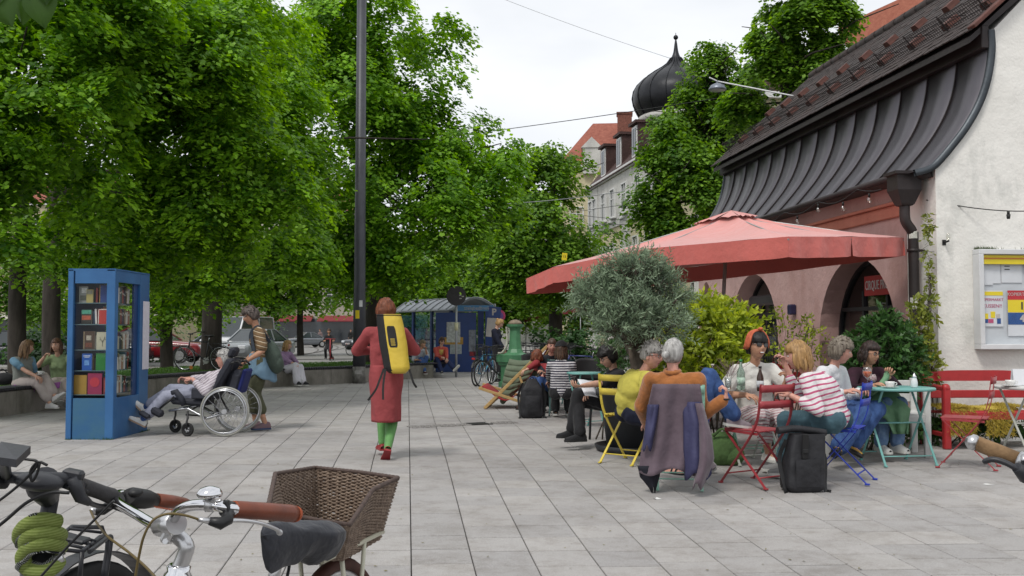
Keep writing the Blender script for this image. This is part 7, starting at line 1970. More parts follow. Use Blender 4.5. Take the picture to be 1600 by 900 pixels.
def bottle(loc, label, m, cap_m, h=.25, r=.034, neck=.013, lab=None):
 o = empty('bottle', loc, 0, label, 'bottle'); mb = MB(); mb.lathe([(.001, .003), (r * .9, 0), (r, .012), (r, h * .52), (r * .92, h * .60), (neck * 1.3, h * .76), (neck, h * .84), (neck, h * .93)], n=18); mb.build('bottle_body', m, o)
 mb = MB(); mb.cyl((0, 0, h * .93), (0, 0, h), neck * 1.25, n=14); mb.build('cap', cap_m, o)
 if lab: mb = MB(); mb.lathe([(r + .001, h * .16), (r + .001, h * .42)], n=18); mb.build('label', lab, o)
 return o
M_gg = mat('water_bottle', (.45, .60, .50), .12, .05, 4, trans=.8, spec=.5); M_gcap = mat('cap_green', hexc('#2f9a4a'), .4); M_glab = mat('label_green', hexc('#7fb08c'), .5, .3, 40, col2=hexc('#d8e4da'))
M_brg = mat('bottle_brown', (.035, .012, .004), .1, .1, 4, spec=.7); M_wlab = mat('label_white', hexc('#c9ccd0'), .6, .25, 50)
def onp(px, py, Y, dz=0): return W(px, py, Y) + V_((0, 0, dz))
ztm = T_mid.location.z + .79
def tm(px, Y): p = W(px, 520, Y); p.z = ztm; return p
bottle(tm(1157, 9.72), 'clear water bottle with green cap and green label on the middle table', M_gg, M_gcap, .30, .040, lab=M_glab)
bottle(tm(1187, 9.55), 'brown beer bottle with a white label on the middle table', M_brg, M_blackm, .24, .033, lab=M_wlab)
bottle(tm(1113, 9.9), 'dark bottle with a small white label near the raised knee', M_brg, M_signw, .25, .036, lab=M_wlab)
def tumbler(loc, label, h=.11, r=.034, liq=None):
 o = empty('drinking_glass', loc, 0, label, 'glass'); mb = MB(); mb.lathe([(.001, .004), (r * .8, 0), (r, h), (r * .94, h), (r * .76, .012), (.001, .01)], n=18); mb.build('glass_body', glass('table_glass', (.93, .95, .95), .3), o)
 if liq: mb = MB(); mb.lathe([(.001, .012), (r * .75, .012), (r * .88, h * .7), (.001, h * .7)], n=16); mb.build('drink', liq, o)
tumbler(tm(1137, 9.8), 'clear tumbler of water left of the green capped bottle', .12, .036, mat('water', (.7, .75, .75), .1, trans=.7))
zt = T_teal.location.z + .79
def tt(px, Y): p = W(px, 520, Y); p.z = zt; return p
cupT = cup(tt(1389, 10.15), 'white coffee cup on a saucer on the teal table', 1.15)
gl = empty('wine_glass', tt(1354, 10.05), 0, 'stemmed glass of orange spritz at the left rim of the teal table', 'glass')
mb = MB(); mb.lathe([(.036, 0), (.034, .003), (.005, .008), (.0035, .09), (.012, .10), (.036, .125), (.046, .155), (.043, .19), (.036, .215), (.035, .215), (.042, .19), (.045, .155), (.034, .127), (.001, .105)], n=22); mb.build('glass_body', MATS['table_glass'], gl)
mb = MB(); mb.lathe([(.001, .108), (.033, .128), (.043, .155), (.0425, .172), (.001, .172)], n=20); mb.build('drink', mat('spritz', hexc('#ff6a10', 1.2), .2, .1, 20), gl)
su = empty('sugar_shaker', tt(1427, 10.2), 0, 'glass sugar shaker with chrome top on the teal table', 'sugar shaker')
mb = MB(); mb.lathe([(.030, 0), (.034, .01), (.034, .06), (.026, .09), (.022, .10)], n=20); mb.build('jar', mat('sugar_glass', (.68, .69, .70), .15, .05), su)
mb = MB(); mb.lathe([(.024, .098), (.024, .112), (.014, .13), (.006, .145), (.006, .152), (.001, .153)], n=18); mb.build('shaker_top', M_chr, su)
M_mg = mat('soft_green_cardigan', hexc('#6f9c74'), .9, .12, 7, .5, 22)
cg = empty('cardigan', W(1385, 640, 10.6), 0, 'soft green cardigan draped over the knees behind the teal table', 'cardigan')
mb = MB()
def cgf(a, b):
 rows = [(1340, 1402, 612, 10.75), (1346, 1412, 628, 10.55), (1362, 1422, 640, 10.45), (1385, 1420, 655, 10.42), (1396, 1418, 678, 10.42)]
 t = b * 4; i = min(int(t), 3); u = t - i; r = [rows[i][k] * (1 - u) + rows[i + 1][k] * u for k in range(4)]
 return rel(cg, W(r[0] + (r[1] - r[0]) * a, r[2] - 8 * sin(pi * a) * (1 - b), r[3] + .03 * sin(a * 11 + b * 5) * (.3 + b)))
mb.grid(cgf, 26, 16); mb.build('cardigan_body', M_mg, cg, solid=.018)
mb = MB(); mb.tube(bez([rel(cg, W(1345, 618, 10.6)), rel(cg, W(1365, 612, 10.5)), rel(cg, W(1383, 592, 10.55)), rel(cg, W(1386, 580, 10.6))], 5), [.03] * 14 + [.02] * 2, 8); mb.build('cardigan_sleeve', M_mg, cg)
tr_ = T_wh.location
def tw(px, Y): p = W(px, 520, Y); p.z = tr_.z + .80; return p
cup(tw(1577, 10.2), 'white cup on a saucer on the pale table at the right edge', 1.2)
mb = MB(); mb.box((0, 0, .085), (.14, .006, .17), Matrix.Rotation(-.15, 3, 'X')); mb.box((0, .05, .085), (.14, .006, .17), Matrix.Rotation(.2, 3, 'X'))
o = mb.build('menu_card', M_pap); o.location = tw(1592, 10.45); tag(o, 'folded white menu card standing on the pale table at the right edge', 'menu')
mb = MB(); mb.grid(lambda a, b: (a * .21, b * .28, .0 + .012 * sin(a * 3)), 5, 4); o = mb.build('newspaper', M_pap, solid=.003); o.location = W(914, 618, 11.35); o.rotation_euler = (.7, .2, .5); tag(o, 'sheet of paper held by the reading woman in the dark T-shirt', 'paper')
mb = MB(); mb.box((0, 0, .12), (.17, .006, .24), Matrix.Rotation(-.1, 3, 'X')); mb.box((0, .06, .12), (.17, .006, .24), Matrix.Rotation(.2, 3, 'X')); o = mb.build('menu_card', M_pap); o.location = Vector(T_s2.location) + V_((-.17, -.05, .79)); tag(o, 'pale menu card standing on the small teal table by the deckchair', 'menu')
bottle(Vector(T_s2.location) + V_((-.1, .12, .79)), 'slim clear bottle on the small teal table by the deckchair', MATS['table_glass'], M_signw, .26, .03)
vz = empty('flower_vase', tm(1140, 9.95), 0, 'small vase with thin pinkish grasses on the middle table', 'vase')
mb = MB(); mb.lathe([(.02, 0), (.03, .02), (.022, .08), (.016, .11)], n=14); mb.build('vase_body', MATS['table_glass'], vz)
mb = MB(); rv = random.Random(3)
for k in range(46):
 a = V_((rv.gauss(0, .006), rv.gauss(0, .006), .08)); b = a + V_((rv.gauss(0, .09), rv.gauss(0, .07), rv.uniform(.1, .24))); mb.tube([a, a.lerp(b, .5) + V_((0, 0, .02)), b], [.0014, .001, .0016], 3)
tag(mb.build('grass_stems', mat('dry_stems', hexc('#8f6f74'), .9, .3), vz), kind='stuff')
M_beech = mat('beech_wood', hexc('#c09a58'), .55, .2, 8, .15, 30, stretch=(1, 1, 6)); M_sling = mat('red_sling', hexc('#a01f22'), .85, .12, 10, .2, 40)
dc = empty('deckchair', G(800, 632), 0, 'wooden deckchair with red cloth and a quilted coat over its back', 'deckchair')
def dp(px, py, Y): return rel(dc, W(px, py, Y))
YA, YB = 17.6, 18.5
for k, Y in enumerate((YA, YB)):
 ox = 0 if k == 0 else 12
 mb = MB(); mb.bar(dp(757 + ox * .7, 638 - k * 6, Y), dp(856 + ox, 540, Y + .1), .055, .04, (0, 1, 0), .006); mb.build('back_rail', M_beech, dc)
 mb = MB(); mb.bar(dp(748 + ox * .5, 606 - k * 6, Y), dp(832 + ox, 634 - k * 6, Y), .05, .035, (0, 1, 0), .006); mb.build('seat_rail', M_beech, dc)
 mb = MB(); mb.bar(dp(828 + ox, 633 - k * 5, Y), dp(812 + ox, 588, Y), .04, .03, (0, 1, 0), .005); mb.build('prop_rail', M_beech, dc)
for a in ((750, 606), (757, 637), (832, 632), (856, 541)):
 mb = MB(); mb.cyl(dp(a[0], a[1], YA), dp(a[0] + 10, a[1] - 5, YB), .018, n=8); mb.build('crossbar', M_beech, dc)
mb = MB(); sl0, sl1, sl2 = dp(752, 604, YA + .04), dp(798, 624, YA + .04), dp(856, 543, YA + .1); dd = dp(762, 600, YB) - dp(752, 606, YA)
pp = bez([sl0, sl1, sl2], 10); mb.grid(lambda a, b: pp[int(round(a * 20))] + dd * (b * .92 + .04), 20, 3); mb.build('sling', M_sling, dc, solid=.004)
M_quilt = mat('olive_quilt', hexc('#66745c'), .8, .12, 8, .2, 30)
qc = empty('quilted_coat', G(800, 632), 0, 'olive green quilted coat thrown over the deckchair', 'coat')
mb = MB()
def qf(a, b):
 rows = [(796, 860, 561, 18.1), (789, 850, 578, 18.0), (785, 830, 597, 18.0), (782, 806, 616, 18.0), (782, 794, 628, 18.0)]
 t = b * 4; i = min(int(t), 3); u = t - i; r = [rows[i][k] * (1 - u) + rows[i + 1][k] * u for k in range(4)]
 puff = abs(sin(b * pi * 8)) ** .6
 return rel(qc, W(r[0] + (r[1] - r[0]) * a, r[2] + 3 * sin(a * 5), r[3] - .025 * puff - .05 * sin(pi * a) + .02 * mnoise.noise(V_((a * 6, b * 9, 0)))))
mb.grid(qf, 20, 64); mb.build('coat_body', M_quilt, qc, solid=.02)
M_pg = mat('pump_green', hexc('#3f7a52'), .45, .18, 5, .08, 24, col2=hexc('#4f9062')); M_pst = mat('pump_stone', hexc('#8a7a66'), .8, .3, 12, .3, 40); M_pw = mat('pump_worn', hexc('#b9b8a8'), .6, .3, 14)
pu_ = empty('water_pump', G(805, 605), .6, 'green cast iron water pump with a square base and domed stone cap', 'water pump')
def sqrings(mb, prof, n=4, rot=0, r8=False):
 vs = []; N = 8 if r8 else 4
 for r, z in prof:
  for k in range(N): a = 2 * pi * (k + .5) / N + rot; q = r / cos(pi / N); vs.append((q * cos(a), q * sin(a), z))
 fs = [(i * N + k, i * N + (k + 1) % N, (i + 1) * N + (k + 1) % N, (i + 1) * N + k) for i in range(len(prof) - 1) for k in range(N)]
 mb.add(vs, fs + [tuple(range((len(prof) - 1) * N, len(prof) * N))], False)
ps = 1.0
mb = MB(); sqrings(mb, [(.30, 0), (.30, .12), (.26, .15), (.26, .52), (.30, .56), (.30, .60), (.34, .63), (.34, .80), (.30, .82)], r8=False); mb.build('base', M_pg, pu_)
mb = MB(); sqrings(mb, [(.28, .82), (.20, .86), (.155, .95), (.135, 1.15), (.125, 1.40), (.135, 1.46), (.19, 1.50), (.20, 1.53), (.20, 1.56)], r8=True); mb.build('shaft', M_pg, pu_)
mb = MB(); mb.lathe([(.18, 1.56), (.17, 1.60), (.12, 1.65), (.05, 1.675), (.001, 1.68)], n=20); mb.build('cap', M_pst, pu_)
mb = MB(); mb.tube(bez([(-.17, .13, 1.50), (-.16, .12, 1.30), (-.17, .12, 1.05), (-.26, .18, .86), (-.36, .24, .84)], 6), .035, 8, flat=.6); mb.build('handle', M_pw, pu_)
# ================================================================== bicycles
M_cork = mat('cork_grip', hexc('#8a6a44'), .8, .25, 60, .3, 120); M_lea = mat('brown_leather', hexc('#7c3a1e'), .42, .2, 14, .12, 60, spec=.5); M_stitch = mat('orange_stitch', hexc('#b5501c'), .7)
M_cab = mat('olive_cable', hexc('#6b5a2c'), .5, .1); M_creamf = mat('cream_frame', hexc('#c9c6ae'), .35, .05, spec=.6); M_tan = mat('tan_tyre', hexc('#4a2418'), .75, .2, 20)
M_sil = mat('brushed_alloy', (.55, .55, .56), .3, .08, 20, metal=.85)
def bike(loc, heading, label, frame, basket=False, light=True, lean=.05, s=1.0, mud=None, rackm=None, group=None):
 rz = atan2(-heading[0], heading[1]); t = empty('bicycle', loc, rz, label, 'bicycle', group); t.rotation_euler = (0, lean, rz)
 R = .34; wb = .54
 for y in (wb, -wb): wheel(t, (0, y, R), (1, 0, 0), R, .019, MAL, MR, 18, .022, 'wheel', .010, .0022)
 bb = (0, -.10, .28); st = (0, -.20, .78); hd = (0, .36, .80); hl = (0, .40, .62); rx = (0, -wb, R); fx = (0, wb, R)
 mb = MB()
 for a, b, r in ((bb, st, .016), (st, hd, .015), (bb, hl, .019), (hd, hl, .019)): mb.cyl(a, b, r, n=8)
 for q in (-.05, .05): mb.cyl((q * .5, bb[1], bb[2]), (q, rx[1], rx[2]), .009, n=6); mb.cyl((q * .3, st[1], st[2] - .05), (q, rx[1], rx[2]), .008, n=6)
 mb.build('frame', frame, t)
 mb = MB()
 for q in (-.05, .05): mb.cyl((q, hl[1] + .01, hl[2] + .02), (q, fx[1], fx[2]), .011, n=6)
 mb.build('fork', frame, t)
 mb = MB(); mb.cyl(hd, (0, .33, .98), .013, n=8); mb.tube(bez([(-.29, .12, 1.02), (-.22, .24, 1.03), (-.10, .33, 1.0), (0, .34, .99), (.10, .33, 1.0), (.22, .24, 1.03), (.29, .12, 1.02)], 4), .012, 7); mb.build('handlebar', M_blackm, t)
 for q in (-1, 1): mb = MB(); mb.cyl((q * .265, .17, 1.025), (q * .295, .07, 1.018), .017, n=8); mb.build('grip', M_black, t)
 mb = MB(); mb.cyl(st, (0, -.24, .92), .013, n=8); mb.build('seat_post', MAL, t)
 mb = MB(); mb.smooth = True; mb.ell((0, -.28, .945), (.075, .10, .03), 12, 8); mb.ell((0, -.16, .945), (.028, .10, .022), 10, 6); mb.build('saddle', M_black, t)
 mb = MB(); mb.cyl((-.012, bb[1], bb[2]), (.02, bb[1], bb[2]), .085, n=20); mb.bar((.06, bb[1], bb[2]), (.06, bb[1] + .12, bb[2] - .11), .012, .02); mb.bar((-.06, bb[1], bb[2]), (-.06, bb[1] - .12, bb[2] + .11), .012, .02); mb.build('crank', M_sil, t)
 for y in (wb, -wb):
  mb = MB(); n_ = 14
  for k in range(n_):
   a0 = (.15 + 2.6 * k / n_) if y < 0 else (.6 + 2.1 * k / n_); a1 = a0 + 2.6 / n_
   mb.bar((0, y + cos(a0) * .365, R + sin(a0) * .365), (0, y + cos(a1) * .365, R + sin(a1) * .365), .004, .045, (1, 0, 0))
  mb.build('mudguard', mud or M_blackm, t)
 if rackm is not False:
  mb = MB()
  for q in (-.06, .06): mb.cyl((q, -.30, .74), (q, -.78, .74), .006, n=5); mb.cyl((q, -.62, .74), (q, -wb, R), .005, n=5)
  for k in range(4): mb.cyl((-.06, -.36 - k * .12, .74), (.06, -.36 - k * .12, .74), .005, n=5)
  mb.build('rack', rackm or M_blackm, t)
  mb = MB(); mb.box((0, -.80, .70), (.09, .02, .05), None, .006); mb.build('rear_light', mat('rear_red', (.4, .02, .02), .3), t)
 if basket:
  mb = MB()
  for k in range(7):
   z = .80 + k * .035; w, d = .17 + k * .006, .13 + k * .006
   mb.tube([(-w, .52 - d, z), (w, .52 - d, z), (w, .52 + d, z), (-w, .52 + d, z)], .004, 4, closed=True)
  for k in range(9):
   f = (k / 8 - .5) * 2
   for d in (-1, 1): mb.cyl((f * .17, .52 + d * .13, .80), (f * .206, .52 + d * .166, 1.01), .003, n=4); mb.cyl((d * .17, .52 + f * .13, .80), (d * .206, .52 + f * .166, 1.01), .003, n=4); mb.cyl((-.17, .52 + f * .13, .80), (.17, .52 + f * .13, .80), .003, n=4)
  mb.build('basket', M_blackm, t)
 return t
M_bbl = mat('bike_light_blue', hexc('#2f9cc4'), .35, .05, spec=.6); M_bnv = mat('bike_navy', hexc('#26307c'), .35, .05, spec=.6); M_bgr = mat('bike_anthracite', (.03, .032, .036), .35, .1)
bike(G(756, 602), (.34, .94), 'light blue bicycle seen from behind beside the green pump', M_bbl)
bike(G(777, 605), (-.62, -.78), 'black city bicycle with a wire basket, its front wheel towards the blue one', M_bgr, True, mud=M_bgr)
bike(W(318, 520, 26.5).xy.to_3d() + V_((0, 0, .33)), (-.95, .25), 'dark bicycle with an orange spoke reflector behind the wheelchair', M_bgr, lean=-.1)
bike(W(912, 520, 24).xy.to_3d(), (-.97, .25), 'blue framed bicycle with white mudguards behind the small teal tables', M_bnv, mud=M_wht)
gp = 'bicycles parked in a row behind the pump'
b0 = bike(W(835, 520, 31).xy.to_3d(), (.75, .65), 'parked bicycle half hidden behind the pump and the deckchair', M_bgr, True, group=gp)
prg = random.Random(21)
for k, (px, Y, lab) in enumerate(((822, 31.5, 'parked bicycle directly right of the pump shaft'), (848, 30.5, 'parked bicycle left of the man facing the striped jersey'), (860, 32, 'parked bicycle right behind the short-haired man'), (872, 31, 'parked bicycle behind the black cap'), (903, 44, 'leftmost of four bicycles by the far facade'), (930, 45, 'second from left of four bicycles by the far facade'), (957, 44, 'third from left of four bicycles by the far facade'), (985, 45, 'rightmost of four bicycles by the far facade'), (800, 38, 'shaded bicycle just left of the pump'), (730, 41, 'shaded bicycle behind the shelter poster wall'), (560, 60, 'bicycle in the shade behind the lamp post'))):
 copy_tree(b0, W(px, 520, Y).xy.to_3d(), atan2(-prg.uniform(.3, .9), .6), lab).rotation_euler.x = prg.uniform(-.05, .05)
mb = MB(); mb.cyl((0, 0, 0), (0, .012, 0), .05, n=12); o = mb.build('spoke_reflector', mat('reflector_orange', hexc('#c87a10'), .3)); o.location = W(298.5, 574, 26.2); tag(o, 'round orange reflector in the spokes behind the wheelchair', 'reflector')
sc_ = empty('kick_scooter', W(516, 520, 48.4).xy.to_3d(), 0, 'red kick scooter held by the rider in black', 'scooter'); M_scr = mat('scooter_red', hexc('#a3242c'), .4)
for nm, f in (('stem', lambda m: m.cyl((0, 0, .12), (0, .05, 1.05), .035, n=8)), ('handlebar', lambda m: m.cyl((-.25, .05, 1.05), (.25, .05, 1.05), .018, n=8)), ('deck', lambda m: m.box((0, .4, .10), (.14, .8, .04), None, .01)), ('wheel', lambda m: m.cyl((-.02, 0, .09), (.02, 0, .09), .09, n=14)), ('wheel', lambda m: m.cyl((-.02, .85, .09), (.02, .85, .09), .09, n=14))):
 mb = MB(); f(mb); mb.build(nm, MR if nm == 'wheel' else M_scr, sc_)
cb = empty('bicycle', G(470, 1010), 0, 'cream town bicycle with chrome swept handlebar, brown leather grips and wicker rear basket', 'bicycle')
def cq(px, py, Y): return rel(cb, W(px, py, Y))
def part(name, m, fn, parent=cb): mb = MB(); fn(mb); return mb.build(name, m, parent)
part('handlebar', M_chr, lambda m: m.tube(bez([cq(372, 797, 2.07), cq(352, 793, 2.05), cq(330, 789, 2.05), cq(300, 790, 2.08), cq(280, 798, 2.12), cq(270, 812, 2.16), cq(262, 823, 2.20), cq(240, 819, 2.24), cq(214, 804, 2.30), cq(189, 789, 2.38), cq(180, 778, 2.46), cq(188, 772, 2.52), cq(205, 776, 2.56), cq(250, 782, 2.64)], 6), .0118, 14))
g1 = part('grip', M_lea, lambda m: m.tube([cq(364, 796, 2.07), cq(368, 796, 2.07), cq(415, 799, 2.14), cq(452, 802, 2.20), cq(461, 803, 2.215)], [.0150, .0180, .0185, .0192, .0178], 18))
part('grip_end', M_stitch, lambda m: m.tube([cq(459, 803, 2.21), cq(463, 803.2, 2.22)], [.0185, .017], 18), g1)
part('grip_end', M_stitch, lambda m: m.tube([cq(364, 796, 2.068), cq(369, 796.3, 2.075)], [.0175, .0170], 18), g1)
g2 = part('grip', M_lea, lambda m: m.tube([cq(243, 781, 2.63), cq(268, 784, 2.70), cq(288, 788, 2.76), cq(293, 789, 2.775)], [.0175, .0178, .0175, .015], 18))
def st_(m):
 a, b = cq(245, 784, 2.60), cq(290, 792, 2.74)
 for k in range(17): p = a.lerp(b, k / 16); m.bar(p + V_((-.002, -.0145, -.008)), p + V_((.004, -.0115, -.014)), .002, .002)
part('stitching', M_stitch, st_, g2)
part('gear_shifter', M_black, lambda m: (m.tube([cq(200, 776, 2.52), cq(206, 778, 2.54), cq(228, 780, 2.60), cq(242, 782, 2.63)], [.02, .027, .025, .018], 16), m.ell(cq(212, 770, 2.53), (.018, .02, .012), 12, 8)))
bl = part('bell', M_chr, lambda m: m.lathe([(.0245, 0), (.026, .004), (.025, .010), (.019, .017), (.008, .021), (.001, .022)], cq(327.5, 776, 2.05), 28))
part('bell_base', M_sil, lambda m: (m.cyl(cq(327.5, 777, 2.05), cq(328, 786, 2.05), .006, n=8), m.cyl(cq(322, 789, 2.05), cq(334, 789, 2.05), .0148, n=16), m.tube([cq(330, 784, 2.03), cq(342, 783, 2.02), cq(346, 781, 2.02)], .003, 5)), bl)
bh = part('brake_housing', M_blackm, lambda m: (m.cyl(cq(349, 794, 2.05), cq(362, 796, 2.065), .0165, n=16), m.tube([cq(357, 800, 2.05), cq(355, 812, 2.03), cq(345, 818, 2.02), cq(327, 814, 2.01)], [.012, .013, .013, .008], 10), m.bar(cq(352, 782, 2.05), cq(358, 797, 2.05), .012, .02, (0, 1, 0), .003)))
def lever(m):
 pts = bez([cq(352, 814, 2.03), cq(375, 813, 2.05), cq(405, 817, 2.09), cq(430, 826, 2.13), cq(437, 832, 2.14)], 5)
 m.tube(pts, [.0085 - .0022 * i / len(pts) for i in range(len(pts))], 12, flat=.55)
 m.ell(pts[-1], (.007, .006, .007), 8, 6)
part('brake_lever', M_sil, lever)
part('ferrule', M_sil, lambda m: m.tube([cq(328, 814, 2.01), cq(318, 813, 2.0), cq(309, 811, 2.0)], [.007, .0055, .0045], 10))
part('brake_cable', M_cab, lambda m: m.tube(bez([cq(312, 812, 2.0), cq(288, 805, 1.98), cq(262, 803, 1.97), cq(240, 812, 1.96), cq(226, 835, 1.96), cq(218, 865, 1.97), cq(210, 910, 1.98)], 7), .0028, 6))
part('brake_cable', M_cab, lambda m: m.tube(bez([cq(141, 797, 2.44), cq(150, 815, 2.40), cq(168, 838, 2.32), cq(200, 862, 2.25), cq(232, 890, 2.2), cq(262, 925, 2.15)], 7), .0030, 6))
part('brake_housing', M_blackm, lambda m: (m.tube([cq(190, 776, 2.46), cq(176, 786, 2.46), cq(160, 798, 2.45), cq(150, 800, 2.45)], [.014, .014, .012, .009], 10),))
part('ferrule', M_sil, lambda m: m.tube([cq(151, 800, 2.45), cq(141, 796, 2.44)], [.009, .006], 10))
part('brake_lever', M_blackm, lambda m: m.tube(bez([cq(178, 792, 2.45), cq(200, 800, 2.50), cq(225, 806, 2.58), cq(236, 812, 2.62)], 4), .006, 6))
part('stem_clamp', M_sil, lambda m: (m.cyl(cq(252, 822, 2.21), cq(276, 818, 2.15), .0235, n=20), m.box(cq(262, 838, 2.17), (.022, .03, .03), Matrix.Rotation(.5, 3, 'Y'), .006), m.cyl(cq(258, 846, 2.15), cq(266, 846, 2.2), .006, n=8)))
part('stem', M_sil, lambda m: m.tube(bez([cq(266, 826, 2.19), cq(278, 838, 2.19), cq(291, 852, 2.18), cq(288, 868, 2.18), cq(279, 890, 2.18)], 5), [.017] * 21, 16))
part('headset', M_chr, lambda m: m.tube([cq(280, 882, 2.18), cq(279.5, 885, 2.18), cq(279, 892, 2.18), cq(278, 898, 2.18), cq(277, 906, 2.18)], [.020, .026, .024, .030, .030], 20))
part('head_tube', M_creamf, lambda m: m.cyl(cq(277, 905, 2.18), cq(266, 1010, 2.12), .026, n=16))
part('frame_tube', M_creamf, lambda m: (m.cyl(cq(272, 960, 2.15), cq(415, 1190, 2.60), .018, n=12), m.cyl(cq(268, 1000, 2.13), cq(400, 1250, 2.55), .018, n=12)))
part('seat_tube', M_creamf, lambda m: m.cyl(cq(420, 930, 2.62), cq(395, 1270, 2.50), .018, n=12))
part('seat_post', M_sil, lambda m: (m.cyl(cq(437, 862, 2.66), cq(422, 925, 2.63), .0155, n=16),))
def sadf(a, b):
 th = 2 * pi * a; u = b
 w = (.012 + .080 * min(1, u * 1.5) ** 1.3) * min(1, (1.0001 - u) * 7) ** .5 * min(1, (u + .0001) * 12) ** .5
 x, y = cos(th) * w, 0; base = cq(408, 836, 2.46).lerp(cq(506, 828, 2.80), u)
 h = .030 if sin(th) > 0 else .085 * (.75 + .35 * abs(sin(u * 5 + .6)))
 h *= min(1, (1.0001 - u) * 6) ** .5 * min(1, (u + .0001) * 9) ** .6
 d = (cq(506, 828, 2.8) - cq(408, 836, 2.46)); d.z = 0; d.normalize(); sd = V_((d.y, -d.x, 0))
 return base + sd * x + V_((0, 0, sin(th) * h + .022 * mnoise.noise(V_((th * 1.5, u * 6, 1))) * (1 if sin(th) < 0 else .4)))
part('saddle_cover', mat('saddle_cover', (.020, .022, .030), .55, .2, 8, .5, 14, sheen=.1), lambda m: m.grid(sadf, 30, 22, True, True))
Tp = [cq(418, 800, 2.66), cq(508, 817, 2.72), cq(546, 822, 2.78), cq(582, 767, 3.02), cq(622, 748, 3.16), cq(560, 739, 3.28), cq(492, 732, 3.36), cq(430, 742, 3.02)]
Bt = [cq(440, 868, 2.72), cq(500, 874, 2.76), cq(534, 876, 2.80), cq(570, 856, 3.02), cq(594, 842, 3.10), cq(548, 838, 3.22), cq(497, 836, 3.26), cq(452, 838, 2.99)]
bk = empty('wicker_basket', (0, 0, 0), 0); bk.parent = cb; KIDS.setdefault(cb.name, []).append(bk)
M_wick = mat('wicker', hexc('#5f4c3f'), .7, .3, 60, .3, 90, col2=hexc('#9a8470')); M_wickr = mat('wicker_rim', hexc('#54423a'), .65, .3, 50, .4, 100)
nT = len(Tp); per = []; tot = 0
seglen = [(Tp[(i + 1) % nT] - Tp[i]).length for i in range(nT)]
def wallp(u, v):
 s = u * sum(seglen); i = 0
 while i < nT - 1 and s > seglen[i]: s -= seglen[i]; i += 1
 f = min(1, s / seglen[i]); return Bt[i].lerp(Bt[(i + 1) % nT], f).lerp(Tp[i].lerp(Tp[(i + 1) % nT], f), v)
cen = sum(Tp, Vector()) / nT
NSK = 84
def outn(u):
 d = wallp(u, .5) - (sum(Bt, Vector()) / nT); d.z = 0; return d.normalized()
mb = MB(); rw = random.Random(5)
rows_ = 38
for r in range(rows_):
 pts = []
 for k in range(NSK * 2):
  u = k / (NSK * 2); amp = .0040 * (1 if (k + (r % 2) * 2) % 4 < 2 else -1)
  pts.append(wallp(u, (r + .5) / rows_ + rw.gauss(0, .003)) + outn(u) * amp)
 mb.tube(pts, .0036, 4, closed=True)
tag(mb.build('woven_rows', M_wick, bk), kind='stuff')
mb = MB()
for k in range(NSK // 2): u = (k + .25) / (NSK / 2); mb.tube([wallp(u, -.01), wallp(u, 1.0)], .0038, 5)
tag(mb.build('stakes', M_wick, bk), kind='stuff')
rimp_ = []
for i in range(nT):
 for f in np.linspace(0, 1, 24)[:-1]: rimp_.append(Tp[i].lerp(Tp[(i + 1) % nT], f) + V_((0, 0, .003)))
mb = MB(); mb.tube(rimp_, [.0078 if k % 2 else .0064 for k in range(len(rimp_))], 7, closed=True); mb.build('rim', M_wickr, bk)
mb = MB(); mb.add([p + V_((0, 0, .004)) for p in Bt], [tuple(range(nT))]); mb.build('bottom', M_wick, bk, solid=.006)
rwc = cq(518, 1062, 2.92)
dir_ = (cq(277, 905, 2.18) - rwc); dir_.z = 0; dir_.normalize(); axl = V_((dir_.y, -dir_.x, 0))
wheel(cb, rwc, axl, .345, .020, M_sil, M_tan, 32, .03, 'wheel', .012, .0014)
wheel(cb, rwc + dir_ * 1.08, axl, .345, .020, M_sil, M_tan, 32, .03, 'wheel', .012, .0014)
part('rear_rack', M_creamf, lambda m: [m.cyl(rwc + axl * q * .065 + V_((0, 0, .385)) - dir_ * .22, rwc + axl * q * .065 + V_((0, 0, .385)) + dir_ * .20, .007, n=8) for q in (-1, 1)] + [m.cyl(rwc + axl * q * .065 + V_((0, 0, .385)) - dir_ * (.08 * f), rwc + axl * q * .07, .007, n=8) for q in (-1, 1) for f in (-1, 1)] + [m.cyl(rwc - axl * .065 + V_((0, 0, .385)) + dir_ * (k * .08 - .16), rwc + axl * .065 + V_((0, 0, .385)) + dir_ * (k * .08 - .16), .006, n=8) for k in range(5)])
part('seat_stay', M_creamf, lambda m: [m.cyl(rwc + axl * q * .06, cq(424, 940, 2.63) + axl * q * .02, .009, n=8) for q in (-1, 1)])
part('fork', M_creamf, lambda m: [m.cyl(rwc + dir_ * 1.08 + axl * q * .055, cq(266, 1010, 2.12) + axl * q * .05, .012, n=8) for q in (-1, 1)])
part('seat_bracket', M_blackm, lambda m: (m.tube(bez([cq(446, 862, 2.68), cq(452, 880, 2.7), cq(448, 905, 2.68)], 4), .005, 6), m.box(cq(456, 866, 2.70), (.02, .02, .03), None, .004)))
eb = empty('bicycle', G(90, 1000), 0, 'black electric bicycle at the left edge with a yellow-green fabric lock', 'bicycle')
def eq(px, py, Y): return rel(eb, W(px, py, Y))
def ep(name, m, fn): return part(name, m, fn, eb)
M_mb = mat('matt_black', (.020, .021, .026), .45, .15, 10, .1, 60, spec=.5)
ep('handlebar', M_mb, lambda m: m.tube(bez([eq(-60, 744, 2.25), eq(0, 746, 2.24), eq(60, 747, 2.24), eq(95, 747, 2.26), eq(118, 755, 2.30), eq(134, 765, 2.34)], 6), .0130, 14))
ep('grip', mat('rubber_grip', (.045, .043, .045), .7, .2, 30, .3, 90), lambda m: m.tube([eq(126, 757, 2.32), eq(132, 760, 2.34), eq(160, 770, 2.40), eq(174, 775, 2.43), eq(178, 777, 2.44)], [.016, .0178, .0175, .0195, .016], 16))
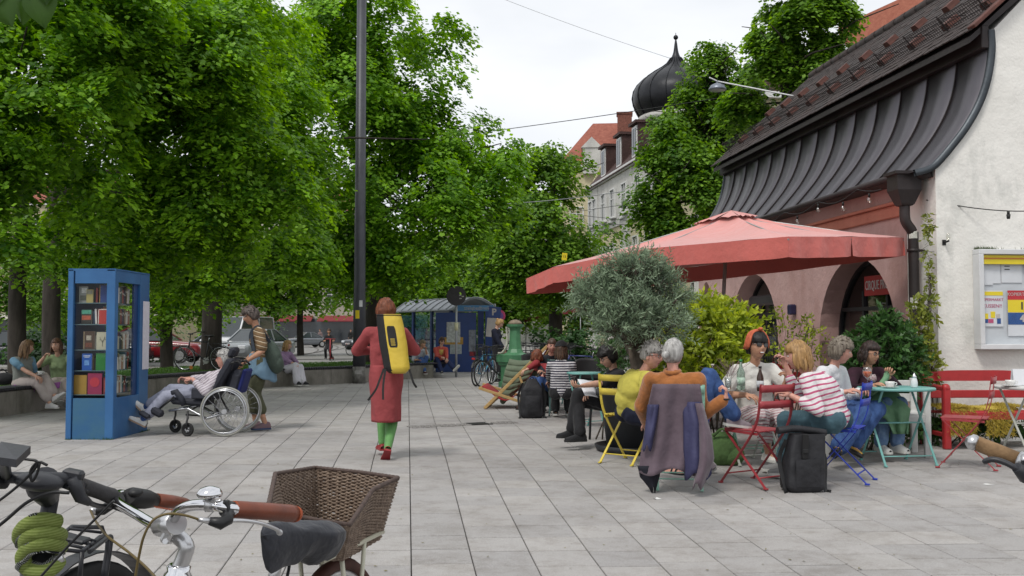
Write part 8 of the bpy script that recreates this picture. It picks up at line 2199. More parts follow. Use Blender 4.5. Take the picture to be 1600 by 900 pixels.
ep('display', M_mb, lambda m: m.prism([eq(-20, 712, 2.05), eq(2, 690, 2.13), eq(48, 697, 2.10), eq(26, 718, 2.0)], (0, 0, -.016)))
ep('display_mount', M_mb, lambda m: m.tube([eq(-4, 716, 2.07), eq(6, 720, 2.12), eq(10, 745, 2.24)], .012, 8))
ep('left_control', M_mb, lambda m: (m.cyl(eq(-8, 746, 2.24), eq(9, 746, 2.24), .026, n=16),))
ep('brake_housing', M_mb, lambda m: (m.cyl(eq(104, 748, 2.27), eq(116, 753, 2.30), .022, n=14), m.tube([eq(112, 745, 2.27), eq(120, 762, 2.28), eq(126, 778, 2.28), eq(140, 786, 2.30)], [.016, .017, .014, .008], 10), m.box(eq(115, 741, 2.28), (.045, .03, .022), Matrix.Rotation(.2, 3, 'Y'), .006)))
ep('brake_lever', M_mb, lambda m: m.tube(bez([eq(126, 772, 2.28), eq(138, 784, 2.32), eq(152, 790, 2.38), eq(172, 792, 2.44)], 4), .006, 6))
ep('stem', M_mb, lambda m: (m.tube([eq(72, 748, 2.25), eq(66, 762, 2.28), eq(75, 776, 2.32)], [.030, .034, .026], 14), m.ell(eq(62, 752, 2.24), (.055, .045, .022), 14, 8, Matrix.Rotation(.12, 3, 'Y'))))
ep('steerer_post', M_mb, lambda m: m.tube([eq(80, 778, 2.33), eq(73, 812, 2.33), eq(60, 905, 2.33)], [.0175, .0185, .024], 14))
ep('frame_tube', M_mb, lambda m: (m.cyl(eq(60, 860, 2.33), eq(50, 1010, 2.33), .036, n=14), m.cyl(eq(55, 950, 2.33), eq(150, 1200, 2.75), .024, n=12)))
for pts, r in (([(-20, 796), (20, 766), (50, 738), (58, 722), (44, 718), (30, 717)], .0032), ([(74, 727), (60, 722), (48, 735), (50, 752), (58, 740), (62, 724)], .0030), ([(-20, 836), (10, 812), (44, 784), (80, 770), (108, 770)], .0040), ([(60, 905), (110, 850), (155, 805), (178, 782)], .0030)):
 ep('cable', M_blackm, lambda m: m.tube(bez([eq(a, b, 2.18) for a, b in pts], 7), r, 6))
M_lock = stripes('lock_sleeve', hexc('#748632'), hexc('#8d9c4c'), 160, .5, (0, 0, 1), rough=.8); M_lockb = stripes('lock_band', hexc('#1c1e28'), hexc('#b0b4ac'), 210, .6, (1, 0, .5))
lk = empty('bicycle_lock', rel(eb, (0, 0, 0)) * 0 + W(62, 850, 2.33), 0, 'thick yellow-green fabric chain lock coiled round the black bicycle post', 'bicycle lock')
def lkp(px, py, Y): return rel(lk, W(px, py, Y))
cp_ = [lkp(*p) for p in ((90, 815, 2.30), (60, 813, 2.25), (36, 826, 2.26), (33, 843, 2.33), (60, 846, 2.40), (92, 838, 2.38), (88, 834, 2.30), (60, 832, 2.25), (42, 842, 2.26), (44, 858, 2.33), (66, 862, 2.40), (94, 855, 2.38), (86, 852, 2.30), (62, 850, 2.25), (44, 858, 2.26), (36, 872, 2.27), (44, 888, 2.28), (66, 894, 2.27), (84, 886, 2.29), (92, 876, 2.31))]
lp_ = bez(cp_, 7)
mb = MB(); mb.tube(lp_, .0175, 12); mb.build('sleeve', M_lock, lk)
mb = MB(); mb.tube([p + V_((0, -.0030, .004)) for p in lp_[4:-4]], [.0192 * (.96 if 0 else .97)] * (len(lp_) - 8), 12) if False else None
mb = MB()
for k in range(2, len(lp_) - 3):
 a, b = lp_[k], lp_[k + 1]; d = (b - a).normalized(); x, y, z = frame_from(d); an = -1.4 + .02 * k
 if y.y > 0: y = -y
 mb.bar(a + y * .0164 + x * .004, b + y * .0164 + x * .004 + d * .002, .012, .004, y)
mb.build('reflective_band', M_lockb, lk)
mb = MB(); mb.tube([lkp(88, 868, 2.3), lkp(92, 880, 2.3)], .014, 12); mb.build('lock_head', M_sil, lk)
def rack(m):
 z0_ = [(112, 823, 2.62), (160, 824, 2.72), (164, 836, 2.70), (128, 862, 2.5), (88, 858, 2.48), (90, 840, 2.55)]
 m.tube([eq(*p) for p in z0_], .0058, 8, closed=True)
 for a, b in (((100, 832, 2.58), (150, 846, 2.60)), ((96, 838, 2.56), (146, 852, 2.56)), ((94, 848, 2.52), (138, 858, 2.53)), ((108, 826, 2.6), (158, 832, 2.68))): m.cyl(eq(*a), eq(*b), .0045, n=6)
 for dx in (0, 12):
  m.tube(bez([eq(128 + dx, 862, 2.5), eq(146 + dx, 848, 2.6), eq(160 + dx, 838, 2.68), eq(168 + dx * .4, 850, 2.68), eq(160 + dx * .4, 905, 2.66)], 4), .0062, 7)
 m.cyl(eq(128, 862, 2.5), eq(124, 910, 2.5), .006, n=7)
ep('rear_rack', M_mb, rack)
ep('rack_clip', M_mb, lambda m: m.box(eq(116, 842, 2.56), (.07, .05, .012), Matrix.Rotation(.2, 3, 'Y'), .004))
rc = eq(130, 1070, 2.80)
dr_ = V_((-.24, -.97, 0)).normalized(); ax_ = V_((dr_.y, -dr_.x, 0))
wheel(eb, rc, ax_, .335, .024, M_blackm, MR, 32, .04, 'wheel', .012, .0013)
wheel(eb, rc + dr_ * 1.1, ax_, .335, .024, M_blackm, MR, 32, .04, 'wheel', .012, .0013)
def mg(m):
 for k in range(16):
  a0 = .5 + 2.2 * k / 16; a1 = a0 + 2.3 / 16
  m.bar(rc + dr_ * cos(a0) * .36 + V_((0, 0, sin(a0) * .36)), rc + dr_ * cos(a1) * .36 + V_((0, 0, sin(a1) * .36)), .004, .055, ax_)
ep('mudguard', M_mb, mg)
hb_ = empty('bicycle', G(1700, 1000), 0, 'bicycle at the right edge, only its cork grip and black brake lever in view', 'bicycle')
def hq(px, py, Y): return rel(hb_, W(px, py, Y))
def hpp(n, m, f): return part(n, m, f, hb_)
hpp('grip', M_cork, lambda m: m.tube([hq(1520, 691, 2.05), hq(1524, 692, 2.05), hq(1560, 706, 2.02), hq(1596, 720, 2.0)], [.0135, .0155, .0155, .0150], 18))
hpp('end_cap', M_sil, lambda m: m.tube([hq(1514, 689, 2.055), hq(1517, 690, 2.05), hq(1523, 692, 2.05)], [.011, .0165, .0168], 18))
hpp('grip_clamp', M_sil, lambda m: (m.tube([hq(1592, 718, 2.0), hq(1604, 723, 1.99)], [.0185, .0185], 18), m.cyl(hq(1600, 712, 1.98), hq(1600, 722, 1.97), .006, n=8)))
hpp('brake_lever', M_mb, lambda m: m.tube(bez([hq(1536, 722, 1.99), hq(1550, 718, 1.98), hq(1568, 722, 1.97), hq(1588, 732, 1.96), hq(1604, 742, 1.96)], 5), [.004] + [.0058] * 18 + [.008] * 2, 8))
hpp('brake_housing', M_mb, lambda m: m.tube([hq(1588, 730, 1.96), hq(1602, 742, 1.97), hq(1625, 748, 1.98)], [.010, .017, .016], 12))
hpp('handlebar', M_blackm, lambda m: m.tube(bez([hq(1600, 721, 2.0), hq(1660, 745, 1.97), hq(1740, 750, 1.95), hq(1860, 745, 1.9)], 5), .0125, 12))
hpp('stem', M_blackm, lambda m: m.cyl(hq(1800, 750, 1.92), hq(1800, 1000, 1.95), .018, n=12))
hpp('frame_tube', M_mb, lambda m: (m.cyl(hq(1800, 950, 1.95), hq(1820, 1350, 2.5), .022, n=10),))
wc_ = hq(1800, 1130, 1.6); wheel(hb_, V_((wc_.x, wc_.y, .34 - hb_.location.z * 0)), (1, .2, 0), .34, .02)
# ================================================================== buildings
M_ywall = plaster('yellow_render', (.56, .50, .33), (.46, .41, .27), .6); M_gwall = plaster('pale_grey_render', (.55, .54, .51), (.45, .44, .42), .6); M_cwall = plaster('cream_render', (.48, .45, .39), (.38, .36, .31), .6)
M_rroof = mat('far_red_tiles', hexc('#8f4a38'), .8, .25, 3, .4, 8, col2=hexc('#a8604a')); M_broof = mat('far_brown_tiles', hexc('#4a322e'), .8, .25, 3, .4, 8); M_wgl = mat('dark_window', (.05, .06, .07), .12, .3, 1, spec=.7)
M_wfr = mat('window_white', (.62, .62, .61), .5, .05)
def wmesh(w, h):
 a = MB()
 for s in (-1, 1): a.box((s * w / 2, -.03, h / 2), (.09, .14, h + .09)); a.box((0, -.035, h / 2 + s * h / 2), (w, .13, .09))
 a.box((0, -.02, h / 2), (.06, .08, h)); a.box((0, -.02, h * .66), (w, .07, .05)); a.box((0, -.10, -.07), (w + .3, .2, .06))
 b = MB(); b.box((0, .02, h / 2), (w, .04, h)); return a.mesh('window', M_wfr), b.mesh('pane', M_wgl)
def windows(t, wm, pts):
 for x, z in pts: o = mobj('window', wm[0], t, (x, 0, z)); mobj('pane', wm[1], o)
def block(label, org, rz, L, H, D, wall, name='building', roof=None, rh=3.0, floors=4, cols=6, ww=1.1, wh=1.6, z1=4.2, fh=3.2, shop=None, hip=0.0):
 t = empty(name, org, rz, label, 'building'); mb = MB(); mb.box((L / 2, D / 2, H / 2 - .2), (L, D, H + .4)); mb.build('wall', wall, t)
 mb = MB(); mb.box((L / 2, D / 2, H + .1), (L + .5, D + .5, .25)); mb.build('eave_cornice', M_wfr, t)
 if roof:
  mb = MB(); h = hip; z = H + .2
  v = [(-.3, -.3, z), (L + .3, -.3, z), (L + .3, D + .3, z), (-.3, D + .3, z), (h, D / 2, z + rh), (L - h, D / 2, z + rh)]
  mb.add(v, [(0, 1, 5, 4), (2, 3, 4, 5), (3, 0, 4), (1, 2, 5)]); mb.build('roof', roof, t)
 wm = wmesh(ww, wh); windows(t, wm, [((c + .5) * L / cols, z1 + f * fh) for f in range(floors) for c in range(cols)])
 if shop:
  mb = MB(); mb.box((L / 2, -.05, 1.6), (L * .94, .12, 2.7)); mb.build('shop_window', M_wgl, t)
  for k in range(3): mb = MB(); mb.prism([(L * (.08 + .31 * k), -.1, 3.3), (L * (.08 + .31 * k), -1.5, 2.7), (L * (.08 + .31 * k), -1.5, 2.6), (L * (.08 + .31 * k), -.1, 3.1)], (L * .27, 0, 0)); mb.build('awning', shop, t)
 return t
M_awr = mat('awning_red', hexc('#8a3036'), .7); M_aww = mat('awning_pale', hexc('#c9c4ba'), .7)
for k, (x, y, L, H, w, r, sh, lab) in enumerate(((-98, 88, 22, 14, M_cwall, M_rroof, M_aww, 'cream block at the far left with pale awnings'), (-75, 92, 20, 16, M_gwall, M_broof, M_aww, 'pale grey block behind the bookcase with pale awnings'), (-54, 98, 20, 14, M_ywall, M_rroof, M_aww, 'yellow block behind the wheelchair with pale awnings'), (-33, 112, 16, 15, M_cwall, M_rroof, M_awr, 'cream block behind the helper with red awnings'), (-16, 150, 18, 14, M_gwall, M_broof, M_aww, 'grey block at the end of the tram tracks'), (-3.5, 120, 12, 13, M_gwall, M_broof, None, 'grey block above the shelter roof'))):
 block(lab, (x, y, 0), radians(-8 + 3 * k), L, H, 10, w, roof=r, floors=3, cols=7, shop=sh, z1=4.6)
AO = V_((5.19, 66.1, 0)); AR = atan2(-.988, .157)
A_ = block('long yellow and white facade with three dark dormers right of the middle', AO, AR, 27, 10.8, 9, M_ywall, floors=3, cols=11, ww=1.0, wh=1.7, z1=2.0, fh=3.05)
mb = MB(); mb.box((9, -.04, 9.2), (18, .10, 3.0)); mb.box((1.4, -.06, 5.4), (2.6, .14, 10.6)); mb.box((9.2, -.05, 4), (1.6, .12, 8)); mb.build('white_facing', M_gwall, A_)
wm = wmesh(1.0, 1.7); windows(A_, wm, [(1.0, 3.0), (2.1, 3.0), (1.0, 6.1), (2.1, 6.1)]);
for o in KIDS[A_.name][-4:]: o.location.y = -.13
for x in (1.0, 2.1, 4.4, 6.6, 9.2, 12, 14.5): o = mobj('window', wm[0], A_, (x, -.13, 8.3)); mobj('pane', wm[1], o)
mb = MB(); mb.prism([(0, -.35, 10.8), (0, 1.3, 12.7), (0, 9, 12.9), (0, 9, 10.8)], (27, 0, 0)); mb.build('roof', M_broof, A_)
mb = MB(); mb.prism([(-.4, 0, 0), (-.4, 0, 10.9), (-.4, .9, 12.7), (-.4, 2.2, 14.1), (-.4, 3.6, 15.5), (-.4, 6, 17.4), (-.4, 12, 17.4), (-.4, 12, 0)], (.35, 0, 0)); mb.build('gable', M_ywall, A_)
for x in (3.15, 6.9, 10.3):
 mb = MB(); mb.box((x, 1.2, 12.2), (1.25, 2.0, 2.0)); mb.box((x, 1.15, 13.25), (1.5, 2.3, .16)); d = mb.build('dormer', M_broof, A_)
 mb = MB(); mb.box((x, .17, 12.2), (.95, .08, 1.7)); mb.build('dormer_window', M_wfr, d)
 mb = MB()
 for q in (-1, 1): mb.box((x + q * .21, .12, 12.2), (.32, .04, 1.45))
 mb.build('pane', M_wgl, d)
B_ = block('yellow house with hipped red tile roof and brick chimney behind the trees', (4.2, 84, 0), radians(-6), 13, 15.4, 10, M_ywall, roof=M_rroof, rh=4.6, hip=2.6, floors=3, cols=5, z1=4)
mb = MB(); mb.box((5.4, 2.4, 18.2), (1.25, 1.2, 4.4)); mb.box((5.4, 2.4, 20.4), (1.4, 1.35, .18)); mb.build('chimney', mat('chimney_brick', hexc('#7c4a3c'), .9, .35, 9, .3, 20), B_)
mb = MB(); mb.box((2.6, .6, 15.9), (1.5, 2.2, 2.2)); mb.prism([(1.7, -.6, 17.0), (3.5, -.6, 17.0), (2.6, -.6, 17.9)], (0, 2.6, 0)); d = mb.build('dormer', M_gwall, B_)
mb = MB(); mb.cyl((9.5, 1, 16), (9.5, 1, 24), .035, n=5)
for k in range(6): mb.cyl((9.1 + .03 * k, 1, 23.6 - k * .45), (9.9 - .03 * k, 1, 23.6 - k * .45), .02, n=4)
mb.build('antenna', M_sil, B_)
M_dome = mat('dome_copper', (.020, .021, .024), .42, .35, 1.2, .1, 6, metal=.5)
tw_ = empty('onion_dome_tower', (10.03, 60, 0), 0, 'pale tower with a dark ribbed onion dome and ball finial', 'tower')
mb = MB(); sqrings(mb, [(2.05, 0), (2.05, 14.2)], r8=True); mb.build('tower_wall', M_ywall, tw_)
mb = MB(); mb.lathe([(2.1, 14.0), (2.35, 14.15), (2.35, 14.4), (2.25, 14.5)], n=24); mb.build('cornice', M_gwall, tw_)
for a in (-2.2, -1.57, -.9):
 mb = MB(); c = V_((cos(a) * 2.12, sin(a) * 2.12, 13.0)); Rw = Matrix.Rotation(a + pi / 2, 3, 'Z'); mb.box(c, (.9, .12, 1.5), Rw); w = mb.build('window', M_wfr, tw_); mb = MB(); mb.box(c + Rw @ V_((0, -.05, 0)), (.7, .06, 1.3), Rw); mb.build('pane', M_wgl, w)
dpf = [(2.24, 14.5), (2.42, 14.8), (2.60, 15.15), (2.68, 15.6), (2.60, 16.05), (2.36, 16.45), (1.95, 16.85), (1.45, 17.2), (.95, 17.5), (.55, 17.8), (.30, 18.15), (.16, 18.5), (.09, 19.0), (.04, 19.3)]
mb = MB(); mb.lathe([(p.x, p.z) for p in bez([(r, 0, z) for r, z in dpf], 3)], n=32); mb.build('dome', M_dome, tw_)
for k in range(16):
 a = 2 * pi * k / 16; mb = MB(); mb.tube([(cos(a) * (r + .02), sin(a) * (r + .02), z) for r, z in dpf[:11]], .035, 4); mb.build('rib', M_dome, tw_)
mb = MB(); mb.ell((0, 0, 19.42), (.15, .15, .15), 12, 8); mb.cyl((0, 0, 19.3), (0, 0, 19.7), .02, n=6); mb.build('finial', M_dome, tw_)
rc_ = empty('building', (16, 42, 0), 0, 'house with an orange tiled roof and two skylights above the pavilion ridge', 'building')
def rq_(px, py, Y): return rel(rc_, W(px, py, Y))
q4 = [rq_(1310, 42, 46), rq_(1480, -36, 40), rq_(1640, 90, 37), rq_(1345, 95, 44)]
mb = MB(); mb.prism(q4, (0, .1, -.25)); mb.build('roof', mat('orange_tiles', hexc('#a65a42'), .8, .2, 4, .5, 9, col2=hexc('#b86c50')), rc_)
mb = MB(); mb.prism([V_((p.x, p.y + .6, 12.5)) for p in q4], (0, 0, -12.8)); mb.build('wall', M_cwall, rc_)
nrm = (q4[1] - q4[0]).cross(q4[3] - q4[0]).normalized(); nrm = -nrm if nrm.y > 0 else nrm
for (u, v) in ((.30, .32), (.62, .22)):
 c = q4[0].lerp(q4[1], u).lerp(q4[3].lerp(q4[2], u), v) + nrm * .06; e = (q4[1] - q4[0]).normalized() * .42; f = (q4[3] - q4[0]).normalized() * .42
 mb = MB(); mb.prism([c - e - f, c + e - f, c + e + f, c - e + f], nrm * .08); mb.build('skylight', mat('skylight_glass', (.6, .65, .7), .1), rc_)
M_sb = mat('shelter_blue', hexc('#123f86'), .4, .12, 3, spec=.5); M_sr = mat('shelter_roof', (.36, .38, .40), .45, .15, 3, metal=.4); M_slb = mat('shelter_sign', hexc('#4a8ec4'), .4)
sh_ = empty('tram_shelter', W(770, 520, 34.5).xy.to_3d(), 0, 'blue tram stop shelter with barrel-vaulted grey roof and poster wall', 'shelter')
ax1 = V_((-.95, .31, 0)); ax2 = V_((-.31, -.95, 0)) * 0 + V_((-.93, -.37, 0))
ex = V_((-1, -.10, 0)).normalized(); ey = V_((-.62, .78, 0)).normalized()      # end wall direction, length direction
def sp3(a, b, z): return ex * a + ey * b + V_((0, 0, z))
EW, EL = 1.30, 3.9
mb = MB(); mb.grid(lambda a, b: sp3(-.12 + (EW + .24) * a, b * EL - .1, 2.12 + .42 * sin(pi * a)), 14, 10, True); mb.build('roof', M_sr, sh_, solid=.05)
mb = MB()
for k in range(9): mb.tube([sp3(-.12 + (EW + .24) * a, k * EL / 8 - .1, 2.16 + .42 * sin(pi * a)) for a in np.linspace(0, 1, 12)], .022, 4)
mb.build('roof_ribs', M_sr, sh_)
mb = MB(); mb.bar(sp3(.0, -.12, 2.20), sp3(EW, -.12, 2.20), .06, .20, (0, 0, 1)); sgn = mb.build('name_sign', M_slb, sh_)
text_part('Nordbadplatz', .17, M_signw, sh_, sp3(EW / 2, -.20, 2.20), face_R(V_((ex.y, -ex.x, 0)) * (1 if ex.x < 0 else 1)), .004)
def wallq(name, a0, b0, a1, b1, z0, z1, m, th=.06):
 p, q = sp3(a0, b0, 0), sp3(a1, b1, 0); mb = MB(); mb.bar(V_((p.x, p.y, (z0 + z1) / 2)), V_((q.x, q.y, (z0 + z1) / 2)), th, z1 - z0, (0, 0, 1)); return mb.build(name, m, sh_)
wallq('column', 0.02, 0, .26, 0, 0, 2.1, M_sb, .24); wallq('poster_wall', .55, .05, 1.95, .05, 0, 2.05, M_sb, .12); wallq('column', .32, 0, .52, 0, 0, 2.1, mat('shelter_blue_deep', hexc('#0c2c68'), .4), .18)
for (a0, a1, z0, z1, c) in ((1.15, 1.62, 1.02, 1.72, '#c9ccc8'), (1.05, 1.70, .95, 1.2, '#c8982c'), (1.1, 1.5, .62, .95, '#a9b2b4'), (.62, .85, .7, 1.45, '#8a8f9a'), (.62, .82, .55, .8, '#a32a34')):
 wallq('poster', a0, -.03 - .004 * z0, a1, -.03 - .004 * z0, z0, z1, mat('poster' + c, hexc(c), .6, .35, 12), .02)
for k in range(3): wallq('glass_pane', EW, .3 + k * 1.2, EW, 1.4 + k * 1.2, .35, 2.0, glass('shelter_glass', (.55, .68, .72), .4), .02); wallq('post', EW, .2 + k * 1.2, EW, .3 + k * 1.2, 0, 2.15, M_sb, .1)
wallq('rear_glass', .1, EL, EW, EL, .35, 2.0, MATS['shelter_glass'], .02)
def sign_post(px, Y, h, label, cat='sign'):
 t = empty('sign_post', W(px, 520, Y).xy.to_3d(), 0, label, cat); mb = MB(); mb.cyl((0, 0, 0), (0, 0, h), .035, n=10); mb.build('post', M_sr, t); return t
s1 = sign_post(713, 30.4, 2.75, 'round traffic sign seen from behind on a thin grey post')
mb = MB(); mb.cyl((0, -.06, 2.48), (0, -.05, 2.48), .30, n=32); mb.build('sign_disc', mat('sign_back', (.05, .045, .05), .6), s1)
mb = MB()
for x, z in ((.12, 2.50), (.13, 2.40), (.20, 2.46)): mb.box((x, -.066, z), (.07, .006, .03))
mb.build('sticker', M_stk, s1)
mb = MB(); mb.cyl((0, 0, 1.42), (0, 0, 1.66), .06, n=12); mb.build('clamp', mat('clamp_cream', (.6, .58, .38), .6), s1)
s2 = sign_post(773, 32.5, 2.3, 'blue parking sign with a white text panel leaning by the shelter')
R2 = Matrix.Rotation(.09, 3, 'Y'); mb = MB(); mb.box((0, -.06, 2.02), (.40, .02, .36), R2, .01); mb.build('parking_panel', M_sb, s2); mb = MB(); mb.box((-.08, -.06, 1.52), (.38, .02, .62), R2, .01); mb.build('text_panel', M_signw, s2)
text_part('P', .30, M_signw, s2, (-.02, -.08, 2.02), face_R((0, -1, 0)), .004, bold=.01)
s3 = sign_post(780, 41, 2.2, 'small round no stopping sign beyond the bun-haired person')
mb = MB(); mb.cyl((0, -.06, 2.05), (0, -.04, 2.05), .26, n=24); mb.build('sign_disc', mat('sign_magenta', hexc('#a02a58'), .5), s3); mb = MB(); mb.cyl((0, -.07, 2.05), (0, -.062, 2.05), .17, n=24); mb.build('sign_field', mat('sign_field', hexc('#5a3a7a'), .5), s3)
def wire(label, pts, r=.012, sag=.3, m=None):
 P3 = [Vector(W(*p)) for p in pts]; o = empty('overhead_wire', P3[0], 0, label, 'wire'); mb = MB()
 for i in range(len(P3) - 1): mb.tube([P3[i].lerp(P3[i + 1], k / 14) - P3[0] + V_((0, 0, -sag * sin(pi * k / 14))) for k in range(15)], r, 4)
 mb.build('cable', m or M_cable, o); return o
M_wgr = mat('wire_grey', (.25, .26, .27), .5)
wire('long dark overhead wire crossing in front of the onion dome', [(545, 232, 40), (1240, 135, 30)], .013, .1)
wire('pale lamp span wire in front of the rounded linden', [(700, 322, 44), (800, 318, 42), (975, 299, 40)], .016, .05, M_wgr)
for k, (a, b) in enumerate((((905, 330, 60), (1020, 312, 44)), ((905, 336, 58), (1060, 352, 44)), ((860, 352, 56), (1000, 350, 46)), ((880, 372, 58), (1010, 358, 46)), ((745, 455, 50), (905, 470, 44)))):
 wire(['upper tram contact wire before the yellow facade', 'tram contact wire falling to the right before the yellow facade', 'level tram contact wire before the yellow facade', 'lowest tram contact wire before the yellow facade', 'tram wire low behind the pump'][k], [a, b], .014, .02)
wire('faint high wire across the pale sky', [(770, -8, 60), (1050, 92, 60)], .014, .1, mat('wire_pale', (.45, .46, .48), .5))
wire('short wire crossing left of the lamp post', [(365, 214, 23), (430, 243, 23)], .01, .0, M_bark)
for k in range(4): wire(['tram wires left of the lamp post, top', 'tram wires left of the lamp post, second', 'tram wires left of the lamp post, third', 'tram wires left of the lamp post, lowest'][k], [(525, 449 + k * 6, 70), (556, 448 + k * 6, 70)], .02, .0, M_wgr)
def hang_lamp(label, p, s=1.0):
 t = empty('hanging_street_lamp', p, 0, label, 'street lamp'); mb = MB(); mb.lathe([(.30 * s, 0), (.29 * s, .06 * s), (.22 * s, .17 * s), (.10 * s, .23 * s), (.03 * s, .25 * s), (.03 * s, .33 * s)], n=22); mb.build('shade', mat('lamp_shade_grey', (.20, .22, .26), .4, .1, 4, metal=.5), t)
 mb = MB(); mb.lathe([(.001, -.03 * s), (.2 * s, -.02 * s), (.28 * s, .0)], n=18); mb.build('glass_bowl', mat('lamp_bowl', (.4, .4, .4), .3), t)
hang_lamp('domed street lamp hanging above the pavilion roof', W(1121, 141, 24), .72); hang_lamp('domed street lamp hanging in front of the rounded linden', W(800, 328, 42), .72)
wire('pale bracket wire holding the lamp above the roof', [(1108, 121, 24), (1121, 127, 24), (1240, 150, 22)], .018, .0, mat('wire_white', (.6, .6, .6), .4))
yp = empty('tram_stop_plate', W(882, 401, 38), 0, 'small yellow plate with a number hanging from a wire in the trees', 'sign'); mb = MB(); mb.box((0, 0, 0), (.20, .015, .28), Matrix.Rotation(.1, 3, 'Y'), .004); mb.build('plate', M_ye, yp); text_part('13', .13, M_ink, yp, (0, -.012, 0), face_R((0, -1, 0)), .002)
bb_ = empty('billboard', W(652, 520, 78).xy.to_3d(), 0, 'tall white slatted advertising column showing above the shelter roof', 'sign')
for k in range(9): mb = MB(); mb.box((0, 0, 2.6 + k * .32), (.85, .12, .29)); mb.build('panel', M_signw, bb_)
mb = MB(); mb.box((0, .1, 2.6), (.5, .1, 5.2)); mb.build('mast', M_sr, bb_)
wp = sign_post(952, 33, 1.2, 'white post with a red ribbon cap behind the reading woman', 'post'); mb = MB(); mb.cyl((0, 0, .3), (0, 0, 1.32), .14, n=14); mb.build('sleeve', M_signw, wp); mb = MB(); mb.ell((0, 0, 1.50), (.16, .12, .2), 10, 8); mb.build('ribbon', M_awr, wp)
mb = MB(); mb.box((0, 0, 0), (.3, .02, .3)); o = mb.build('info_plate', M_signw); o.location = W(958, 508, 33); tag(o, 'small white plate fixed beside the white post', 'sign')
aw = empty('red_awning', W(855, 520, 52).xy.to_3d(), .1, 'red market awning glimpsed between pump and olive tree', 'awning'); mb = MB(); mb.prism([(-1.2, 0, 1.9), (1.9, 0, 2.5), (1.9, 0, 2.7), (-1.2, 0, 2.1)], (0, 1.2, 0)); mb.build('cloth', M_awr, aw); mb = MB(); mb.cyl((-1.1, .2, 0), (-1.1, .2, 2), .03); mb.cyl((1.8, .2, 0), (1.8, .2, 2.5), .03); mb.build('poles', M_sr, aw)
M_tyr = MR; M_cgl = mat('car_glass', (.03, .04, .045), .08, .1, 2, spec=.8)
def car(label, loc, rz, col, L=4.4, Wd=1.72, H=1.38, van=False, name='parked_car'):
 t = empty(name, loc, rz, label, 'van' if van else 'car'); m = mat('car' + col, hexc(col), .25, .06, 2, coat=.6, spec=.5)
 hL = L / 2
 if van: low = [(-hL, .45, .95), (-hL + .1, .3, 1.1), (-hL + .9, .28, 1.2), (hL - .1, .28, 1.25), (hL, .4, 1.2)]; top = [(-hL + .55, 1.15), (-hL + 1.25, H), (hL - .15, H + .02), (hL - .02, 1.2)]
 else: low = [(-hL, .42, .68), (-hL + .15, .28, .80), (-hL + 1.2, .22, .90), (0, .2, .93), (hL - .9, .22, .93), (hL - .1, .3, .90), (hL, .42, .75)]; top = [(-hL + 1.25, .90), (-hL + 1.95, H), (hL - 1.55, H), (hL - .75, .92)]
 mb = MB()
 def bf(a, b):
  u = b * (len(low) - 1); i = min(int(u), len(low) - 2); f = u - i; x = low[i][0] * (1 - f) + low[i + 1][0] * f; z0 = low[i][1] * (1 - f) + low[i + 1][1] * f; z1 = low[i][2] * (1 - f) + low[i + 1][2] * f
  th = 2 * pi * a; c, s = cos(th), sin(th); e = .35; w = Wd / 2 * (1 - .12 * (2 * b - 1) ** 6)
  return V_((x, math.copysign(abs(c) ** e, c) * w, (z0 + z1) / 2 + math.copysign(abs(s) ** e, s) * (z1 - z0) / 2))
 mb.grid(bf, 24, 24, True, True); mb.add([bf(k / 24, 0) for k in range(24)], [tuple(range(24))]); mb.add([bf(k / 24, 1) for k in range(24)], [tuple(range(24))[::-1]]); mb.build('body', m, t)
 w0, w1 = Wd / 2 * .93, Wd / 2 * (.74 if not van else .88)
 def gv(s): return [(top[0][0], s * w0, top[0][1]), (top[1][0], s * w1, top[1][1]), (top[2][0], s * w1, top[2][1]), (top[3][0], s * w0, top[3][1])]
 a, b = gv(-1), gv(1); mb = MB(); mb.add(a + b, [(0, 1, 2, 3), (7, 6, 5, 4), (0, 4, 5, 1), (2, 6, 7, 3)]); gh = mb.build('glasshouse', M_cgl, t)
 mb = MB(); mb.prism([(p[0], p[1], p[2] - .01) for p in (a[1], a[2], b[2], b[1])], (0, 0, .05));
 for P4 in (a, b):
  for i, j in ((0, 1), (3, 2)): mb.bar(P4[i], P4[j], .07, .06)
  mx = (P4[1][0] + P4[2][0]) / 2; mb.bar((mx, P4[0][1] * 1.0, .92), (mx, P4[1][1], H), .07, .05)
 mb.build('roof', m, t)
 for x in (-hL + .8, hL - .85):
  for s in (-1, 1): mb = MB(); mb.cyl((x, s * (Wd / 2 - .2), .31), (x, s * (Wd / 2 + .01), .31), .31, n=20); w = mb.build('wheel', M_tyr, t); mb = MB(); mb.cyl((x, s * (Wd / 2), .31), (x, s * (Wd / 2 + .02), .31), .19, n=14); mb.build('rim', M_sil, w)
 for s in (-1, 1):
  mb = MB(); mb.box((-hL + .03, s * Wd * .34, .66 if not van else .85), (.10, .34, .15), None, .02); mb.build('headlight', mat('headlamp', (.6, .62, .65), .15), t)
  mb = MB(); mb.box((hL - .03, s * Wd * .36, .72), (.10, .30, .14), None, .02); mb.build('tail_light', MATS['rear_red'], t)
  mb = MB(); mb.box((0, s * (Wd / 2 + .004), .70), (L * .8, .015, .03)); mb.build('trim_strip', M_sil, t)
 mb = MB(); mb.box((-hL - .01, 0, .5), (.06, .5, .11)); mb.build('number_plate', M_signw, t)
 return t
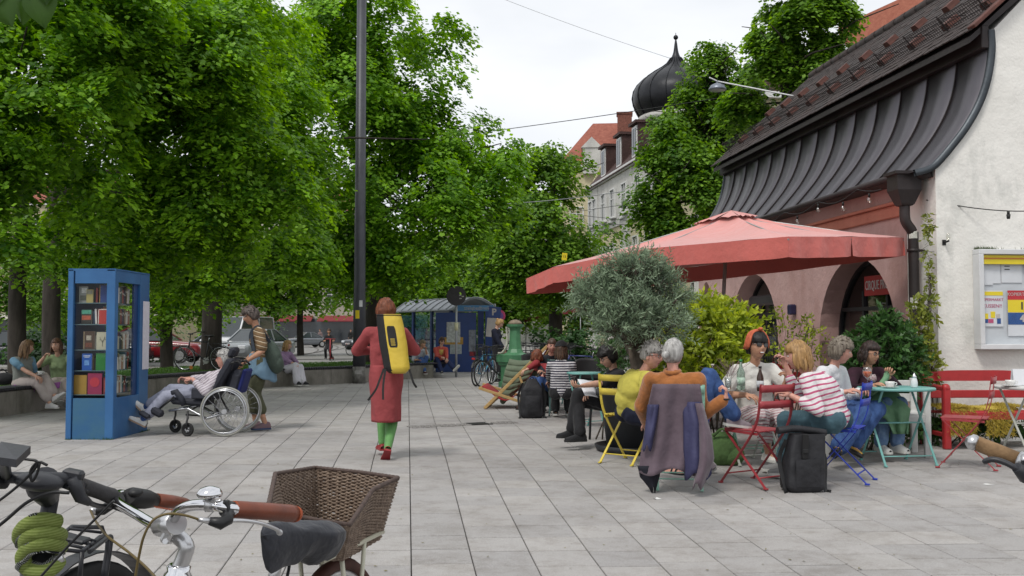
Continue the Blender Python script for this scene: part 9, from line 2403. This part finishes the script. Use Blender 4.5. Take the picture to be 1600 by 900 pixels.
car('dark red saloon parked behind the lawn, half hidden by the bookcase', W(243, 520, 40).xy.to_3d() + V_((-.2, 0, .14)), pi, '#8a1220', 4.5)
car('white van facing the camera left of the helper', W(373, 520, 52).xy.to_3d(), radians(80), '#d2d5d8', 5.0, 1.95, 2.15, True)
car('silver car in front of the white van', W(399, 520, 43).xy.to_3d() + V_((0, 0, .1)), radians(75), '#8e9498', 4.3)
car('dark car at the far left between the tree trunks', W(28, 520, 36).xy.to_3d(), 0, '#20242c', 4.5)
car('black car right of the thick left trunk, seen through the bookcase', W(140, 520, 38).xy.to_3d(), 0, '#30343a', 4.4)
car('pale car behind the red saloon', W(330, 520, 60).xy.to_3d(), .2, '#a9b4bf', 4.3)
car('dark car on the street beyond the tram tracks', W(575, 520, 80).xy.to_3d(), .9, '#2a3038', 4.3)
car('small grey car far beyond the lilac blouse', W(478, 520, 92).xy.to_3d(), .6, '#7a8088', 4.2)
def hedge(label, pts, n, seed, m=None, leaf=.16):
 rs = np.random.RandomState(seed); c0 = Vector(pts[0][0]); o = empty('hedge', (c0.x, c0.y, 0), 0, label, 'hedge'); L2 = [(np.array(Vector(c) - o.location), np.array(r)) for c, r in pts]
 C, N_, D, tone = crown_points(L2, n, 22, rs, .6, .8); mobj('foliage', leaves_mesh('foliage', C, N_, rs.uniform(.6, 1.1, len(C)) * leaf, tone, m or M_dkl, 1.2, D, .16, seed), o); return o
def hl(px0, px1, Y, h, n): return [((W(px0 + (px1 - px0) * k / (n - 1), 520, Y).x, Y, h * .42), ((px1 - px0) / n * Y / FPX * .8, 1.0, h * .6)) for k in range(n)]
hedge('dark bushes beyond the far left trunks', hl(-120, 120, 34, 1.5, 7), 330, 51); hedge('bushes behind the bookcase beyond the parked cars', hl(100, 260, 46, 2.4, 6), 260, 52)
hedge('dark bushes behind the green pump', hl(735, 900, 40, 1.7, 6), 330, 53); hedge('bushes behind the glass shelter', hl(600, 740, 48, 2.6, 6), 260, 54)
hedge('bushes right of the helper across the road', hl(330, 430, 66, 2.2, 5), 160, 55); hedge('low bushes along the yellow facade', hl(900, 1080, 40, 1.3, 6), 260, 56)
